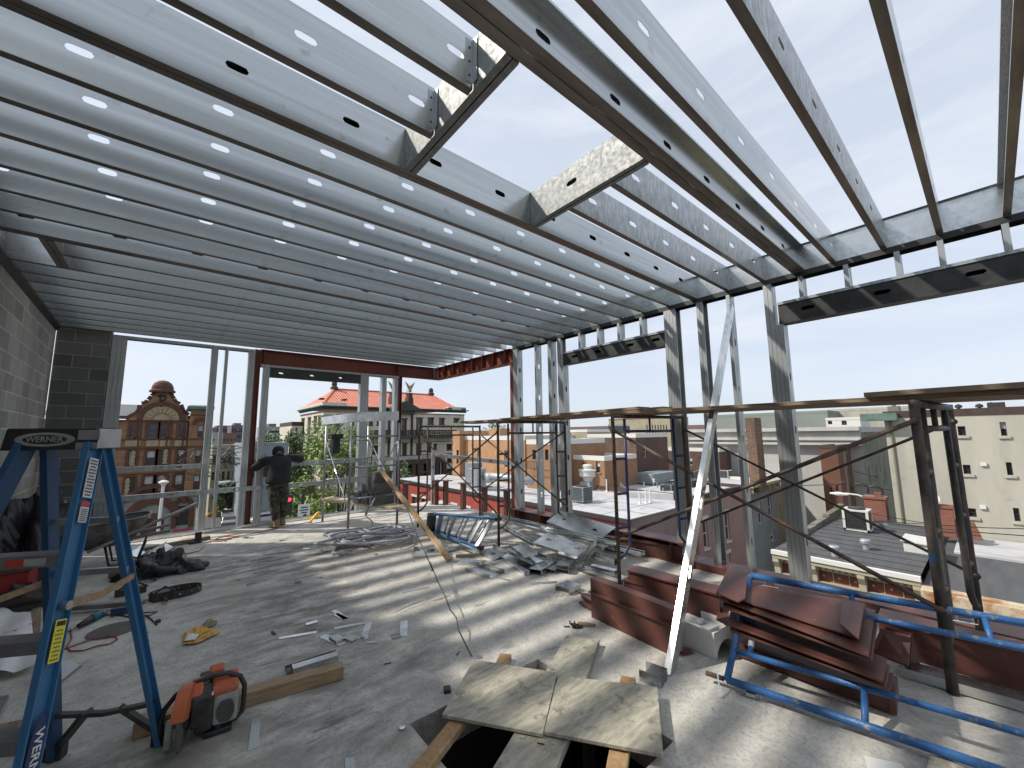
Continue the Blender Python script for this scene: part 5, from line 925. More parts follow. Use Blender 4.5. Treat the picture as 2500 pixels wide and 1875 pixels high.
b.box(p+V((-a-.05, -a-.05, .98)), p+V((a+.05, a+.05, 1.05))); b.box(p+V((-a-.05, -a-.05, .04)), p+V((a+.05, a+.05, .12))); b.build('frame', 'ac_white', t); b = MB(); b.box(p+V((-a, -a, .12)), p+V((a, a, .98))); b.build('coil', 'black_plastic', t); b = MB(); b.lathe(p+V((0, 0, 1.051)), [(.36, 0), (.36, .04), (.3, .09), (.04, .1)], 16); b.build('fan_grille', 'black_plastic', t)
GV = 'round metal vents on the black roof'
for i, (x_, y_, l) in enumerate(((700, 925, 'round metal roof vent nearest the white roof edge of the black roof'), (1040, 850, 'round metal roof vent in the middle of the black roof'), (1240, 655, 'weathered round vent behind the white framed condenser'))):
    p = at(*cb_(x_, y_), 'z', ZB_+.02); b = MB(); b.lathe(p, [(.11, 0), (.11, .26), (.19, .27), (.19, .38), (.17, .42), (.03, .43)], 14); tag(b.build('roof_vent', 'vent_metal'), l, 'roof vent', GV)
p = at(*cb_(1670, 860), 'z', ZB_+.02); b = MB(); b.box(p+V((-.7, -.35, 0)), p+V((.7, .55, .34))); b.prism([p+V((-.78, -.42, .34)), p+V((.78, -.42, .34)), p+V((.78, .62, .42)), p+V((-.78, .62, .42))], (0, 0, .05)); tag(b.build('roof_hatch', 'ac_white'), 'low white roof hatch on the black roof behind the scaffold', 'roof hatch')
p = at(*cb_(1165, 520), 'z', ZB_+.02); b = MB(); b.box(p+V((-.4, -.45, 0)), p+V((.4, .45, 1.15))); b.box(p+V((-.46, -.51, 1.15)), p+V((.46, .51, 1.28))); b.box(p+V((-.3, -.3, 1.28)), p+V((0, 0, 1.5))); tag(b.build('chimney', 'red_brick'), 'squat red brick chimney behind the white framed condenser', 'chimney')
p = at(*cb_(1920, 700), 'z', ZB_+.02); t = thing('chimney', p, 'stepped red brick chimney on the black roof, half hidden by a scaffold post', 'chimney'); b = MB(); b.box(p+V((-.25, -.3, 0)), p+V((.25, .3, 1.3))); b.box(p+V((-.3, -.35, 1.3)), p+V((.3, .35, 1.42))); b.prism([p+V((-.2, -.3, 0)), p+V((-.2, -1.1, 0)), p+V((-.2, -.9, .75)), p+V((-.2, -.3, .8))], (.3, 0, 0)); b.build('stack', 'red_brick', t)
p = p+V((-.1, .35, 1.6)); t = thing('satellite_dish', p, 'grey satellite dish mounted beside the stepped brick chimney', 'satellite dish'); b = MB(); b.lathe(p, [(.02, .0), (.2, .03), (.36, .10), (.36, .11), (.2, .045), (.02, .015)], 18, (-.8, .35, .35), False); b.build('dish', 'ac_white', t, True); b = MB(); b.tube([p, p+V((.15, -.1, -.5))], .025, 6); b.build('mount', 'dark_metal', t)
house('rusty_cornice_house', 'neighbouring house with a rusty cornice and dark roof, at the right edge', 'row house', 19.75, 32, -7, 2.09, ZB_-.28, 'cornice_cream', (), (), roof='tar_roof', parapet=.0)
b = MB(); b.box((19.5, -7, ZB_-.6), (19.749, 2.09, ZB_-.27)); b.box((19.749, -7, ZB_-.285), (20.1, 2.09, ZB_-.24)); tag(b.build('flashing', 'rusty_flashing'), 'rust streaked flashing along the eaves of the right edge house', 'flashing')
b = MB(); b.box((26.2, -4.0, ZB_-.28), (30.3, 1.6, ZB_-.2)); struct(b.build('roof_sheet', 'white_roof'))
# utility pole and street lamp in the side street
p = at(*cb_(880, 400), 'x', 38); t = thing('utility_pole', (38, p.y, GZ), 'dark wooden utility pole with coiled cables in the side street', 'utility pole'); zt__ = at(*c8(352, 775), 'x', 38).z
b = MB(); b.tube([(38, p.y, GZ), (38, p.y, zt__)], [.17, .12], 8); b.build('pole', 'bark', t)
for cc in ((272, 1155), (452, 1170), (605, 1200)):
    q = at(*c8(*cc), 'x', 38); b = MB(); b.tube([q+V((0, .42*cos(a), .42*sin(a))) for a in [2*pi*i/14 for i in range(14)]], .04, 5, True); b.build('cable_coil', 'cord_black', t)
b = MB(); b.tube([(38, p.y+3, at(*c8(180, 1160), 'x', 38).z), (38, p.y, at(*c8(352, 1115), 'x', 38).z), (38, p.y-3.2, at(*c8(560, 1180), 'x', 38).z)], .03, 5); b.tube([at(*c8(310, 955), 'x', 38), at(*c8(430, 990), 'x', 38), at(*c8(640, 1040), 'x', 38)], .03, 5); b.build('cable', 'cord_black', t)
p = at(*c8(545, 1280), 'x', 33); t = thing('street_lamp', (33, p.y, GZ), 'white curved-arm street lamp in the side street near the cream building', 'street lamp'); b = MB(); b.tube([(33, p.y, GZ), (33, p.y, p.z+.0)], .09, 8); b.build('pole', 'ac_white', t); b = MB(); b.tube([p, at(*c8(420, 1232), 'x', 33), at(*c8(280, 1215), 'x', 33)], .05, 8); b.build('arm', 'white_trim', t); q = at(*c8(210, 1220), 'x', 33); b = MB(); b.tube([q+V((0, -.5, 0)), q, q+V((0, .45, .0))], [.06, .14, .05], 8); b.build('lamp_head', 'white_trim', t)
for i, (a, b0, c_, d, xx) in enumerate(((830, 1470, 1200, 1530, 29.5), (1430, 1550, 2212, 1585, 28), (1200, 1570, 2212, 1659, 26))):
    q0, q1 = at(*c8(a, b0), 'x', xx), at(*c8(c_, d), 'x', xx); mid = (q0+q1)/2+V((0, 0, -.08)); q0 = q0+(q0-q1)*1.5; q1 = q1+(q1-q0)*.3; b = MB(); b.tube([q0, mid, q1], .02, 5); tag(b.build('overhead_wire', 'cord_black'), '%s thin overhead wire crossing in front of the cream wall, from the top' % ORD[i], 'wire', 'overhead wires')
# ---- street things seen through the far wall --------------------------------------
def tree(cx, cy, zg, hgt, rad, n, leafm, lab, seed, base=0.3, leaf=.3, grp=None):
    r = random.Random(seed); t = thing('tree', (cx, cy, zg), lab, 'tree', grp); b = MB(); tips = []
    th = hgt*base; b.tube([(cx, cy, zg), (cx+.1, cy, zg+th*.6), (cx+.05, cy+.1, zg+th*1.2)], [rad*.06, rad*.05, rad*.04], 8)
    for i in range(15):
        a = r.random()*2*pi; e = r.random()**.6; z = zg+th+(hgt-th)*(.15+.78*r.random()); rr = rad*(.35+.55*r.random())*math.sqrt(max(.1, 1-((z-zg-th)/(hgt-th)-.4)**2*1.7)); p = V((cx+cos(a)*rr, cy+sin(a)*rr, z)); m_ = V((cx, cy, zg+th*.9)).lerp(p, .5)+V((0, 0, .4)); b.tube([(cx, cy, zg+th*.8), m_, p], [rad*.03, rad*.018, rad*.006], 5); tips.append((p, rad*(.26+.2*r.random())))
    for i in range(16):
        u = r.random()*2*pi; z_ = r.random(); s_ = math.sqrt(max(.08, 1-(z_-.42)**2*2.4)); rr = rad*s_*(.55+.4*r.random()); tips.append((V((cx+cos(u)*rr, cy+sin(u)*rr, zg+th+(hgt-th)*z_)), rad*(.2+.18*r.random())))
    b.build('trunk', 'bark', t); vs, fs = [], []
    for i in range(n):
        p, s_ = r.choice(tips); d = V((r.gauss(0, 1), r.gauss(0, 1), r.gauss(0, .8))); d = d.normalized()*s_*r.random()**.42; q = p+d
        u = V((r.gauss(0, 1), r.gauss(0, 1), r.gauss(0, 1))).normalized(); v = u.orthogonal().normalized(); l = leaf*(.6+.8*r.random()); k = len(vs)
        vs += [tuple(q-u*l*.5), tuple(q+v*l*.28), tuple(q+u*l*.5), tuple(q-v*l*.28)]; fs.append((k, k+1, k+2, k+3))
    mb = MB(); mb.v = vs; mb.f = fs; mb.build('crown', leafm, t, org=(cx, cy, zg)); return t
GT = 'street trees by the civic building'
p = at(848, 1150, 'y', 42); tree(p.x-.6, 42, GZ, 13.4, 4.5, 13000, 'leaf', 'big bright green tree behind the galvanised scaffold, in front of the civic building', 5, .2, .34, GT)
p = at(925, 1150, 'y', 50); tree(p.x+1, 50, GZ, 9.5, 4.0, 6000, 'leaf_deep', 'darker tree behind the stack of concrete blocks', 6, .2, .34, GT)
p = at(762, 1200, 'y', 38); tree(p.x, 38, GZ, 8.4, 2.6, 5000, 'leaf', 'smaller green tree by the traffic light', 8, .25, .28, GT)
p = at(685, 1080, 'y', 95); tree(p.x+1, 95, GZ, 14.2, 7.0, 6000, 'leaf_deep', 'dark green tree left of the civic building wing', 9, .2, .6, GT)
p = at(1225, 1035, 'x', 60); tree(60, p.y, GZ, 15.3, 5.5, 5000, 'leaf_deep', 'green tree rising behind the orange stucco building', 10, .3, .5)
p = at(562, 1190, 'y', 82); tree(p.x, 82, GZ, 6.2, 2.6, 3500, 'leaf_deep', 'small dark street tree beyond the parked cars on the left', 12, .25, .4)
def car(px, py, dist, rot, paint, lab, big=False):
    p = at(px, py, 'z', GZ+.02); t = thing('parked_car', p, lab, 'car', 'cars in the street'); ca, sa = cos(rot), sin(rot)
    def T(x, y, z): return (p.x+x*ca-y*sa, p.y+x*sa+y*ca, p.z+z)
    prof = [(-2.2, .35), (-2.25, .75), (-2.0, .95), (-1.5, 1.0), (-1.0, 1.42), (.6, 1.45), (1.25, 1.0), (2.05, .88), (2.25, .6), (2.2, .35)]
    if big: prof = [(x, z*1.18) for x, z in prof]
    b = MB(); b.prism([T(x, -.88, z) for x, z in prof], V(T(0, .88, 0))-V(T(0, -.88, 0))); b.build('body', paint, t, bevel=.06)
    b = MB()
    for s_ in (-.885, .875): b.prism([T(x, s_, z) for x, z in ((-1.4, .98), (-.98, 1.34), (.55, 1.37), (1.1, 1.0))], V(T(0, .01, 0))-V(T(0, 0, 0)))
    b.build('side_windows', 'glass_dark', t); b = MB(); b.prism([T(.66, -.75, 1.42), T(.66, .75, 1.42), T(1.24, .8, 1.03), T(1.24, -.8, 1.03)], (0, 0, .02)); b.prism([T(-1.06, -.75, 1.39), T(-1.06, .75, 1.39), T(-1.5, .8, 1.02), T(-1.5, -.8, 1.02)], (0, 0, .02)); b.build('windscreen', 'glass_dark', t)
    for x in (-1.4, 1.4):
        for s_ in (-.9, .7): b = MB(); b.lathe(T(x, s_, .33), [(.33, 0), (.33, .2)], 14, V(T(0, 1, 0))-V(T(0, 0, 0))); b.build('wheel', 'tyre', t)
car(*cm(560, 1240), 0, .1, 'car_white', 'white car between the man and the red column, down in the street')
car(*cm(60, 1280), 0, 1.4, 'car_silver', 'silver car nearest in the street left of the red column')
car(*cm(120, 1150), 0, 1.5, 'car_black', 'black car parked behind the silver one in the street', True)
car(*cm(60, 930), 0, 1.5, 'car_black', 'dark parked car further along the left street')
car(*cm(120, 925), 0, 1.5, 'car_black', 'dark parked car beside the further one along the left street', True)
car(*cm(30, 1180), 0, 1.5, 'car_white', 'pale car parked left of the black one in the street')
p = at(*cm(855, 960), 'y', 26); t = thing('traffic_light', (p.x, 26, GZ), 'traffic light showing red beside the small street tree', 'traffic light'); b = MB(); b.box((p.x-.18, 25.85, p.z-.75), (p.x+.18, 26.1, p.z+.35)); b.build('housing', 'ink', t); b = MB(); b.lathe((p.x, 25.85, p.z+.1), [(.11, 0), (.1, .03)], 12, (0, -1, 0)); b.build('red_lamp', 'lamp_red', t)
q = at(*cm(1060, 900), 'y', 26); b = MB(); b.tube([(p.x, 26.15, p.z+.4), (p.x+.2, 26.15, p.z+.5), (q.x, 26.15, p.z-.2)], .05, 6); b.tube([(q.x, 26.15, GZ), (q.x, 26.15, p.z+.6)], .09, 8); b.build('mast', 'dark_metal', t)
p = at(*cm(1062, 1105), 'y', 25); t = thing('street_sign', (p.x, 25, GZ), 'white street sign below the traffic light mast', 'sign'); b = MB(); b.box((p.x-.3, 24.97, p.z-.42), (p.x+.3, 25.0, p.z+.42)); sgn = b.build('sign_plate', 'label_white', t); b = MB(); b.tube([(p.x, 25.06, GZ), (p.x, 25.06, p.z)], .04, 6); b.build('pole', 'vent_metal', t)
b = MB()
for k, w_ in enumerate((.36, .42, .3)): b.box((p.x-w_/2, 24.962, p.z+.22-k*.14), (p.x+w_/2, 24.969, p.z+.28-k*.14))
b.lathe((p.x+.05, 24.969, p.z-.22), [(.11, 0), (.11, .008)], 12, (0, -1, 0)); b.build('sign_print', 'ink', sgn)
p = at(*cB(1765, 1100), 'y', 30); t = thing('street_lamp', (p.x, 30, GZ), 'white street lamp in front of the gabled building', 'street lamp'); b = MB(); b.tube([(p.x-.15, 30, GZ), (p.x, 30, p.z)], [.10, .07], 8); b.build('pole', 'white_trim', t); b = MB(); b.lathe((p.x, 30, p.z), [(.06, -.1), (.14, .03), (.24, .12), (.22, .18), (.06, .26)], 14); b.build('lamp_head', 'white_trim', t)
p = at(*cm(60, 710), 'y', 45); t = thing('street_lamp', (p.x, 45, GZ), 'grey curved arm street lamp over the parked cars of the left street', 'street lamp'); b = MB(); b.tube([(p.x+1.2, 45, GZ), (p.x+1.2, 45, p.z-.6), (p.x+.8, 45, p.z), (p.x, 45, p.z+.1)], .07, 6); b.build('pole', 'vent_metal', t); b = MB(); b.tube([(p.x, 45, p.z+.1), (p.x-.9, 45, p.z)], [.1, .16], 8); b.build('lamp_head', 'ac_white', t)
b = MB(); cx_, cz_ = at(*cW(1450, 1520), 'y', 22), 0; rr = random.Random(4)
for k in range(13):
    c0 = cx_+V((rr.uniform(-1.0, .6), rr.uniform(-.3, .3), rr.uniform(-.35, .3))); rx, rz = rr.uniform(.3, .95), rr.uniform(.12, .4); b.tube([c0+V((cos(a)*rx, sin(a)*.2, sin(a)*rz+rr.uniform(-.03, .03))) for a in [2*pi*i/12 for i in range(9+k % 3)]], .018, 5)
for k in range(4): b.tube([cx_+V((-1.3, 0, .35-k*.2)), cx_+V((0, 0, .1-k*.1)), cx_+V((5, 10, -.3-k*.1))], .015, 4)
tag(b.build('cable_tangle', 'cord_black'), 'tangle of black overhead cables outside the far wall, left of the red column', 'cables')
# ================================================================ things on the deck
k1 = crop(1000, 1200, 500); k4 = crop(1400, 1300, 500); r3 = crop(1600, 1200, 900); r8 = crop(800, 1200, 900); l5 = crop(0, 1200, 500); l6 = crop(0, 1500, 500); l7 = crop(400, 1500, 500); c8h = crop(1000, 1500, 700); kr = crop(750, 1100, 400); km = crop(550, 1050, 400); k5 = crop(660, 880, 500); c2_ = crop(0, 935, 500)
def fl(cf, x, y, z=0.0): return at(*cf(x, y), 'z', z)
# ---- scaffold frames
def frame(p, q, H, m1, m2, lab, r=0.021, grp='scaffold frames', inner=True):
    p, q = V((p[0], p[1], 0)), V((q[0], q[1], 0)); d = (q-p).normalized(); Z = V((0, 0, 1)); t = thing('scaffold', (p+q)/2, lab, 'scaffold', grp); w_ = (q-p).length
    for s_, base in ((1, p), (-1, q)):
        b = MB(); b.tube([base+Z*.004, base+Z*(H-.03), base+Z*H], r, 10); b.build('leg', m1, t, True)
    b = MB(); b.tube([p+Z*(H-.025), q+Z*(H-.025)], r, 10); b.build('header', m1, t, True)
    if inner:
        off = .18
        for s_, base in ((1, p), (-1, q)):
            a = base+d*s_*off; pts = [a+Z*(H-.05), a+Z*1.1, a+Z*.42]; 
            for g_ in (0.25, .5, .75, 1.0): pts.append(base+d*s_*off*(1-g_*.93)+Z*(.42-.13*sin(g_*pi/2)-.0))
            b = MB(); b.tube(pts, r*.78, 8); b.build('inner_tube', m2, t, True)
            for zz in (.62, 1.0, 1.4): b = MB(); b.tube([base+d*s_*.015+Z*zz, a+Z*zz], r*.72, 8); b.build('rung', m2, t, True)
        b = MB(); b.tube([p+d*off+Z*(H-.2), q-d*off+Z*(H-.2)], r*.75, 8); b.tube([(p+q)/2+Z*(H-.2), (p+q)/2+Z*(H-.03)], r*.6, 8); b.build('lower_header', m2, t, True)
    return t
FA = ((3.982, .336), (5.07, .222)); FC = ((3.97, 2.87), (5.12, 2.60)); FD = ((3.878, 4.944), (5.14, 4.70)); FE = ((3.652, 7.105), (5.06, 7.08))
frame(*FA, 1.905, 'rust_blue', 'rust_blue', 'rusty blue-black scaffold frame nearest the camera at the right', r=.030)
frame(*FC, 1.920, 'rust_tube', 'navy_tube', 'rusty scaffold frame with navy blue inner tubes behind the steel pile')
frame(*FD, 1.918, 'rust_tube', 'rust_tube', 'brown rusty scaffold frame standing in the galvanised scrap pile')
frame(*FE, 1.90, 'rust_tube', 'rust_tube', 'brown rusty scaffold frame nearest the corner post')
def brace(a, za, b_, zb, lab, m_='rust_tube', r=.013):
    b = MB(); b.tube([(a[0], a[1], za), (b_[0], b_[1], zb)], r, 8); b.lathe((a[0], a[1], za), [(.024, -.012), (.024, .012)], 8, (1, 0, 0)); b.lathe((b_[0], b_[1], zb), [(.024, -.012), (.024, .012)], 8, (1, 0, 0)); tag(b.build('cross_brace', m_, None, True), lab, 'scaffold brace', 'scaffold cross braces')
brace((3.955, .34), 1.76, (3.945, 2.87), .52, 'rusty brace falling leftwards from the top of the nearest scaffold post', r=.017); brace((3.945, 2.87), 1.74, (3.955, .34), .52, 'rusty brace rising leftwards from low on the nearest scaffold post', r=.017)
brace((5.05, .2), 1.76, (5.1, 2.58), .52, 'dark brace falling leftwards behind the nearest one'); brace((5.1, 2.58), 1.74, (5.05, .2), .52, 'dark brace falling rightwards in front of the black roof')
brace((3.865, 4.94), 1.74, (3.64, 7.1), .5, 'brown brace falling left from the middle frame to the corner frame, near side'); brace((3.64, 7.1), 1.72, (3.865, 4.94), .5, 'greyish brace falling right from the corner frame, near side')
brace((5.12, 4.69), 1.74, (5.05, 7.08), .5, 'brown brace falling left from the middle frame, far side by the studs'); brace((5.05, 7.08), 1.72, (5.12, 4.69), .5, 'brown brace falling right from the corner frame, far side by the studs')
def board(p0, p1, w_, th, lab, m_='plank', cat='plank', grp=None, name='plank', roll=(0, 0, 1)):
    b = MB(); p0, p1 = V(p0), V(p1); d = (p1-p0).normalized(); up = V(roll); n = 6; rr = random.Random(lab)
    b.bar(p0, p1, w_, th, up); o = b.build(name, m_, bevel=.004); tag(o, lab, cat, grp); return o
GP = 'scaffold planks'
for i, x in enumerate((4.20, 4.45, 4.70, 4.95)):
    w_ = ('nearest', 'second nearest', 'third nearest', 'farthest')[i]; jj = (.1, -.05, .06, 0)[i]
    board((x-.02, 5.06+jj, 1.942), (x, 2.48+jj, 1.982), .235, .036, '%s grey plank of the span between the two middle scaffold frames' % w_, grp=GP)
    if i < 3: board((x, 2.98+jj, 1.943), (x, -.35-jj, 1.926), .235, .036, '%s brown plank of the span ending over the nearest scaffold frame' % w_, grp=GP)
for i, x in enumerate((4.12, 4.38)): board((x, (.60, .40)[i], 1.964), (x, -2.2, 1.972), .235, .036, ('topmost plank running out of the picture at the right, outer board', 'topmost plank running out at the right, inner board')[i], grp=GP)
for i, x in enumerate((4.25, 4.55)): board((x-.1, 6.35+.2*i, 1.93), (x, 4.25, 1.935), .235, .036, ('thin grey plank reaching left towards the corner frame, near board', 'thin grey plank reaching left towards the corner frame, far board')[i], grp=GP)
# ---- galvanised scaffold with trough, plank and blocks
F1, F2, F3, F4 = (2.465, 8.919), (2.432, 7.291), (3.318, 7.284), (3.367, 8.977)
def gframe(p, q, H, zs, lab):
    p, q = V((p[0], p[1], 0)), V((q[0], q[1], 0)); Z = V((0, 0, 1)); t = thing('scaffold', (p+q)/2, lab, 'scaffold', 'scaffold frames')
    for base in (p, q): b = MB(); b.tube([base+Z*.004, base+Z*H], .021, 10); b.build('leg', 'galv_tube', t, True)
    for z in zs: b = MB(); b.tube([p+Z*z, q+Z*z], .017, 8); b.build('rung', 'galv_tube', t, True)
gframe(F2, F3, 1.94, (1.70, 1.16, .62), 'near galvanised scaffold frame holding the concrete blocks'); gframe(F1, F4, 1.92, (1.62, 1.22, .82, .42), 'far galvanised scaffold frame close to the far wall')
def gbrace(a, za, b_, zb, lab, m_='galv_bright'): brace(a, za, b_, zb, lab, m_, .011)
gbrace(F1, 1.62, F2, .42, 'bright galvanised brace on the left side of the galvanised scaffold'); gbrace(F2, 1.42, F1, .5, 'dull galvanised brace crossing on the left side of the galvanised scaffold', 'galv_tube')
gbrace(F4, 1.68, F3, .55, 'bright galvanised brace on the right side of the galvanised scaffold'); gbrace(F3, 1.62, F4, .5, 'dull galvanised brace on the right side, behind the blocks', 'galv_tube')
pa, pb = at(*k5(630, 722), 'z', 1.96), at(*k5(900, 690), 'z', 1.97)
t = thing('steel_offcut', (2.8, 7.9, 1.95), 'pale galvanised channel lying across the top of the galvanised scaffold', 'steel channel'); b = MB(); b.chan((2.36, 8.9, 1.945), (.12, -1.66, .012), 1.75, (0, 0, 1), .16, (1, 0, 0), .05, .003, .012); b.build('channel', 'galv_bright', t)
b = MB(); b.chan((2.55, 7.33, 1.96), (1, .0, .05), .78, (0, 0, 1), .17, (0, 1, 0), .2, .003); tag(b.build('steel_trough', 'galv_bright'), 'bright bent steel trough on the near edge of the galvanised scaffold top', 'trough')
board((2.38, 9.0, 2.12), (2.62, 8.2, 2.14), .14, .03, 'short pale board on top of the channel of the galvanised scaffold', 'pale_wood')
b = MB(); b.box((2.37, 8.1, 1.38), (2.50, 8.28, 1.72)); b.box((2.33, 8.05, 1.66), (2.54, 8.33, 1.75)); b.tube([(2.43, 8.2, 1.75), (2.42, 8.0, 1.86), (2.43, 7.75, 1.93)], .012, 6); tag(b.build('hanging_tool_case', 'black_plastic', bevel=.01), 'black tool case hanging from the galvanised scaffold', 'tool case')
q0, q1 = at(*kr(360, 650), 'z', .44), at(*kr(1320, 870), 'z', .44)
q0 = V((2.52, 8.98, .44)); q1 = V((3.30, 6.68, .44))
board(q0, q1, .30, .038, 'pale plank across the low rungs of the galvanised scaffold carrying the concrete blocks', 'pale_wood')
dq = (q1-q0).normalized(); nq = V((dq.y, -dq.x, 0))
def cblock(c, yaw, s, lab, hollow=True):
    t = thing('concrete_block', c, lab, 'concrete block', 'concrete blocks on the scaffold'); ca, sa = cos(yaw), sin(yaw); L_, W_, H_ = s
    X_, Y_ = V((ca, sa, 0)), V((-sa, ca, 0)); b = MB(); o = V(c)-X_*L_/2-Y_*W_/2
    if hollow:   # cores open along the block's end
        b.ob(o, X_*L_, Y_*.032, (0, 0, H_)); b.ob(o+Y_*(W_-.032), X_*L_, Y_*.032, (0, 0, H_))
        for f in (0, .5, 1): b.ob(o+X_*(L_-.034)*f+Y_*.032, X_*.034, Y_*(W_-.064), (0, 0, H_))
    else: b.ob(o, X_*L_, Y_*W_, (0, 0, H_))
    b.build('shell', 'cmu_block', t, bevel=.004)
yq = math.atan2(dq.y, dq.x); zb0 = .461
def on(sx, sn, k, dz=0): c = q0+dq*sx+nq*sn; return (c.x, c.y, zb0+k*.197+dz)
cblock(on(1.70, 0.02, 0), yq+1.45, (.395, .195, .194), 'front concrete block at the bottom of the stack'); cblock(on(1.44, .0, 0), yq+1.5, (.395, .195, .194), 'bottom concrete block just behind the front one'); cblock(on(1.18, -.02, 0), yq+1.57, (.395, .195, .194), 'rear concrete block of the bottom layer with an open core')
cblock(on(1.66, .02, 1), yq+1.47, (.395, .195, .194), 'concrete block in the middle layer above the front one'); cblock(on(1.38, -.02, 1), yq+1.6, (.30, .195, .15), 'short cut block at the back of the middle layer')
for k in range(4): cblock((on(1.62, .01, 2)[0]+.01*k, on(1.62, .01, 2)[1], zb0+.396+k*.048), yq+1.45+.04*k, (.39, .19, .044), '%s thin solid block slab of the top pile, counted upwards' % ORD[k], False)
# ---- leaning lumber and cable
pl0, pl1 = at(*kr(1920, 1475), 'z', .03), at(*kr(1015, 290), 'y', 7.22)
board(pl0, pl1, .089, .038, 'long pale two-by-four leaning from the floor up to the galvanised scaffold', 'lumber', 'lumber', None, 'lumber', (.2, -.4, 1))
b = MB(); b.tube([(3.32, 7.25, 1.62), at(*kr(1210, 240), 'y', 7.2), at(*kr(1075, 350), 'y', 7.2), at(*kr(1290, 600), 'z', .84), at(*kr(1370, 840), 'z', .62), at(*kr(1460, 1090), 'z', .48), at(*kr(1570, 1330), 'z', .36), at(*kr(1690, 1600), 'z', .28), at(*k1(220, 760), 'z', .25), at(*k1(300, 960), 'z', .21), at(*k1(385, 1130), 'z', .17), at(*k1(440, 1280), 'z', .14), at(*k1(505, 1360), 'z', .12), at(*k1(530, 1500), 'z', .09), at(*k1(600, 1640), 'z', .05), at(*r8(865, 990), 'z', .02)], .0055, 6)
tag(b.build('cable', 'steel_wire', None, True), 'thin grey cable sagging from the scaffold across the floor to the plywood', 'cable')
# rope heap
rc = fl(kr, 880, 1235); rr = random.Random(21); b = MB(); t = thing('rope', rc, 'big tangled heap of grey braided rope on the floor below the scaffold', 'rope')
for k in range(15):
    c0 = rc+V((rr.gauss(0, .22), rr.gauss(0, .16), .02+.013*k)); A_, B_, ph = rr.uniform(.22, .62), rr.uniform(.10, .32), rr.uniform(-.6, .15); n = 22; pts = []
    for i in range(n):
        a = 2*pi*i/n; x_, y_ = A_*cos(a)*(1+.12*sin(3*a+k)), B_*sin(a)*(1+.2*cos(2*a+k)); pts.append(c0+V((x_*cos(ph)-y_*sin(ph), x_*sin(ph)+y_*cos(ph), .03*abs(sin(a*1.5+k))+rr.uniform(0, .01))))
    b.tube(pts, .019, 7, True)
b.build('coils', 'rope', t, True)
b = MB(); b.tube([fl(kr, 600, 1370, .015), fl(kr, 480, 1405, .02), fl(kr, 350, 1370, .015), fl(kr, 420, 1290, .015), fl(kr, 560, 1240, .03), fl(kr, 700, 1170, .06)], .0125, 7); b.tube([fl(kr, 600, 1385, .03), fl(kr, 470, 1380, .035), fl(kr, 330, 1390, .03), fl(kr, 390, 1310, .03), fl(kr, 620, 1200, .05)], .0125, 7); b.build('loose_loop', 'rope', t, True)
b = MB(); b.tube([(2.9, 7.28, .62), at(*kr(790, 880), 'z', .42), fl(kr, 880, 960, .2), fl(kr, 880, 1060, .05), fl(kr, 800, 1090, .02), fl(kr, 720, 1050, .02)], .011, 7); b.build('hanging_end', 'rope', t, True)
b = MB(); b.tube([at(*kr(790, 880), 'z', .42), (2.85, 7.29, .62), (2.8, 7.30, 1.16), (2.84, 7.29, 1.70)], .008, 6); tag(b.build('cable', 'steel_wire', None, True), 'thin cable hanging down the middle of the galvanised scaffold', 'cable')
# ---- blue stepladder lying on its side
t = thing('stepladder', fl(k1, 500, 440), 'folded blue stepladder with grey treads lying on the floor by the scrap pile', 'ladder'); zu = .40
ra0, ra1 = at(*k1(262, 245), 'z', zu), at(*k1(935, 295), 'z', zu); rb0, rb1 = at(*k1(245, 435), 'z', .05), at(*k1(745, 605), 'z', .05)
for a, c_ in ((ra0, ra1), (rb0, rb1)): b = MB(); b.bar(a, c_, .075, .03, (0, 0, 1)); b.build('rail', 'ladder_blue', t)
off = V((.10, .12, -.02))
for a, c_ in ((ra0+off, ra1+off), (rb0+off+V((0, 0, .02)), rb1+off+V((0, 0, .02)))): b = MB(); b.bar(a, c_, .05, .028, (0, 0, 1)); b.build('rear_rail', 'ladder_dark', t)
for k, f in enumerate((.13, .36, .58, .80, .96)): b = MB(); b.bar(rb0.lerp(rb1, f), ra0.lerp(ra1, f), .075, .022, (0, 0, 1)); b.build('tread', 'aluminium', t); 
for k, f in enumerate((.25, .5, .72, .9)): b = MB(); b.bar((rb0+off).lerp(rb1+off, f), (ra0+off).lerp(ra1+off, f), .02, .02); b.build('rear_bar', 'aluminium', t)
b = MB(); b.bar(rb0-(rb1-rb0).normalized()*.06, ra0-(ra1-ra0).normalized()*.04, .15, .07, (0, 0, 1)); b.build('top_cap', 'black_plastic', t, bevel=.01)
for p in (ra1, rb1): b = MB(); b.bar(p, p+(ra1-ra0).normalized()*.07, .09, .05); b.build('foot', 'black_plastic', t)
# ---- galvanised scrap --------------------------------------------------
GS = 'galvanised steel offcuts on the deck'
def piece(cf, a, b_, z, W, lab, tilt=0.0, F=.04, up=True, m_='galv_bright', holes=(), z2=None, L=None):
    p, q = fl(cf, *a, z), fl(cf, *b_, z if z2 is None else z2); u = (q-p); L_ = L or u.length; u.normalize(); hz = V((-u.y, u.x, 0)).normalized(); v = hz*cos(tilt)+V((0, 0, 1))*sin(tilt); n = u.cross(v).normalized(); n = n if n.z > 0 else -n
    mb = MB(); mb.chan(p+V((0, 0, .003)) + ((V((0, 0, 0))) if up else n*F), u, L_, v, W, n if up else -n, F, .0022, 0.0, [(h_*L_, W/2, .10, .04) for h_ in holes]); tag(mb.build('steel_offcut', m_), lab, 'steel offcut', GS)
piece(k1, (1490, 350), (2050, 570), .26, .33, 'large bright slotted channel plate leaning at the top of the scrap pile', .45, .045, False, holes=(.22, .8))
piece(k1, (1345, 585), (1822, 740), .12, .30, 'large slotted channel plate propped in the middle of the scrap pile', .35, .045, False, 'galv_bright', (.2, .85))
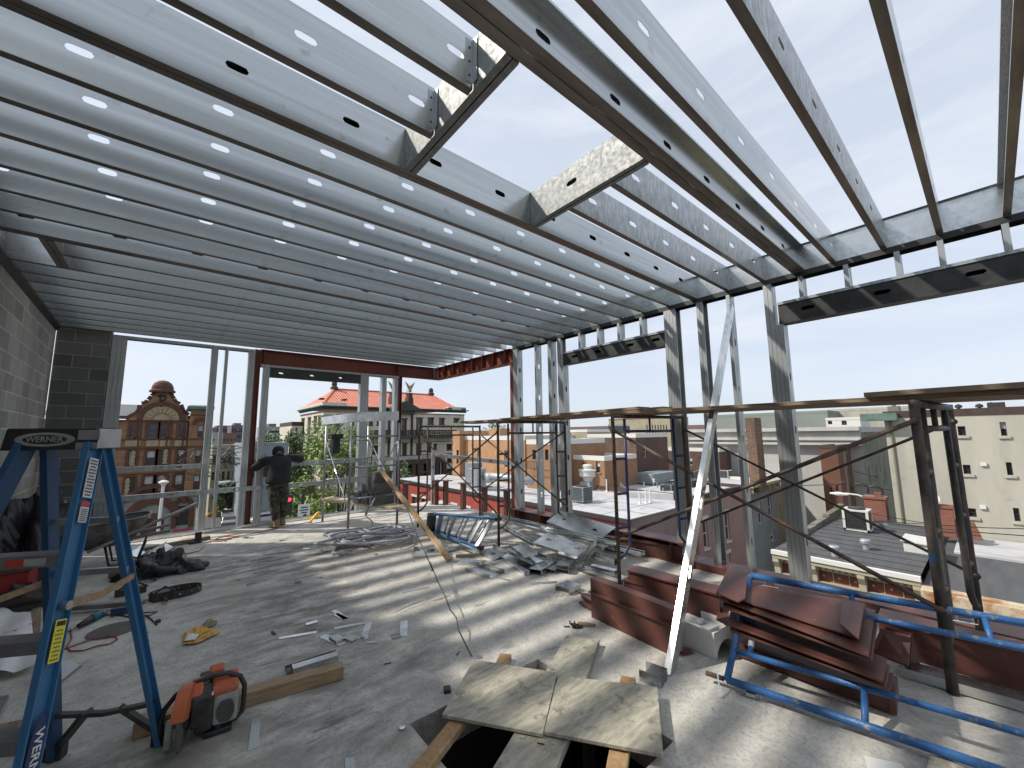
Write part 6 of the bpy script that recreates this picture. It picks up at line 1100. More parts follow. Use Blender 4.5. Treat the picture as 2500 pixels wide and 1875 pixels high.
piece(k1, (595, 862), (868, 946), 0, .26, 'open steel tray alone on the floor in front of the scrap pile', 0, .045, True, 'galv_bright')
piece(k1, (528, 795), (790, 803), .0, .10, 'small upside-down channel beside the orange wood offcut', 0, .04, False)
piece(k1, (935, 705), (1243, 916), .0, .28, 'long open channel tray at the front of the scrap pile', .12, .045, True, 'galv_bright')
piece(k1, (1000, 640), (1325, 795), .07, .24, 'channel tray on top of the front long tray', .1, .045, True); piece(k1, (1075, 605), (1232, 722), .13, .2, 'shorter channel tray, topmost on the front of the pile', .1, .04, True, 'galv')
piece(k1, (1420, 922), (1608, 800), .0, .16, 'dark sided box channel in front of the pile, right of the long tray', 0, .07, False, 'galv'); piece(k1, (1570, 895), (1745, 760), 0, .22, 'flat grey channel behind the dark sided box channel', .1, .04, False, 'galv')
piece(k1, (1720, 900), (1810, 790), 0, .17, 'stubby channel at the right of the pile, lower of two', 0, .05, False); piece(k1, (1715, 850), (1800, 760), .055, .16, 'stubby channel at the right of the pile, upper of two', 0, .045, False)
piece(k1, (1725, 1125), (1850, 1068), 0, .19, 'upside-down box offcut with one hole, alone on the floor by the red steel', 0, .06, False, 'galv_bright', (.5,))
piece(k1, (125, 715), (340, 690), 0, .22, 'square channel plate with a punched hole by the rope', 0, .045, False, 'galv_bright', (.5,)); piece(k1, (60, 722), (125, 715), 0, .24, 'narrow upright channel offcut at the left end of the scrap', 0, .09, True); piece(k1, (20, 700), (60, 722), 0, .24, 'leftmost small channel offcut of the scrap', 0, .08, True, 'galv')
piece(k1, (755, 680), (905, 750), .0, .24, 'perforated bent plate behind the small upside-down channel', .25, .05, True, 'galv', (.5,)); piece(k1, (395, 650), (560, 610), .02, .06, 'thin grey channel between the leaning lumber and the ladder', 0, .04, False, 'galv'); piece(k1, (530, 600), (720, 680), .03, .05, 'bright narrow channel below the lying ladder rail', 0, .05, False)
piece(k1, (470, 765), (640, 745), 0, .05, 'thin dark strip beside the orange wood offcut', 0, .02, False, 'galv'); piece(k1, (1315, 1008), (1590, 990), 0, .03, 'thin flat strip pointing at the box offcut', 0, .012, False, 'galv')
piece(k1, (930, 935), (1085, 968), 0, .012, 'thin bent strip right of the open steel tray', 0, .01, False)
piece(k1, (1870, 782), (2005, 592), .05, .09, 'narrow bright plate standing at the right of the pile', 1.0, .02, True, z2=.3)
for i, (a, b_, z, z2) in enumerate((((790, 245), (2212, 590), .28, .30), ((1000, 300), (2100, 600), .22, .30), ((1000, 410), (1330, 592), .26, .1), ((1790, 800), (2300, 960), .06, .06), ((1080, 330), (2212, 640), .15, .25), ((1950, 800), (2212, 860), .05, .05), ((1960, 720), (2212, 800), .12, .12), ((1980, 660), (2212, 730), .19, .19), ((2060, 590), (2500, 700), .24, .24))):
    p, q = fl(k1, *a, z), fl(k1, *b_, z2); b = MB(); u = (q-p); L_ = u.length; u.normalize(); hz = V((-u.y, u.x, 0)).normalized()
    b.chan(p, u, L_, hz, .09, V((0, 0, -1)) if i % 2 else V((0, 0, 1)), .042, .002, .01, [(k, .045, .1, .034) for k in np.arange(.3, L_-.1, .6)] if i in (0, 3) else ())
    tag(b.build('steel_stud', 'galv_bright' if i in (0, 2, 3) else 'galv'), ('longest bright stud across the whole scrap pile', 'long stud just below the longest one', 'short bright stud slanting down into the front trays', 'bright stud on the floor running right under the rusty frame', 'grey stud under the longest one', 'lowest dark stud end under the big plates', 'middle dark stud end under the big plates', 'upper dark stud end under the big plates', 'stud lying over the red beams at the right of the pile')[i], 'steel stud', 'loose steel studs of the scrap pile')
def scrap(cf, quad, lab, m_='galv_bright', th=.003, z=.0015): b = MB(); b.prism([fl(cf, x, y, z) for x, y in quad], (0, 0, th)); tag(b.build('metal_strip', m_), lab, 'metal strip', 'cut metal strips on the floor')
def strip(cf, a, b_, w_, lab, m_='galv_bright', th=.003): p, q = fl(cf, *a, .004), fl(cf, *b_, .004); bb = MB(); bb.bar(p, q, w_, th); tag(bb.build('metal_strip', m_), lab, 'metal strip', 'cut metal strips on the floor')
scrap(l7, [(955, 1115), (1055, 1098), (1015, 1440), (905, 1478)], 'large bright metal strip on the floor right of the orange saw')
strip(l7, (1242, 258), (1655, 190), .045, 'long thin strip left of the strip cluster'); strip(l7, (1838, 152), (2208, 84), .045, 'long strip above the cluster in the middle of the floor'); strip(l7, (1850, -5), (1978, 55), .05, 'short strip lying alone above the cluster')
strip(l7, (1535, 118), (1658, 85), .05, 'small folded bit above the long thin strip', th=.022); strip(l7, (1715, 228), (1930, 325), .065, 'lower flat strip under the folded bits'); strip(l7, (2155, 272), (2218, 85), .06, 'upright lying strip at the right of the cluster')
strip(l7, (1830, 240), (1910, 295), .075, 'folded metal bit on the lower flat strip', 'galv', .03); strip(l7, (1960, 245), (2060, 290), .06, 'second folded metal bit of the cluster', 'galv', .025); strip(l7, (1990, 225), (2170, 262), .04, 'dull strip behind the folded bits', 'galv')
strip(r8, (35, 712), (112, 766), .05, 'short strip above right of the cluster'); strip(r8, (458, 777), (455, 870), .065, 'stubby strip standing apart right of the cluster'); strip(r8, (452, 603), (610, 572), .03, 'narrow strip in the sun below the rope'); strip(r8, (232, 906), (300, 903), .03, 'tiny strip at the lower right of the cluster')
strip(km, (250, 1452), (370, 1455), .08, 'grey scrap plate in front of the red column'); strip(km, (965, 1420), (1048, 1420), .05, 'small dark strip behind the man to the right'); strip(km, (730, 1495), (790, 1485), .06, 'left one of two tiny scraps behind the man'); strip(km, (795, 1485), (838, 1478), .06, 'right one of two tiny scraps behind the man'); strip(km, (1048, 1600), (1140, 1600), .06, 'small pale scrap left of the rope'); strip(km, (1330, 1645), (1360, 1620), .03, 'tiny folded scrap next to the rope', th=.02)
scrap(l7, [(1952, 1562), (2055, 1545), (2075, 1700), (1965, 1700)], 'small pierced plate at the bottom edge of the picture'); strip(l5, (2115, 840), (2190, 820), .03, 'little dark metal clip on the floor right of the bin bag', 'galv', .02)
# two galvanised channels and lumber lying near the saw
for i, (a, b_, w_, z) in enumerate((((1395, 590), (1890, 440), .07, .05), ((1320, 660), (1880, 470), .06, .0))):
    p, q = fl(l7, *a, z), fl(l7, *b_, z); u = (q-p).normalized(); b = MB(); b.chan(p, u, (q-p).length, V((-u.y, u.x, 0)), w_, (0, 0, -1) if i == 0 else (0, 0, 1), .04, .002); tag(b.build('steel_offcut', 'galv_bright' if i == 0 else 'galv'), ('bright channel lying beside the long lumber, upper one', 'dull channel lying under the bright one beside the long lumber')[i], 'steel offcut', GS)
p, q = fl(l6, 1452, 1225, .045), fl(l7, 1935, 600, .045); board(p, q, .089, .085, 'long lumber piece on the floor passing behind the orange saw', 'lumber_x', 'lumber', None, 'lumber')
board(fl(k1, 500, 695, .02), fl(k1, 705, 690, .02), .06, .035, 'short orange wood offcut among the scrap', 'lumber_x', 'lumber', None, 'wood_offcut')
b = MB(); b.prism([fl(k1, 1810, 1430, .003), fl(k1, 1900, 1432, .003), fl(k1, 2010, 1455, .003), fl(k1, 1990, 1465, .003), fl(k1, 1830, 1462, .003)], (0, 0, .02)); tag(b.build('wood_splinter', 'lumber_x'), 'orange wood splinter in front of the red beam', 'wood splinter')
b = MB(); rr = random.Random(5)
for k in range(26):
    p = fl(k1, 1780+rr.gauss(0, 32), 1465+rr.gauss(0, 14), .0); b.bar(p+V((0, 0, .01)), p+V((rr.uniform(-.04, .04), rr.uniform(-.04, .04), rr.uniform(.004, .03))), .012, .006)
tag(b.build('debris_clump', 'dark_metal'), 'small dark clump of debris beside the orange splinter', 'debris')
b = MB()
for k in range(260):
    x_, y_ = rr.uniform(-.9, 4.2), rr.uniform(.9, 8.8)
    if HX0-.1 < x_ < HX1+.1 and HY0-.1 < y_ < HY1+.1: continue
    s_ = rr.uniform(.003, .010); a = rr.uniform(0, 3.1); b.ob((x_, y_, .0008), (s_*cos(a), s_*sin(a), 0), (-s_*.6*sin(a), s_*.6*cos(a), 0), (0, 0, s_*.4))
o = b.build('gravel_crumbs', 'concrete_side'); o['kind'] = 'stuff'; o['label'] = 'scattered small crumbs and grit on the concrete deck'; o['category'] = 'debris'
rd = random.Random(42)
for k in range(26):
    x_, y_ = rd.uniform(-.3, 3.9), rd.uniform(2.7, 8.7); a = rd.uniform(0, 3.1); kd = rd.choice(['clip', 'chip', 'screw']); b = MB(); p = V((x_, y_, .002)); u = V((cos(a), sin(a), 0))
    if kd == 'clip': L_ = rd.uniform(.04, .12); b.chan(p, u, L_, V((-u.y, u.x, 0)), rd.uniform(.02, .05), (0, 0, 1), .02, .002); tag(b.build('metal_clip', 'galv_bright'), 'small bent metal clip lying loose on the deck', 'metal clip', 'metal clips scattered on the deck')
    elif kd == 'chip': b.bar(p+V((0, 0, .005)), p+u*rd.uniform(.03, .1)+V((0, 0, .007)), rd.uniform(.01, .03), .008); tag(b.build('wood_chip', rd.choice(['lumber_x', 'leather'])), 'small wood chip lying loose on the deck', 'wood chip', 'wood chips scattered on the deck')
    else: b.tube([p+V((0, 0, .004)), p+u*.05+V((0, 0, .004))], .0035, 6); b.lathe(p+V((0, 0, .004)), [(.007, -.002), (.007, .002)], 8, u); tag(b.build('screw', 'dark_metal'), 'loose dark screw lying on the deck', 'screw', 'screws scattered on the deck')
# ---- plywood over the opening
ZP = .052
def sheetpx(quad, z, th, lab, m_='ply', nm='plywood_sheet'):
    b = MB(); b.prism([fl(c8h, x, y, z) for x, y in quad], (0, 0, -th)); o = b.build(nm, m_, bevel=.002); tag(o, lab, 'plywood' if 'ply' in nm else 'plank', 'boards covering the floor opening'); return o
sheetpx([(497, 346), (1140, 448), (1028, 922), (250, 772)], ZP+.02, .019, 'left worn plywood sheet over the floor opening'); sheetpx([(1146, 468), (1912, 560), (1957, 1078), (1037, 903)], ZP+.022, .019, 'right worn plywood sheet over the floor opening')
sheetpx([(1210, 160), (1465, 195), (1350, 520), (1030, 470)], .048, .044, 'pale scaffold board reaching away from under the plywood', 'ply', 'scaffold_board'); sheetpx([(900, 760), (1290, 800), (1080, 1300), (590, 1270)], .046, .044, 'pale scaffold board coming out below the plywood with a nail on it', 'ply', 'scaffold_board')
board(fl(c8h, 420, 780, .022), fl(c8h, 60, 1240, .022), .089, .04, 'brown lumber bridging the left part of the floor opening', 'lumber', 'lumber', None, 'lumber'); board(fl(c8h, 1640, 940, .022), fl(c8h, 1590, 1260, .022), .1, .04, 'orange lumber bridging the right part of the floor opening', 'lumber', 'lumber', None, 'lumber')
board(fl(c8h, 742, 322, .02), fl(c8h, 700, 420, .02), .09, .038, 'split orange lumber end above the left plywood sheet', 'lumber', 'lumber', None, 'lumber'); board(fl(c8h, 1690, 500, .02), fl(c8h, 1670, 570, .02), .095, .038, 'lumber end above the right plywood sheet', 'lumber', 'lumber', None, 'lumber')
b = MB(); b.bar(fl(c8h, 985, 990, .051), fl(c8h, 1040, 1003, .051), .004, .004); tag(b.build('nail', 'dark_metal'), 'rusty nail lying on the lower pale board', 'nail')
b = MB(); b.bar(fl(c8h, 288, 560, .012), fl(c8h, 292, 598, .012), .045, .02); tag(b.build('wood_offcut', 'leather'), 'small brown wood chip left of the plywood', 'wood chip')
b = MB(); b.lathe(fl(r8, 448, 1425), [(.02, 0), (.02, .012), (.008, .018)], 10); tag(b.build('steel_washer', 'galv_bright'), 'tiny shiny cap on the floor left of the opening', 'metal cap')
# ---- leaning stud with bent track piece at its foot
t = thing('leaning_stud', (2.80, 1.60, 0), 'bright galvanised stud leaning diagonally from the floor up to the right wall frame', 'steel stud'); p0, p1 = V((2.795, 1.63, .01)), V((5.235, 1.925, 3.285)); u = (p1-p0).normalized(); L_ = (p1-p0).length
side = V((0.30, -.95, 0)).normalized(); side = (side-u*side.dot(u)).normalized(); nn = u.cross(side).normalized(); nn = nn if nn.x < 0 else -nn
rgt_, awy = V((.5, -.87, 0)), V((.87, .5, 0)); side = rgt_*cos(1.13)+awy*sin(1.13); side = (side-u*side.dot(u)).normalized(); nn = u.cross(side).normalized(); nn = nn if nn.dot(rgt_) < 0 else -nn
b = MB(); b.chan(p0, u, L_, side, .092, nn, .048, .002, .012, [(k, .046, .11, .04) for k in np.arange(.75, L_, .61)]); b.build('stud', 'galv_bright', t)
piece(k4, (712, 1600), (950, 1690), 0, .13, 'bent track piece with screw holes at the foot of the leaning stud', 0, .07, True, 'galv_bright', (.35, .75))
# ---- red steel pile
GR = 'red primed steel pieces in the pile'
def redplate(quad, z, th, lab, cf=r3, nm='steel_plate'):
    b = MB(); b.prism([fl(cf, x, y, zz) for (x, y), zz in zip(quad, z if isinstance(z, (list, tuple)) else [z]*4)], (0, 0, -th)); tag(b.build(nm, 'primer', bevel=.003), lab, 'red steel', GR)
a, c_ = fl(k4, 195, 915), fl(k4, 1020, 1315); d_ = (c_-a).normalized(); n_ = V((d_.y, -d_.x, 0)); n_ = n_ if n_.x < 0 else -n_; c_ = a+d_*.86
t = thing('lintel_beam', (a+c_)/2, 'front red steel lintel standing on edge with a ledge along its side', 'red steel', GR); b = MB(); b.ob(a, c_-a, -n_*.012, (0, 0, .335)); b.build('web', 'primer', t); b = MB(); b.ob(a+V((0, 0, .225)), c_-a, n_*.03, (0, 0, .012)); b.build('ledge', 'primer', t); b = MB(); b.ob(a+V((0, 0, .335)), c_-a, -n_*.09, (0, 0, .012)); b.ob(a-n_*.012, c_-a, -n_*.09, (0, 0, .012)); b.build('flange', 'primer', t)
def redbeam(cf, a, b_, z, wid, lab, z2=None, web=True):
    p, q = fl(cf, *a, z), fl(cf, *b_, z2 if z2 is not None else z); u = (q-p).normalized(); hz = V((-u.y, u.x, 0)).normalized(); hz = hz if hz.x > 0 else -hz
    t = thing('steel_beam', V(((p.x+q.x)/2, (p.y+q.y)/2, 0)), lab, 'red steel', GR); b = MB(); b.ob(p, q-p, hz*wid, (0, 0, -.014)); b.build('top_flange', 'primer', t)
    b = MB(); h_ = min(p.z, q.z)-.016; b.ob(p+hz*.02-V((0, 0, .014)), q-p, hz*.012, (0, 0, -h_)); b.build('web', 'primer', t)
redbeam(k4, (530, 505), (1590, 790), .27, .16, 'red beam behind the front lintel, nearer of two'); redbeam(k4, (575, 405), (1560, 665), .37, .20, 'red beam behind the front lintel, farther and higher of two')
redbeam(k4, (300, 40), (1180, 160), .20, .12, 'dark red channel piece in shade under the loose studs')
redplate([(365, 605), (1222, 880), (1262, 672), (435, 458)], .46, .012, 'topmost red plate of the shingled stack under the blue frame')
redplate([(380, 640), (1280, 985), (1320, 710), (440, 500)], .435, .012, 'second red plate from the top of the shingled stack')
redplate([(400, 690), (1300, 1010), (1340, 740), (440, 540)], .40, .014, 'third red plate of the shingled stack')
redplate([(430, 790), (1365, 1135), (1390, 1000), (470, 640)], .30, .014, 'wide red plate in the middle of the shingled stack'); redplate([(445, 830), (1380, 1170), (1410, 1040), (470, 700)], .26, .012, 'red plate just below the wide middle one')
redplate([(490, 890), (1400, 1230), (1425, 1090), (520, 770)], .15, .014, 'lowest red plate near the floor'); redplate([(500, 925), (1420, 1250), (1450, 1110), (540, 800)], .09, .08, 'red bottom channel of the shingled stack')
redplate([(1115, 640), (1255, 672), (1220, 880), (1105, 790)], .52, .012, 'square red plate lying on the right end of the stack'); redplate([(1350, 820), (1535, 860), (1520, 1045), (1290, 960)], [.34, .34, .2, .2], .012, 'tilted square red plate beyond the stack'); redplate([(1375, 810), (1545, 850), (1590, 1040), (1525, 1045)], [.34, .34, .05, .05], .012, 'steep dark red plate at the right end of the stack')
redplate([(380, 610), (555, 490), (540, 640), (500, 660)], .50, .012, 'short red plate behind the left end of the blue frame'); redplate([(1400, 1240), (1440, 1100), (1450, 1110), (1440, 1245)], .10, .09, 'short end block of red steel at the foot of the stack')
redbeam(r3, (1330, 750), (2300, 985), .26, .22, 'long red beam on the floor running out of the picture at the right'); redplate([(1340, 760), (1500, 800), (1650, 850), (1480, 800)], .27, .01, 'bright red patch plate on the long red beam')
p, q = fl(r3, 1470, 1055, .07), fl(r3, 2350, 1300, .07); u = (q-p).normalized(); b = MB(); b.chan(p, u, (q-p).length, V((-u.y, u.x, 0)), .15, (0, 0, -1), .06, .002); tag(b.build('steel_stud', 'galv_bright'), 'shiny long track on the floor right of the red stack', 'steel stud', 'loose steel studs of the scrap pile')
redplate([(20, 620), (60, 640), (230, 720), (200, 740)], .11, .012, 'bent red tab left of the front lintel, upper', k4); redplate([(60, 735), (100, 740), (215, 790), (195, 815)], .04, .03, 'dark red block under the bent tab left of the front lintel', k4); redplate([(80, 650), (150, 655), (225, 680), (215, 760)], .07, .05, 'folded red clip beside the front lintel', k4)
redplate([(1180, 1230), (1260, 1250), (1300, 1300), (1170, 1330)], .01, .006, 'flat dark red shard between lintel and white sink piece', k4); redplate([(1570, 790), (1680, 830), (1670, 990), (1540, 930)], .22, .015, 'short red stub plates under the beam ends', k4); redplate([(1690, 880), (1870, 930), (1850, 1050), (1670, 990)], .12, .02, 'pale edged red plate left of the blue frame', k4)
# ---- white moulded piece
t = thing('white_trough', fl(k4, 1400, 1200), 'white moulded trough-like piece behind the leaning stud', 'plastic trough'); a, c_ = fl(k4, 1000, 1120), fl(k4, 1515, 1372); d_ = (c_-a).normalized(); hz = V((-d_.y, d_.x, 0)); hz = hz if hz.x > 0 else -hz; L_ = (c_-a).length; H_ = .19; W_ = .30
P = lambda s_, w_, z: a+d_*s_+hz*w_+V((0, 0, z))
b = MB(); b.ob(P(0, 0, 0), d_*L_, hz*.02, (0, 0, H_)); b.ob(P(0, W_-.02, 0), d_*L_, hz*.02, (0, 0, H_)); b.ob(P(0, .02, H_-.09), d_*L_, hz*(W_-.04), (0, 0, .015))
pts = [P(L_, 0, H_)]+[P(L_, 0, 0), P(L_, .03, 0)]+[P(L_, .03+(W_-.06)*(1-cos(x*pi))/2, .11*sin(x*pi)) for x in [i/8 for i in range(1, 8)]]+[P(L_, W_-.03, 0), P(L_, W_, 0), P(L_, W_, H_)]; b.prism(pts, d_*.015); b.ob(P(-.01, 0, 0), d_*.01, hz*W_, (0, 0, H_)); b.build('shell', 'white_plastic', t, bevel=.004)
b = MB(); b.ob(P(.05, .06, H_-.072), d_*(L_-.14), hz*(W_-.12), (0, 0, .03)); b.ob(P(.2, .12, H_-.04), d_*.05, hz*.06, (0, 0, .03)); b.build('inner_ribs', 'white_plastic', t, bevel=.004)
# ---- blue scaffold frame lying on the pile
t = thing('scaffold', V((3.3, .8, 0)), 'bright blue scaffold frame lying tilted on the red steel pile', 'scaffold', 'scaffold frames')
A = at(*r3(430, 1130), 'z', .06); B = at(*r3(570, 505), 'z', .52); A2 = at(*r3(1960, 1640), 'z', .06); B2 = at(*r3(2212, 790), 'z', .52)
da, db = (A2-A).normalized(), (B2-B).normalized(); LA = 1.93; A2, B2 = A+da*LA, B+db*LA; r_ = .021
def tb(nm, pts, r=r_, m_='blue_paint'): b = MB(); b.tube(pts, r, 10); return b.build(nm, m_, t, True)
tb('leg', [A-da*.13, A-da*.02], .016, 'rust_tube'); tb('leg', [A, A2], .024); tb('leg', [B, B2], .024); tb('header', [A, B])
Ai, Bi = A.lerp(B, .24), A.lerp(B, .80)
Aj, Bj = A2.lerp(B2, .24), A2.lerp(B2, .80)
tb('inner_tube', [Ai, Aj], .019); tb('inner_tube', [Bi, Bj], .019)
for f, g_ in ((.36, 0), (.70, 0), (1.0, 0)): tb('rung', [A.lerp(A2, f), Ai.lerp(Aj, f)], .017); tb('rung', [B.lerp(B2, f*.98-.02), Bi.lerp(Bj, f*.98-.02)], .017)
e0, e1 = Ai+da*.10, Bi+db*.07; tb('inner_header', [e0, e1], .017); tb('link', [A.lerp(B, .55), e0.lerp(e1, .52)], .014)
m0, m1 = e0.lerp(e1, .12), e0.lerp(e1, .42); b = MB(); b.tube([m0, m1], .0185, 10); b.build('paper_wrap', 'label_white', t, True)
for c_, dd in ((B+db*.14, db), (A+da*.14, da), (B+db*1.2, db)):
    b = MB(); q = c_+V((-.012, -.0, -.035)); ww = dd*.055; b.tube([q-ww, q-ww+V((0, 0, .02)), q+ww+V((0, 0, .02)), q+ww, q+ww-V((0, 0, .02)), q-ww-V((0, 0, .02))], .004, 6, True); b.bar(q-ww*.5, q+ww*.5, .02, .02); b.build('brace_lock', 'galv_bright', t)
b = MB(); p, q = at(*r3(370, 1080), 'z', .10), at(*r3(388, 1200), 'z', .03); u = (q-p).normalized(); b.bar(p, q-u*.03, .008, .003); sd = u.cross(V((0, 0, 1))).normalized(); b.bar(q-u*.035, q-u*.02, .024, .003)
for k in (-1.5, -.5, .5, 1.5): b.bar(q-u*.02+sd*k*.006, q+u*.03+sd*k*.006, .0035, .002)
tag(b.build('plastic_fork', 'white_plastic'), 'white plastic fork hanging on the end of the blue frame', 'fork')
b = MB(); b.prism([fl(r3, 1255, 1590, .003), fl(r3, 1480, 1640, .003), fl(r3, 1560, 1760, .003), fl(r3, 1290, 1740, .003)], (0, 0, .004)); tag(b.build('white_card', 'label_white'), 'white card on the floor at the bottom right edge', 'card')
b = MB(); b.prism([fl(r3, 1650, 1575, .03), fl(r3, 1760, 1600, .03), fl(r3, 1960, 1720, .03), fl(r3, 1620, 1700, .03)], (0, 0, -.028)); tag(b.build('wood_block', 'ply'), 'pale board corner under the lower tube of the blue frame', 'board')
# ---- cut-off saw ---------------------------------------------------------
O = fl(l7, 235, 1585); fy = -V((O.x, O.y, 0)).normalized(); fy = (fy*cos(.05)+V((-fy.y, fy.x, 0))*sin(-.05)); rx = V((-fy.y, fy.x, 0)); rx = rx if rx.x > 0 else -rx
S = lambda f, r, z: O+fy*(f*.5)+rx*((r-.03)*.98)+V((0, 0, z*.80))
t = thing('cutoff_saw', S(-.3, .1, 0), 'orange petrol cut-off saw with black wrap handle standing on the floor', 'saw')
dx = (rx*cos(.14)+fy*sin(.14))
b = MB(); b.lathe(S(-.25, -.002, .190), [(.02, 0), (.150, 0), (.150, .008), (.02, .008)], 40, dx); b.build('cutting_disc', 'disc', t); b = MB(); b.lathe(S(-.25, -.012, .190), [(.045, 0), (.045, .03), (.02, .035)], 16, dx); b.build('disc_flange', 'dark_metal', t)
dfx = fy*cos(.14)-rx*sin(.14); cdc = S(-.25, 0, .190)
gd = MB()
for i in range(16):
    a0, a1 = radians(22+i*10.5), radians(22+(i+1)*10.5); f0, f1 = dfx*cos(a0)+V((0, 0, sin(a0))), dfx*cos(a1)+V((0, 0, sin(a1)))
    for (w0, w1, rr0, rr1) in ((-.03, .03, .157, .163), (-.031, -.026, .05, .158), (.026, .031, .05, .158)):
        gd.prism([cdc+f0*rr0+dx*w0, cdc+f0*rr1+dx*w0, cdc+f1*rr1+dx*w0, cdc+f1*rr0+dx*w0], dx*(w1-w0))
gd.build('blade_guard', 'saw_orange', t)
b = MB(); b.prism([S(-.30, -.085, .02), S(-.2, -.08, .03), S(-.18, -.08, .12), S(-.24, -.08, .2), S(-.36, -.085, .18)], rx*.035); b.build('side_cover', 'saw_grey', t, bevel=.01)
b = MB(); b.prism([S(-.22, .03, .10), S(-.2, .03, .30), S(-.34, .03, .345), S(-.55, .03, .30), S(-.55, .03, .08)], rx*.09); b.build('belt_arm', 'dark_metal', t, bevel=.01)
b = MB(); b.prism([S(-.24, .02, .24), S(-.22, .02, .30), S(-.33, .02, .37), S(-.5, .02, .37), S(-.5, .02, .24)], rx*.06); b.build('arm_cover', 'saw_orange', t, bevel=.012)
b = MB(); b.prism([S(-.30, .12, .23), S(-.28, .12, .29), S(-.36, .12, .345), S(-.52, .12, .36), S(-.56, .12, .23)], rx*.13); b.build('engine_cover', 'saw_orange', t, bevel=.015)
b = MB(); b.ob(S(-.285, .13, .055), fy*.0+rx*.125, -fy*.24, (0, 0, .175)); b.build('starter_housing', 'saw_grey', t, bevel=.02)
b = MB()
for k in range(13): z = .075+k*.0115; w_ = .045*math.sqrt(max(.05, 1-((k-6)/7.2)**2)); b.ob(S(-.284, .193-w_, z), rx*2*w_, fy*.003, (0, 0, .005))
b.build('air_slots', 'ink', t); b = MB(); b.ob(S(-.27, .05, .05), rx*.08, -fy*.25, (0, 0, .22)); b.build('engine_block', 'dark_metal', t, bevel=.01)
b = MB(); b.ob(S(-.27, .06, .285), rx*.07, fy*.008, V((0, 0, .03))-fy*.02); b.build('sticker', 'label_white', t)
hp = [(-.10, .08), (-.11, .16), (-.095, .25), (-.05, .32), (.03, .365), (.12, .385), (.20, .375), (.26, .33), (.285, .26), (.285, .14), (.28, .08), (.25, .045), (.18, .04), (.12, .05)]
b = MB(); b.tube([S(-.36-.05*(z-.1), r, z) for r, z in hp], .0135, 10); b.build('wrap_handle', 'black_plastic', t, True)
b = MB(); b.tube([S(-.50, .14, .33), S(-.58, .14, .37), S(-.68, .14, .36), S(-.74, .14, .30), S(-.74, .14, .2), S(-.6, .14, .12)], .017, 8); b.build('rear_handle', 'black_plastic', t, True); b = MB(); b.prism([S(-.44, .10, .34), S(-.44, .10, .40), S(-.55, .10, .415), S(-.66, .10, .38), S(-.66, .10, .32)], rx*.075); b.build('filter_cover', 'saw_orange', t, bevel=.012)
b = MB(); b.lathe(S(-.32, .16, .0), [(.022, 0), (.022, .05)], 12, (0, 0, 1)); b.build('foot', 'black_plastic', t); b = MB(); b.ob(S(-.36, .10, 0), rx*.13, fy*.05, (0, 0, .03)); b.build('foot', 'black_plastic', t, bevel=.006); b = MB(); b.ob(S(-.62, .06, 0), rx*.16, fy*.03, (0, 0, .055)); b.build('foot', 'black_plastic', t, bevel=.006)
b = MB(); b.tube([S(-.22, -.01, .36), S(-.24, -.02, .34)], .026, 12); b.tube([S(-.21, -.03, .30), S(-.22, .02, .315), S(-.23, .03, .29)], .012, 8); b.build('grip_knob', 'black_plastic', t, True)
# ---- stepladder ------------------------------------------------------------
RR, RL = V((.08, 3.186, 0)), V((-.356, 3.428, 0)); d_ = (RR-RL).normalized(); n_ = V((-.485, -.874, 0)).normalized(); mid = (RR+RL)/2; cen = mid+n_*.52; TZ = 1.70
t = thing('stepladder', cen, 'tall blue fibreglass stepladder standing open at the left', 'ladder')
CL = .15; capc = cen+V((0, 0, TZ))
def wide(p, q, w_, th, m_, nm, par=None):   # channel rail
    u = (q-p).normalized(); v = (n_-u*n_.dot(u)).normalized(); k = u.cross(v); b = MB(); b.ob(p-v*w_/2-k*th/2, q-p, v*w_, k*th*.3)
    b.ob(p-v*w_/2-k*th/2+k*th*.3, q-p, v*.006, k*th*.7); b.ob(p+v*(w_/2-.006)-k*th/2+k*th*.3, q-p, v*.006, k*th*.7); return b.build(nm, m_, par or t, bevel=.002)
FR, FLt = mid+n_*1.0+d_*.325, mid+n_*1.0-d_*.325
tR, tL = capc+d_*(CL-.0)+n_*.035-V((0, 0, .02)), capc-d_*(CL-.035)+n_*.035-V((0, 0, .02))
frr = wide(FR, tR, .088, .028, 'ladder_blue', 'front_rail'); fll = wide(FLt, tL, .088, -.028, 'ladder_dark', 'front_rail')
bR, bL = capc+d_*(CL-.015)-n_*.045-V((0, 0, .03)), capc-d_*(CL-.06)-n_*.045-V((0, 0, .03))
wide(RR, bR, .06, .03, 'ladder_blue', 'rear_rail'); wide(RL, bL, .06, -.03, 'ladder_dark', 'rear_rail')
b = MB(); hx_, hy_ = .185, .072; vs = [capc+d_*a*hx_*s_+n_*c_*hy_*s_+V((0, 0, z)) for z, s_ in ((-.045, 1.0), (.055, .93)) for a, c_ in ((-1, -1), (1, -1), (1, 1), (-1, 1))]
b.add(vs, [(3, 2, 1, 0), (4, 5, 6, 7), (0, 1, 5, 4), (1, 2, 6, 5), (2, 3, 7, 6), (3, 0, 4, 7)]); cap = b.build('top_cap', 'black_plastic', t, bevel=.006)
nf = (n_*cos(.08)+V((0, 0, sin(.08))))
b = MB(); fc = capc+n_*(hy_*.975+.003)-d_*.015+V((0, 0, .003))
ell = lambda a_, b_, n=28: [fc+d_*a_*cos(2*pi*i/n)+V((0, 0, b_*sin(2*pi*i/n)))+n_*.0 for i in range(n)]
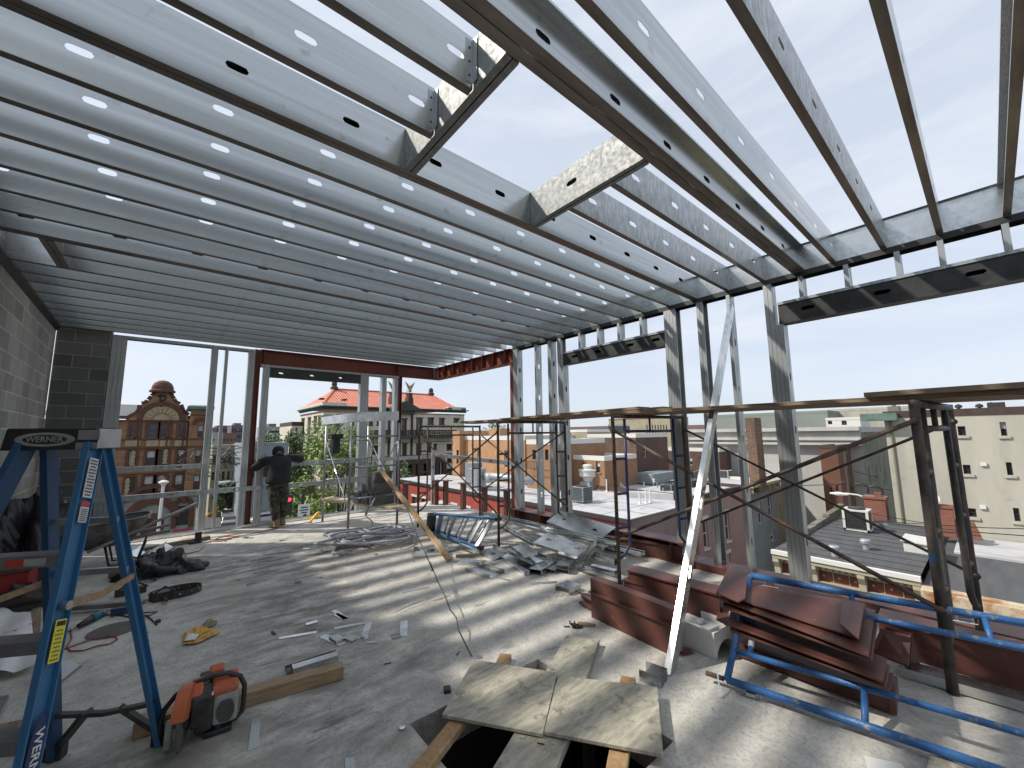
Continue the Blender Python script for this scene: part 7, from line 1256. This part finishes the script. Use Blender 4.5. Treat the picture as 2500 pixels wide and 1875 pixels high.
b.prism(ell(.115, .032), n_*.002); badge = b.build('badge', 'saw_grey', cap); b = MB(); b.prism([p+n_*.0022 for p in ell(.085, .021)], n_*.001); b.build('badge_field', 'ink', badge); text('WERNER', .036, 'saw_grey', 'badge_lettering', badge, fc+n_*.0042, -d_ if (-d_).cross(V((0, 0, 1))).dot(n_) > 0 else d_, (0, 0, 1), .0006, .0006, .145)
b = MB(); b.ob(capc+d_*(hx_-.075)+n_*(hy_*.97)+V((0, 0, .0)), d_*.085, n_*.004, (0, 0, .045)); b.ob(capc+d_*(hx_+.001)-n_*.07+V((0, 0, -.04)), d_*.003, n_*.14, (0, 0, .09)); b.ob(capc+d_*(hx_-.08)+n_*(hy_*.98)+V((0, 0, -.043)), d_*.085, n_*.004, (0, 0, .03)); b.build('cap_bracket', 'aluminium', cap)
for k in range(4):
    z = .30+k*.31; f = z/TZ; a = FLt.lerp(tL, f)+d_*.012; c_ = FR.lerp(tR, f)-d_*.012; b = MB(); b.bar(a+n_*-.0, c_, .086, .012, (0, 0, 1)); b.bar(a+n_*.042-V((0, 0, .02)), c_+n_*.042-V((0, 0, .02)), .004, .045); b.bar(a-n_*.042-V((0, 0, .014)), c_-n_*.042-V((0, 0, .014)), .004, .034); st = b.build('step', 'aluminium_dull', t)
    if k == 3:
        m_ = a.lerp(c_, .48)+n_*.0445-V((0, 0, .02)); bb = MB(); bb.ob(m_-V((0, 0, .015)), d_*.06, n_*.0012, (0, 0, .03)); bb.build('red_label', 'label_red', st); bb = MB(); bb.ob(m_-V((0, 0, .015))+d_*.062, d_*.075, n_*.0012, (0, 0, .03)); bb.build('white_label', 'saw_grey', st)
for k, z in enumerate((1.05, 1.32)): a, c_ = RL.lerp(bL, z/TZ), RR.lerp(bR, z/TZ); b = MB(); b.bar(a, c_, .02, .028); b.build('rear_bar', 'aluminium', t)
zs = 1.03
for s_, fa, fb in ((1, FR.lerp(tR, zs/TZ)+d_*.02, RR.lerp(bR, (zs-.02)/TZ)+d_*.02), (-1, FLt.lerp(tL, zs/TZ)-d_*.02, RL.lerp(bL, (zs-.02)/TZ)-d_*.02)):
    mm = fa.lerp(fb, .48)-V((0, 0, .02)); b = MB(); b.bar(fa, mm, .012, .03); b.bar(mm, fb, .01, .028); b.build('spreader', 'lumber_x', t)
    b = MB(); b.lathe(fa, [(.018, -.01), (.018, .012)], 10, d_); b.build('rivet', 'aluminium', t)
zb = .26; a, c_ = RL.lerp(bL, zb/TZ), RR.lerp(bR, zb/TZ); md = (a+c_)/2-V((0, 0, .02)); b = MB(); b.bar(a, md, .03, .02); b.bar(md, c_, .03, .02); b.build('foot_bar', 'dark_metal', t)
b = MB(); b.bar(a.lerp(c_, .33), RL+V((0, 0, .04)), .05, .02); b.build('foot_brace', 'dark_metal', t); b = MB(); b.bar(a.lerp(c_, .66), RR+V((0, 0, .05)), .05, .02); b.build('foot_brace', 'dark_metal', t)
for p in (RR, RL, FR, FLt): b = MB(); b.bar(p+V((0, 0, .001)), p+V((0, 0, .07)), .085, .05, n_); b.build('foot', 'black_plastic', t, bevel=.006)
def railsticker(z0, z1, w_, m_, nm, dep=.0165, off=0.0):
    p, q = FR.lerp(tR, z0/TZ), FR.lerp(tR, z1/TZ); u = (q-p).normalized(); v = (n_-u*n_.dot(u)).normalized(); k = u.cross(v); k = k if k.dot(d_) > 0 else -k; b = MB(); b.ob(p-v*(w_/2-off)+k*dep, q-p, v*w_, k*.0012); o = b.build(nm, m_, frr); return p, u, v, k, o
ks = .0145
railsticker(1.455, 1.63, .05, 'label_white', 'instruction_label', ks); railsticker(1.35, 1.415, .045, 'label_white', 'warning_label', ks); railsticker(1.417, 1.44, .045, 'label_red', 'danger_label', ks); railsticker(.83, .98, .05, 'label_yellow', 'yellow_label', ks); railsticker(.957, .974, .04, 'ink', 'yellow_label_header', ks+.0014)
for i in range(12): railsticker(1.463+i*.0138, 1.470+i*.0138, .040 if i % 3 else .030, 'ink_grey', 'label_print', ks+.0014)
for i in range(7): railsticker(1.355+i*.008, 1.359+i*.008, .034, 'ink_grey', 'label_print', ks+.0014)
for i in range(8): railsticker(.838+i*.0143, .843+i*.0143, .028 if i % 2 else .036, 'far_dark' if False else 'ink_grey', 'label_print', ks+.0014)
p, u, v, k, o = railsticker(.42, .60, .012, 'label_white', 'brand_patch', ks)
b = MB(); b.prism([p+u*(.11+.15*cos(a))+v*.032*sin(a)+k*(ks+.001) for a in [2*pi*i/20 for i in range(20)]], k*.0015); b.build('brand_ellipse', 'navy_tube', frr); text('WERNER', .05, 'label_white', 'brand_lettering', frr, p+u*.11+k*(ks+.004), -u, v if (-u).cross(v).dot(k) > 0 else -v, .0006, .0006, .2)
# ---- left side clutter --------------------------------------------------------
# wheelbarrow tipped towards the wall
wb = fl(l5, 1090, 760); wb = V((-.66, 7.85, 0)); t = thing('wheelbarrow', wb, 'dented grey steel wheelbarrow with wooden handles behind the stepladder', 'wheelbarrow')
W = lambda x, y, z: wb+V((x, y, z))
n = 20; prof = []
for s_, z in ((.52, .30), (.62, .46), (.72, .62)):
    ring = []
    for i in range(n):
        a = 2*pi*i/n; x_ = s_*.80*(abs(cos(a))**.6)*(1 if cos(a) > 0 else -1); y_ = s_*.48*(abs(sin(a))**.6)*(1 if sin(a) > 0 else -1); ring.append(W(x_*.9, y_, z+.03*cos(a)))
    prof.append(ring)
b = MB(); vs = [p for r_ in prof for p in r_]; fs = [(j*n+i, j*n+(i+1) % n, (j+1)*n+(i+1) % n, (j+1)*n+i) for j in range(2) for i in range(n)]+[tuple(range(n))[::-1]]; b.add(vs, fs); o = b.build('tray', 'wb_steel', t, True); md_ = o.modifiers.new('s', 'SOLIDIFY'); md_.thickness = .006
b = MB(); b.tube(prof[2], .013, 8, True); b.build('rim', 'aluminium_dull', t, True)
for s_ in (-.22, .22): b = MB(); b.bar(W(-.65, s_*.35, .24), W(.75, s_*1.15, .42), .04, .04); b.build('handle', 'aluminium_dull', t, bevel=.006)
for s_ in (-.2, .2): b = MB(); b.tube([W(.1, s_, .30), W(.16, s_, .03), W(.42, s_, .02), W(.5, s_, .32)], .014, 8); b.build('leg', 'dark_metal', t, True)
b = MB(); b.lathe(W(-.78, -.05, .2), [(.08, -.0), (.19, .005), (.2, .03), (.2, .07), (.19, .095), (.08, .1)], 20, (0, 1, 0)); b.build('wheel', 'tyre', t, True); b = MB(); b.lathe(W(-.78, -.03, .2), [(.07, 0), (.07, .06)], 12, (0, 1, 0)); b.build('hub', 'label_red', t)
# long straightedge leaning over it
pL = at(*l5(1955, 255), 'z', .66); board((-.70, 7.45, .30), (.37, 7.75, .74), .06, .03, 'long grey straightedge sticking out above the wheelbarrow', 'aluminium_dull', 'straightedge', None, 'straightedge')
# crumpled things: noise deformed blobs
def blob(c, s_, seed, mb, n=14, amp=.25):
    r = random.Random(seed); ph = [(r.uniform(0, 6), r.uniform(0, 6), r.uniform(2, 6), r.uniform(2, 6)) for _ in range(5)]; rings = []
    for i in range(n+1):
        th = pi*i/n*.5
        for j in range(n*2):
            a = 2*pi*j/(n*2); k = 1+sum(amp/(q+1)*sin(p_[0]+p_[2]*(q+1)*.6*a+p_[1]*th*2) for q, p_ in enumerate(ph)); rings.append(V(c)+V((cos(a)*cos(th)*s_[0]*k, sin(a)*cos(th)*s_[1]*k, sin(th)*s_[2]*k)))
    m_ = n*2; mb.add(rings, [(i*m_+j, i*m_+(j+1) % m_, (i+1)*m_+(j+1) % m_, (i+1)*m_+j) for i in range(n) for j in range(m_)])
bg_ = fl(l5, 1730, 900); b = MB(); blob(bg_+V((0, .1, 0)), (.28, .26, .24), 3, b, amp=.22); blob(bg_+V((.20, .0, 0)), (.22, .18, .13), 4, b, amp=.25); blob(bg_+V((-.20, .05, 0)), (.2, .2, .17), 9, b, amp=.22); tag(b.build('bin_bag', 'black_bag', None, True), 'crumpled black plastic bag on the floor behind the stepladder', 'plastic bag')
cbx = fl(l5, 1290, 960); t = thing('cardboard_box', cbx, 'open cardboard box half covered by the black plastic bag', 'cardboard box'); b = MB(); b.ob(cbx, (.22, .1, 0), (-.12, .22, 0), (0, 0, .17)); b.build('carton', 'cardboard', t, bevel=.004); b = MB(); b.ob(cbx+V((-.01, -.02, .171)), (.13, .05, .02), (-.05, .17, .06), (0, 0, .003)); b.build('flap', 'cardboard', t); b = MB(); b.ob(cbx+V((.02, -.01, .05)), (.09, .04, 0), (.001, -.002, 0), (0, 0, .07)); b.build('shipping_label', 'label_white', t)
# tool belt
tb_ = fl(l5, 1870, 1140); t = thing('tool_belt', tb_, 'black studded tool belt with pouches on the floor', 'tool belt'); b = MB()
pts = [tb_+V((.22*cos(a)+.02, .13*sin(a)+.05, .03)) for a in [2*pi*i/26 for i in range(27)]]
for i in range(26): b.ob(pts[i]-V((0, 0, .03)), pts[i+1]-pts[i], (pts[i]-tb_).normalized()*.006, (0, 0, .07))
b.build('belt', 'leather', t); b = MB()
for i in range(0, 26, 2): b.lathe(pts[i]+(pts[i]-tb_).normalized()*.008+V((0, 0, .01)), [(.008, -.004), (.008, .004)], 6, (pts[i]-tb_))
for i in range(0, 26, 2): b.lathe(pts[i]-(pts[i]-tb_).normalized()*.006+V((0, 0, .01)), [(.008, -.004), (.008, .004)], 6, (pts[i]-tb_))
b.build('studs', 'aluminium', t)
for k, (x_, y_, s_) in enumerate(((1650, 1210, .11), (1400, 1130, .09), (1250, 1150, .08))): p = fl(l5, x_, y_); b = MB(); b.ob(p, (s_*1.5, .03, 0), (-.02, s_, 0), (0, 0, s_*.8)); b.tube([p+V((0, 0, s_*.8)), p+V((s_*.8, .02, s_*1.3)), p+V((s_*1.6, .03, s_*.7))], .012, 6); b.build('pouch', 'leather', t, bevel=.012)
b = MB(); p = fl(l5, 1720, 1130); b.tube([p+V((0, 0, .03)), fl(l5, 1800, 1180, .04)], .014, 8); b.bar(fl(l5, 1660, 1090, .05), fl(l5, 1740, 1110, .05), .03, .03); tag(b.build('hammer', 'dark_metal'), 'hammer lying over the tool belt', 'hammer')
# angle grinder, disc, cords
g0, g1 = fl(l5, 850, 1450, .035), fl(l5, 1110, 1310, .035); u = (g1-g0).normalized(); t = thing('angle_grinder', g0, 'teal and black angle grinder with a black cord beside the stepladder', 'angle grinder'); b = MB(); b.tube([g0, g0.lerp(g1, .25), g0.lerp(g1, .5)], [.02, .028, .034], 10); b.build('handle', 'black_plastic', t, True); b = MB(); b.tube([g0.lerp(g1, .5), g0.lerp(g1, .9)], [.036, .034], 10); b.build('motor_housing', 'teal_tool', t, True); b = MB(); b.tube([g0.lerp(g1, .9), g1+u*.03], [.03, .022], 10); b.lathe(g1+u*.01-V((0, 0, .03)), [(.03, 0), (.03, .02), (.012, .06)], 12); b.build('gear_head', 'aluminium_dull', t, True)
b = MB(); b.tube([g0, fl(l5, 760, 1510, .01), fl(l5, 600, 1530, .008), fl(l5, 450, 1520, .008), fl(l5, 300, 1560, .008), fl(l5, 100, 1500, .008)], .005, 6); b.build('power_cord', 'cord_black', t, True)
b = MB(); b.lathe(fl(l5, 1225, 1500), [(.02, .002), (.178, .002), (.178, .006), (.02, .006)], 36); tag(b.build('cutting_disc', 'disc'), 'thin grey abrasive cutting disc lying on the floor', 'cutting disc')
def cord(cf, pts, r, m_, lab, z=.008, cat='cord'): b = MB(); b.tube([fl(cf, x, y, z) for x, y in pts], r, 6); return tag(b.build('cord', m_, None, True), lab, cat)
cord(l6, [(760, 150), (775, 260), (720, 350), (760, 395), (900, 390), (1050, 340), (1180, 320), (1270, 270), (1250, 240), (1150, 240), (1000, 265), (820, 330), (700, 370), (600, 380)], .0055, 'cord_red', 'pink-red cord in a loop below the cutting disc')
cord(l5, [(1700, 1300), (1500, 1310), (1400, 1300), (1450, 1330), (1620, 1340), (1690, 1300)], .005, 'cord_black', 'black cord loop under the right ladder leg'); cord(l5, [(1160, 1330), (1300, 1335), (1450, 1365), (1600, 1350), (1680, 1420), (1695, 1440)], .006, 'cord_black', 'black cord with a plug ending right of the ladder leg')
b = MB(); p = fl(l5, 1690, 1430); b.ob(p, (.03, .01, 0), (-.01, .03, 0), (0, 0, .03)); tag(b.build('plug', 'black_plastic'), 'black plug at the end of the cord', 'plug')
q0 = fl(l5, 1190, 1300, .05); board(fl(l5, 1195, 1305, .04), fl(l5, 1480, 1250, .04), .045, .06, 'blue box level lying behind the grinder', 'navy_tube', 'level', None, 'spirit_level'); board(fl(l5, 780, 1255, .05), fl(l5, 1560, 1195, .05), .06, .045, 'grey metal bar on the floor behind the ladder leg', 'aluminium_dull', 'bar', None, 'metal_bar')
cf_ = [(2212, 590), (2150, 640), (2030, 670), (1900, 680), (1780, 720), (1820, 745), (1950, 730), (2010, 690), (1990, 650), (1900, 660)]
cord(l5, cf_, .006, 'cord_red', 'red extension cord coils on the sunlit floor by the far wall'); cord(km, [(-150, 1480), (0, 1470), (100, 1450), (180, 1435), (60, 1420), (-80, 1450), (-200, 1500), (-60, 1500), (90, 1465)], .008, 'cord_orange', 'orange extension cord coils in front of the red column'); cord(km, [(0, 1440), (250, 1420), (500, 1370), (750, 1320), (950, 1275), (1130, 1245)], .006, 'cord_red', 'dark red cord running past the boots to the yellow handle')
t = thing('yellow_tool', fl(km, 1190, 1240), 'curved yellow tool propped against the far base track', 'tool'); b = MB(); b.tube([fl(km, 1140, 1240, .02), at(*km(1170, 1215), 'y', 9.30), at(*km(1215, 1170), 'y', 9.31), at(*km(1255, 1120), 'y', 9.32), at(*km(1268, 1100), 'y', 9.33)], [.012, .03, .045, .036, .012], 10); b.build('grip', 'yellow', t, True); b = MB(); b.tube([at(*km(1268, 1105), 'y', 9.33), at(*km(1275, 1060), 'y', 9.34)], .008, 6); b.build('blade', 'dark_metal', t)
cW_ = crop(0, 600, 900)
b = MB(); b.tube([at(*crop(0, 600, 900)(1180, 1640), 'z', .08), at(*crop(0, 600, 900)(1270, 1600), 'y', 9.3), at(*crop(0, 600, 900)(1310, 1570), 'y', 9.3), at(*crop(0, 600, 900)(1290, 1560), 'y', 9.3), at(*crop(0, 600, 900)(1275, 1620), 'y', 9.3), at(*crop(0, 600, 900)(1290, 1680), 'z', .03)], .010, 6); tag(b.build('yellow_strap', 'yellow'), 'yellow strap tied round the base of the thin studs', 'strap')
b = MB(); p = fl(l5, 2040, 575); b.ob(p, (.16, 0, 0), (0, .12, 0), (0, 0, .04)); b.ob(p+V((.07, .02, .04)), (.09, 0, 0), (0, .07, 0), (0, 0, .13)); tag(b.build('laser_tool', 'black_plastic', bevel=.006), 'small black and grey tool standing near the far wall', 'tool')
piece(l5, (1500, 720), (1640, 635), 0, .18, 'galvanised channel standing behind the bin bag, left one', .5, .04, True); piece(l5, (1710, 720), (1895, 605), 0, .15, 'galvanised channel standing behind the bin bag, right one', .5, .04, True)
board(fl(l5, 1500, 640, .03), (.62, 8.75, .03), .09, .06, 'long dark timber lying along the far wall', 'plank', 'lumber', None, 'lumber')
# yellow packet
t = thing('packet', fl(l7, 400, 280), 'torn yellow plastic packet on the floor right of the ladder', 'packet')
def crumple(cf, quad, z0, z1, seed, n=7):
    r = random.Random(seed); A_, B_, C_, D_ = [fl(cf, x, y) for x, y in quad]; b = MB(); vs = []
    for i in range(n+1):
        for j in range(n+1):
            p = (A_.lerp(B_, i/n)).lerp(D_.lerp(C_, i/n), j/n); e_ = min(i, n-i, j, n-j) > 0; vs.append(p+V((0, 0, z0+(r.uniform(0, z1) if e_ else r.uniform(0, z1*.35)))))
    b.add(vs, [(i*(n+1)+j, (i+1)*(n+1)+j, (i+1)*(n+1)+j+1, i*(n+1)+j+1) for i in range(n) for j in range(n)]); return b
o = crumple(l7, [(195, 345), (215, 215), (400, 140), (520, 170)], .004, .035, 1).build('wrapper', 'yellow_pack', t); o = crumple(l7, [(195, 345), (360, 330), (610, 210), (540, 180)], .008, .03, 2).build('wrapper_fold', 'yellow_pack', t); crumple(l7, [(215, 335), (330, 325), (380, 260), (260, 250)], .034, .012, 3).build('label', 'label_white', t); crumple(l7, [(400, 140), (500, 55), (585, 100), (490, 165)], .01, .03, 4).build('open_top', 'cardboard', t)
# far left pile by the ladder
t = thing('tool_bags', (-1.25, 7.6, 0), 'dark heap of tool bags and jackets against the block wall at the left edge', 'tool bags')
b = MB(); blob((-1.20, 7.5, 0), (.30, .5, .74), 31, b, amp=.3); b.build('jacket', 'black_bag', t, True); b = MB(); blob((-1.12, 7.9, .35), (.25, .35, .45), 33, b, amp=.3); b.build('hood', 'leather', t, True)
t = thing('toolbox', (-1.2, 6.9, 0), 'red metal toolbox below the dark heap at the left edge', 'toolbox'); b = MB(); b.box((-1.35, 6.65, .0), (-1.03, 7.05, .34)); b.build('body', 'red_tool', t, bevel=.01); b = MB(); b.box((-1.37, 6.63, .341), (-1.01, 7.07, .39)); b.build('lid', 'primer', t, bevel=.01)
t = thing('toolbox', (-1.0, 8.3, 0), 'small bright red case seen between the ladder rails', 'toolbox'); b = MB(); b.box((-1.14, 8.2, .0), (-.88, 8.4, .18)); b.build('body', 'red_tool', t, bevel=.01); b = MB(); b.tube([(-1.08, 8.3, .18), (-1.08, 8.3, .22), (-.94, 8.3, .22), (-.94, 8.3, .18)], .008, 6); b.build('handle', 'black_plastic', t)
t = thing('long_tool', (-1.15, 8.8, 0), 'navy blue handled tool leaning in the corner behind the ladder', 'tool'); b = MB(); b.tube([at(*c2_(710, 1540), 'y', 8.6), at(*c2_(640, 1160), 'y', 8.9)], .022, 8); b.build('lower_pole', 'navy_tube', t); b = MB(); b.tube([at(*c2_(632, 1130), 'y', 8.9), at(*c2_(555, 690), 'y', 9.15)], .035, 8); b.build('upper_pole', 'navy_tube', t)
b = MB(); blob(fl(l5, 300, 1240), (.30, .18, .2), 40, b, amp=.2); tag(b.build('work_bag', 'leather', None, True), 'olive work bag on the floor left of the ladder leg', 'bag'); 
b = MB(); b.prism([fl(l5, 210, 1560, .012), fl(l5, 430, 1560, .012), fl(l5, 445, 1260, .012), fl(l5, 350, 1290, .012)], (0, 0, .018)); tag(b.build('wooden_board', 'plank'), 'brown grooved board on the floor at the left edge', 'board')
b = MB(); b.tube([fl(l5, 150, 1540, .04), fl(l5, 330, 1450, .04)], [.028, .022], 10); b.tube([fl(l5, 330, 1450, .04), fl(l5, 440, 1390, .02)], .006, 6); tag(b.build('heat_gun', 'red_tool', None, True), 'red handled power tool on the brown board', 'power tool')
crp = MB(); vs = []; rr = random.Random(8); n = 9
for i in range(n+1):
    for j in range(n+1): vs.append(fl(l6, -200, -60).lerp(fl(l6, 320, 60), i/n).lerp(fl(l6, -200, 760).lerp(fl(l6, 400, 640), i/n), j/n)+V((0, 0, .03+.045*abs(sin(i*.5+j*.4))*rr.uniform(.8, 1))))
crp.add(vs, [(i*(n+1)+j, (i+1)*(n+1)+j, (i+1)*(n+1)+j+1, i*(n+1)+j+1) for i in range(n) for j in range(n)]); tag(crp.build('plastic_sheet', 'white_plastic', None, True), 'crumpled white plastic sheet behind the front ladder rail', 'plastic sheet')
piece(l6, (640, 755), (880, 560), .0, .16, 'bent grey sheet metal scrap right of the front ladder rail', .6, .04, True, 'galv'); piece(l6, (0, 1110), (100, 920), .02, .1, 'short galvanised scrap at the left edge', 0, .03, False)
board(fl(l6, -200, 1330, .03), fl(l6, 250, 1230, .03), .12, .05, 'grey weathered board behind the foot of the ladder', 'plank', 'plank')
b = MB(); b.prism([fl(l6, 430, 1500, .003), fl(l6, 500, 1240, .003), fl(l6, 520, 1480, .003)], (0, 0, .03)); tag(b.build('wood_offcut', 'lumber_x'), 'pale wood offcut behind the rear ladder foot', 'wood chip')
# ---- the man at the rail ----------------------------------------------------------
def skinmesh(name, verts, edges, m_, parent, root=0, sub=2):
    """verts: (x, y, z, radius)"""
    me = bpy.data.meshes.new(name); org = V(parent['w']); me.from_pydata([tuple(V(v[:3])-org) for v in verts], edges, []); o = bpy.data.objects.new(name, me); C.objects.link(o); o.parent = parent; o['w'] = tuple(org)
    md = o.modifiers.new('skin', 'SKIN'); md.use_smooth_shade = True; md.branch_smoothing = .6
    for i, v in enumerate(verts):
        s_ = me.skin_vertices[0].data[i]; r = v[3]; s_.radius = r if isinstance(r, tuple) else (r, r); s_.use_root = (i == root)
    sb = o.modifiers.new('sub', 'SUBSURF'); sb.levels = sub; sb.render_levels = sub; me.materials.append(M(m_)); return o
t = thing('person', (1.67, 8.95, 0), 'man in black shirt, camouflage trousers and tan boots leaning on the far guard rail', 'person')
Hx, Hy = 1.655, 8.99
J = dict(pel=(Hx, Hy, .88, .11), wai=(Hx+.005, Hy+.04, 1.04, .10), che=(Hx+.015, Hy+.11, 1.18, .12), nek=(Hx+.02, Hy+.19, 1.32, .065), hd0=(Hx+.02, Hy+.24, 1.385, .07), hd1=(Hx+.02, Hy+.30, 1.435, .088), hd2=(Hx+.02, Hy+.33, 1.47, .06),
 sL=(Hx-.19, Hy+.17, 1.28, .065), eL=(Hx-.40, Hy+.22, 1.10, .055), wL=(Hx-.24, Hy+.40, 1.22, .034), sR=(Hx+.21, Hy+.17, 1.30, .065), eR=(Hx+.47, Hy+.27, 1.245, .055), wR=(Hx+.27, Hy+.40, 1.235, .032),
 hL=(Hx-.085, Hy-.0, .82, .10), kL=(Hx-.06, Hy-.03, .46, .065), aL=(Hx-.02, Hy-.13, .12, .042), fL=(Hx-.06, Hy-.05, .045, .04), hR=(Hx+.085, Hy+.0, .82, .10), kR=(Hx+.10, Hy+.05, .46, .065), aR=(Hx+.11, Hy+.06, .12, .042), fR=(Hx+.12, Hy+.14, .045, .04))
def sub_(names, links, grow=0.0, over=None):
    over = over or {}; vs = [tuple(J[k][:3])+((J[k][3]+grow)*over.get(k, 1),) for k in names]; return vs, [(names.index(a), names.index(b_)) for a, b_ in links]
allk = ['pel', 'wai', 'che', 'nek', 'hd0', 'hd1', 'hd2', 'sL', 'eL', 'wL', 'sR', 'eR', 'wR', 'hL', 'kL', 'aL', 'fL', 'hR', 'kR', 'aR', 'fR']; lk = [('pel', 'wai'), ('wai', 'che'), ('che', 'nek'), ('nek', 'hd0'), ('hd0', 'hd1'), ('hd1', 'hd2'), ('che', 'sL'), ('sL', 'eL'), ('eL', 'wL'), ('che', 'sR'), ('sR', 'eR'), ('eR', 'wR'), ('pel', 'hL'), ('hL', 'kL'), ('kL', 'aL'), ('aL', 'fL'), ('pel', 'hR'), ('hR', 'kR'), ('kR', 'aR'), ('aR', 'fR')]
vs, es = sub_(allk, lk, -.008); 
# fingers resting over the rail
for wk, sg_ in (('wL', 1), ('wR', -1)):
    w0 = V(J[wk][:3]); i0 = allk.index(wk); vs.append(tuple(w0+V((sg_*.05, .03, .0)))+((.034, .018),)); ip_ = len(vs)-1; es.append((i0, ip_))
    for f in range(4):
        a = w0+V((sg_*(.085), .00+.022*f, -.0)); vs.append(tuple(a)+(.009,)); vs.append(tuple(a+V((sg_*.03, .004, -.012)))+(.008,)); vs.append(tuple(a+V((sg_*.04, .0, -.035)))+(.007,)); n = len(vs); es += [(ip_, n-3), (n-3, n-2), (n-2, n-1)]
    a = w0+V((sg_*.04, -.02, .0)); vs.append(tuple(a)+(.011,)); vs.append(tuple(a+V((sg_*.03, -.02, -.01)))+(.009,)); n = len(vs); es += [(ip_, n-2), (n-2, n-1)]
skinmesh('body', vs, es, 'skin', t, 0, 1)
sh = ['che', 'wai', 'pel', 'nek', 'sL', 'eL', 'wL', 'sR', 'eR', 'wR']; vs, es = sub_(sh, [('che', 'wai'), ('wai', 'pel'), ('che', 'nek'), ('che', 'sL'), ('sL', 'eL'), ('eL', 'wL'), ('che', 'sR'), ('sR', 'eR'), ('eR', 'wR')], .030); vs[0] = vs[0][:3]+((.27, .18),); vs[1] = vs[1][:3]+((.25, .18),); vs[2] = (Hx, Hy+.01, .84, (.25, .19)); vs[3] = vs[3][:3]+(.12,); vs.append((Hx, Hy+.01, .80, (.24, .18))); es.append((2, len(vs)-1)); skinmesh('shirt', vs, es, 'shirt', t, 0)
tr = ['pel', 'hL', 'kL', 'aL', 'hR', 'kR', 'aR']; vs, es = sub_(tr, [('pel', 'hL'), ('hL', 'kL'), ('kL', 'aL'), ('pel', 'hR'), ('hR', 'kR'), ('kR', 'aR')], .034); vs[0] = (Hx, Hy, .86, (.225, .17)); vs.append((Hx, Hy+.01, 1.02, (.17, .14))); es.append((0, len(vs)-1)); skinmesh('trousers', vs, es, 'camo', t, 0)
for s_ in ('L', 'R'):
    a, f_ = V(J['a'+s_][:3]), V(J['f'+s_][:3]); dr = V((f_.x-a.x, f_.y-a.y, 0)).normalized(); vs = [tuple(a+V((0, 0, .07)))+(.056,), tuple(a+V((0, 0, -.02)))+(.056,), tuple(V((a.x, a.y, .052)))+((.05, .05),), tuple(V((a.x, a.y, .046))+dr*.10)+((.05, .042),), tuple(V((a.x, a.y, .040))+dr*.19)+((.048, .034),)]; skinmesh('boot', vs, [(0, 1), (1, 2), (2, 3), (3, 4)], 'boot', t, 1)
hc = V(J['hd1'][:3]); b = MB(); b.lathe(hc+V((0, .01, -.035)), [(.098, -.045), (.106, -.02), (.109, .02), (.104, .06), (.085, .098), (.05, .122), (.005, .13)], 18, (0, .28, 1)); b.build('beanie', 'shirt', t, True); b = MB(); b.tube([V(J['nek'][:3])+V((0, -.045, -.03)), V(J['nek'][:3])+V((0, .01, .035))], [.10, .078], 14); b.build('collar', 'shirt', t, True); b = MB(); b.lathe(hc+V((-.088, -.02, -.005)), [(.0, -.01), (.03, 0), (.0, .012)], 10, (1, .2, 0)); b.lathe(hc+V((.088, -.02, -.005)), [(.0, -.01), (.03, 0), (.0, .012)], 10, (1, .2, 0)); b.build('ears', 'skin', t, True)
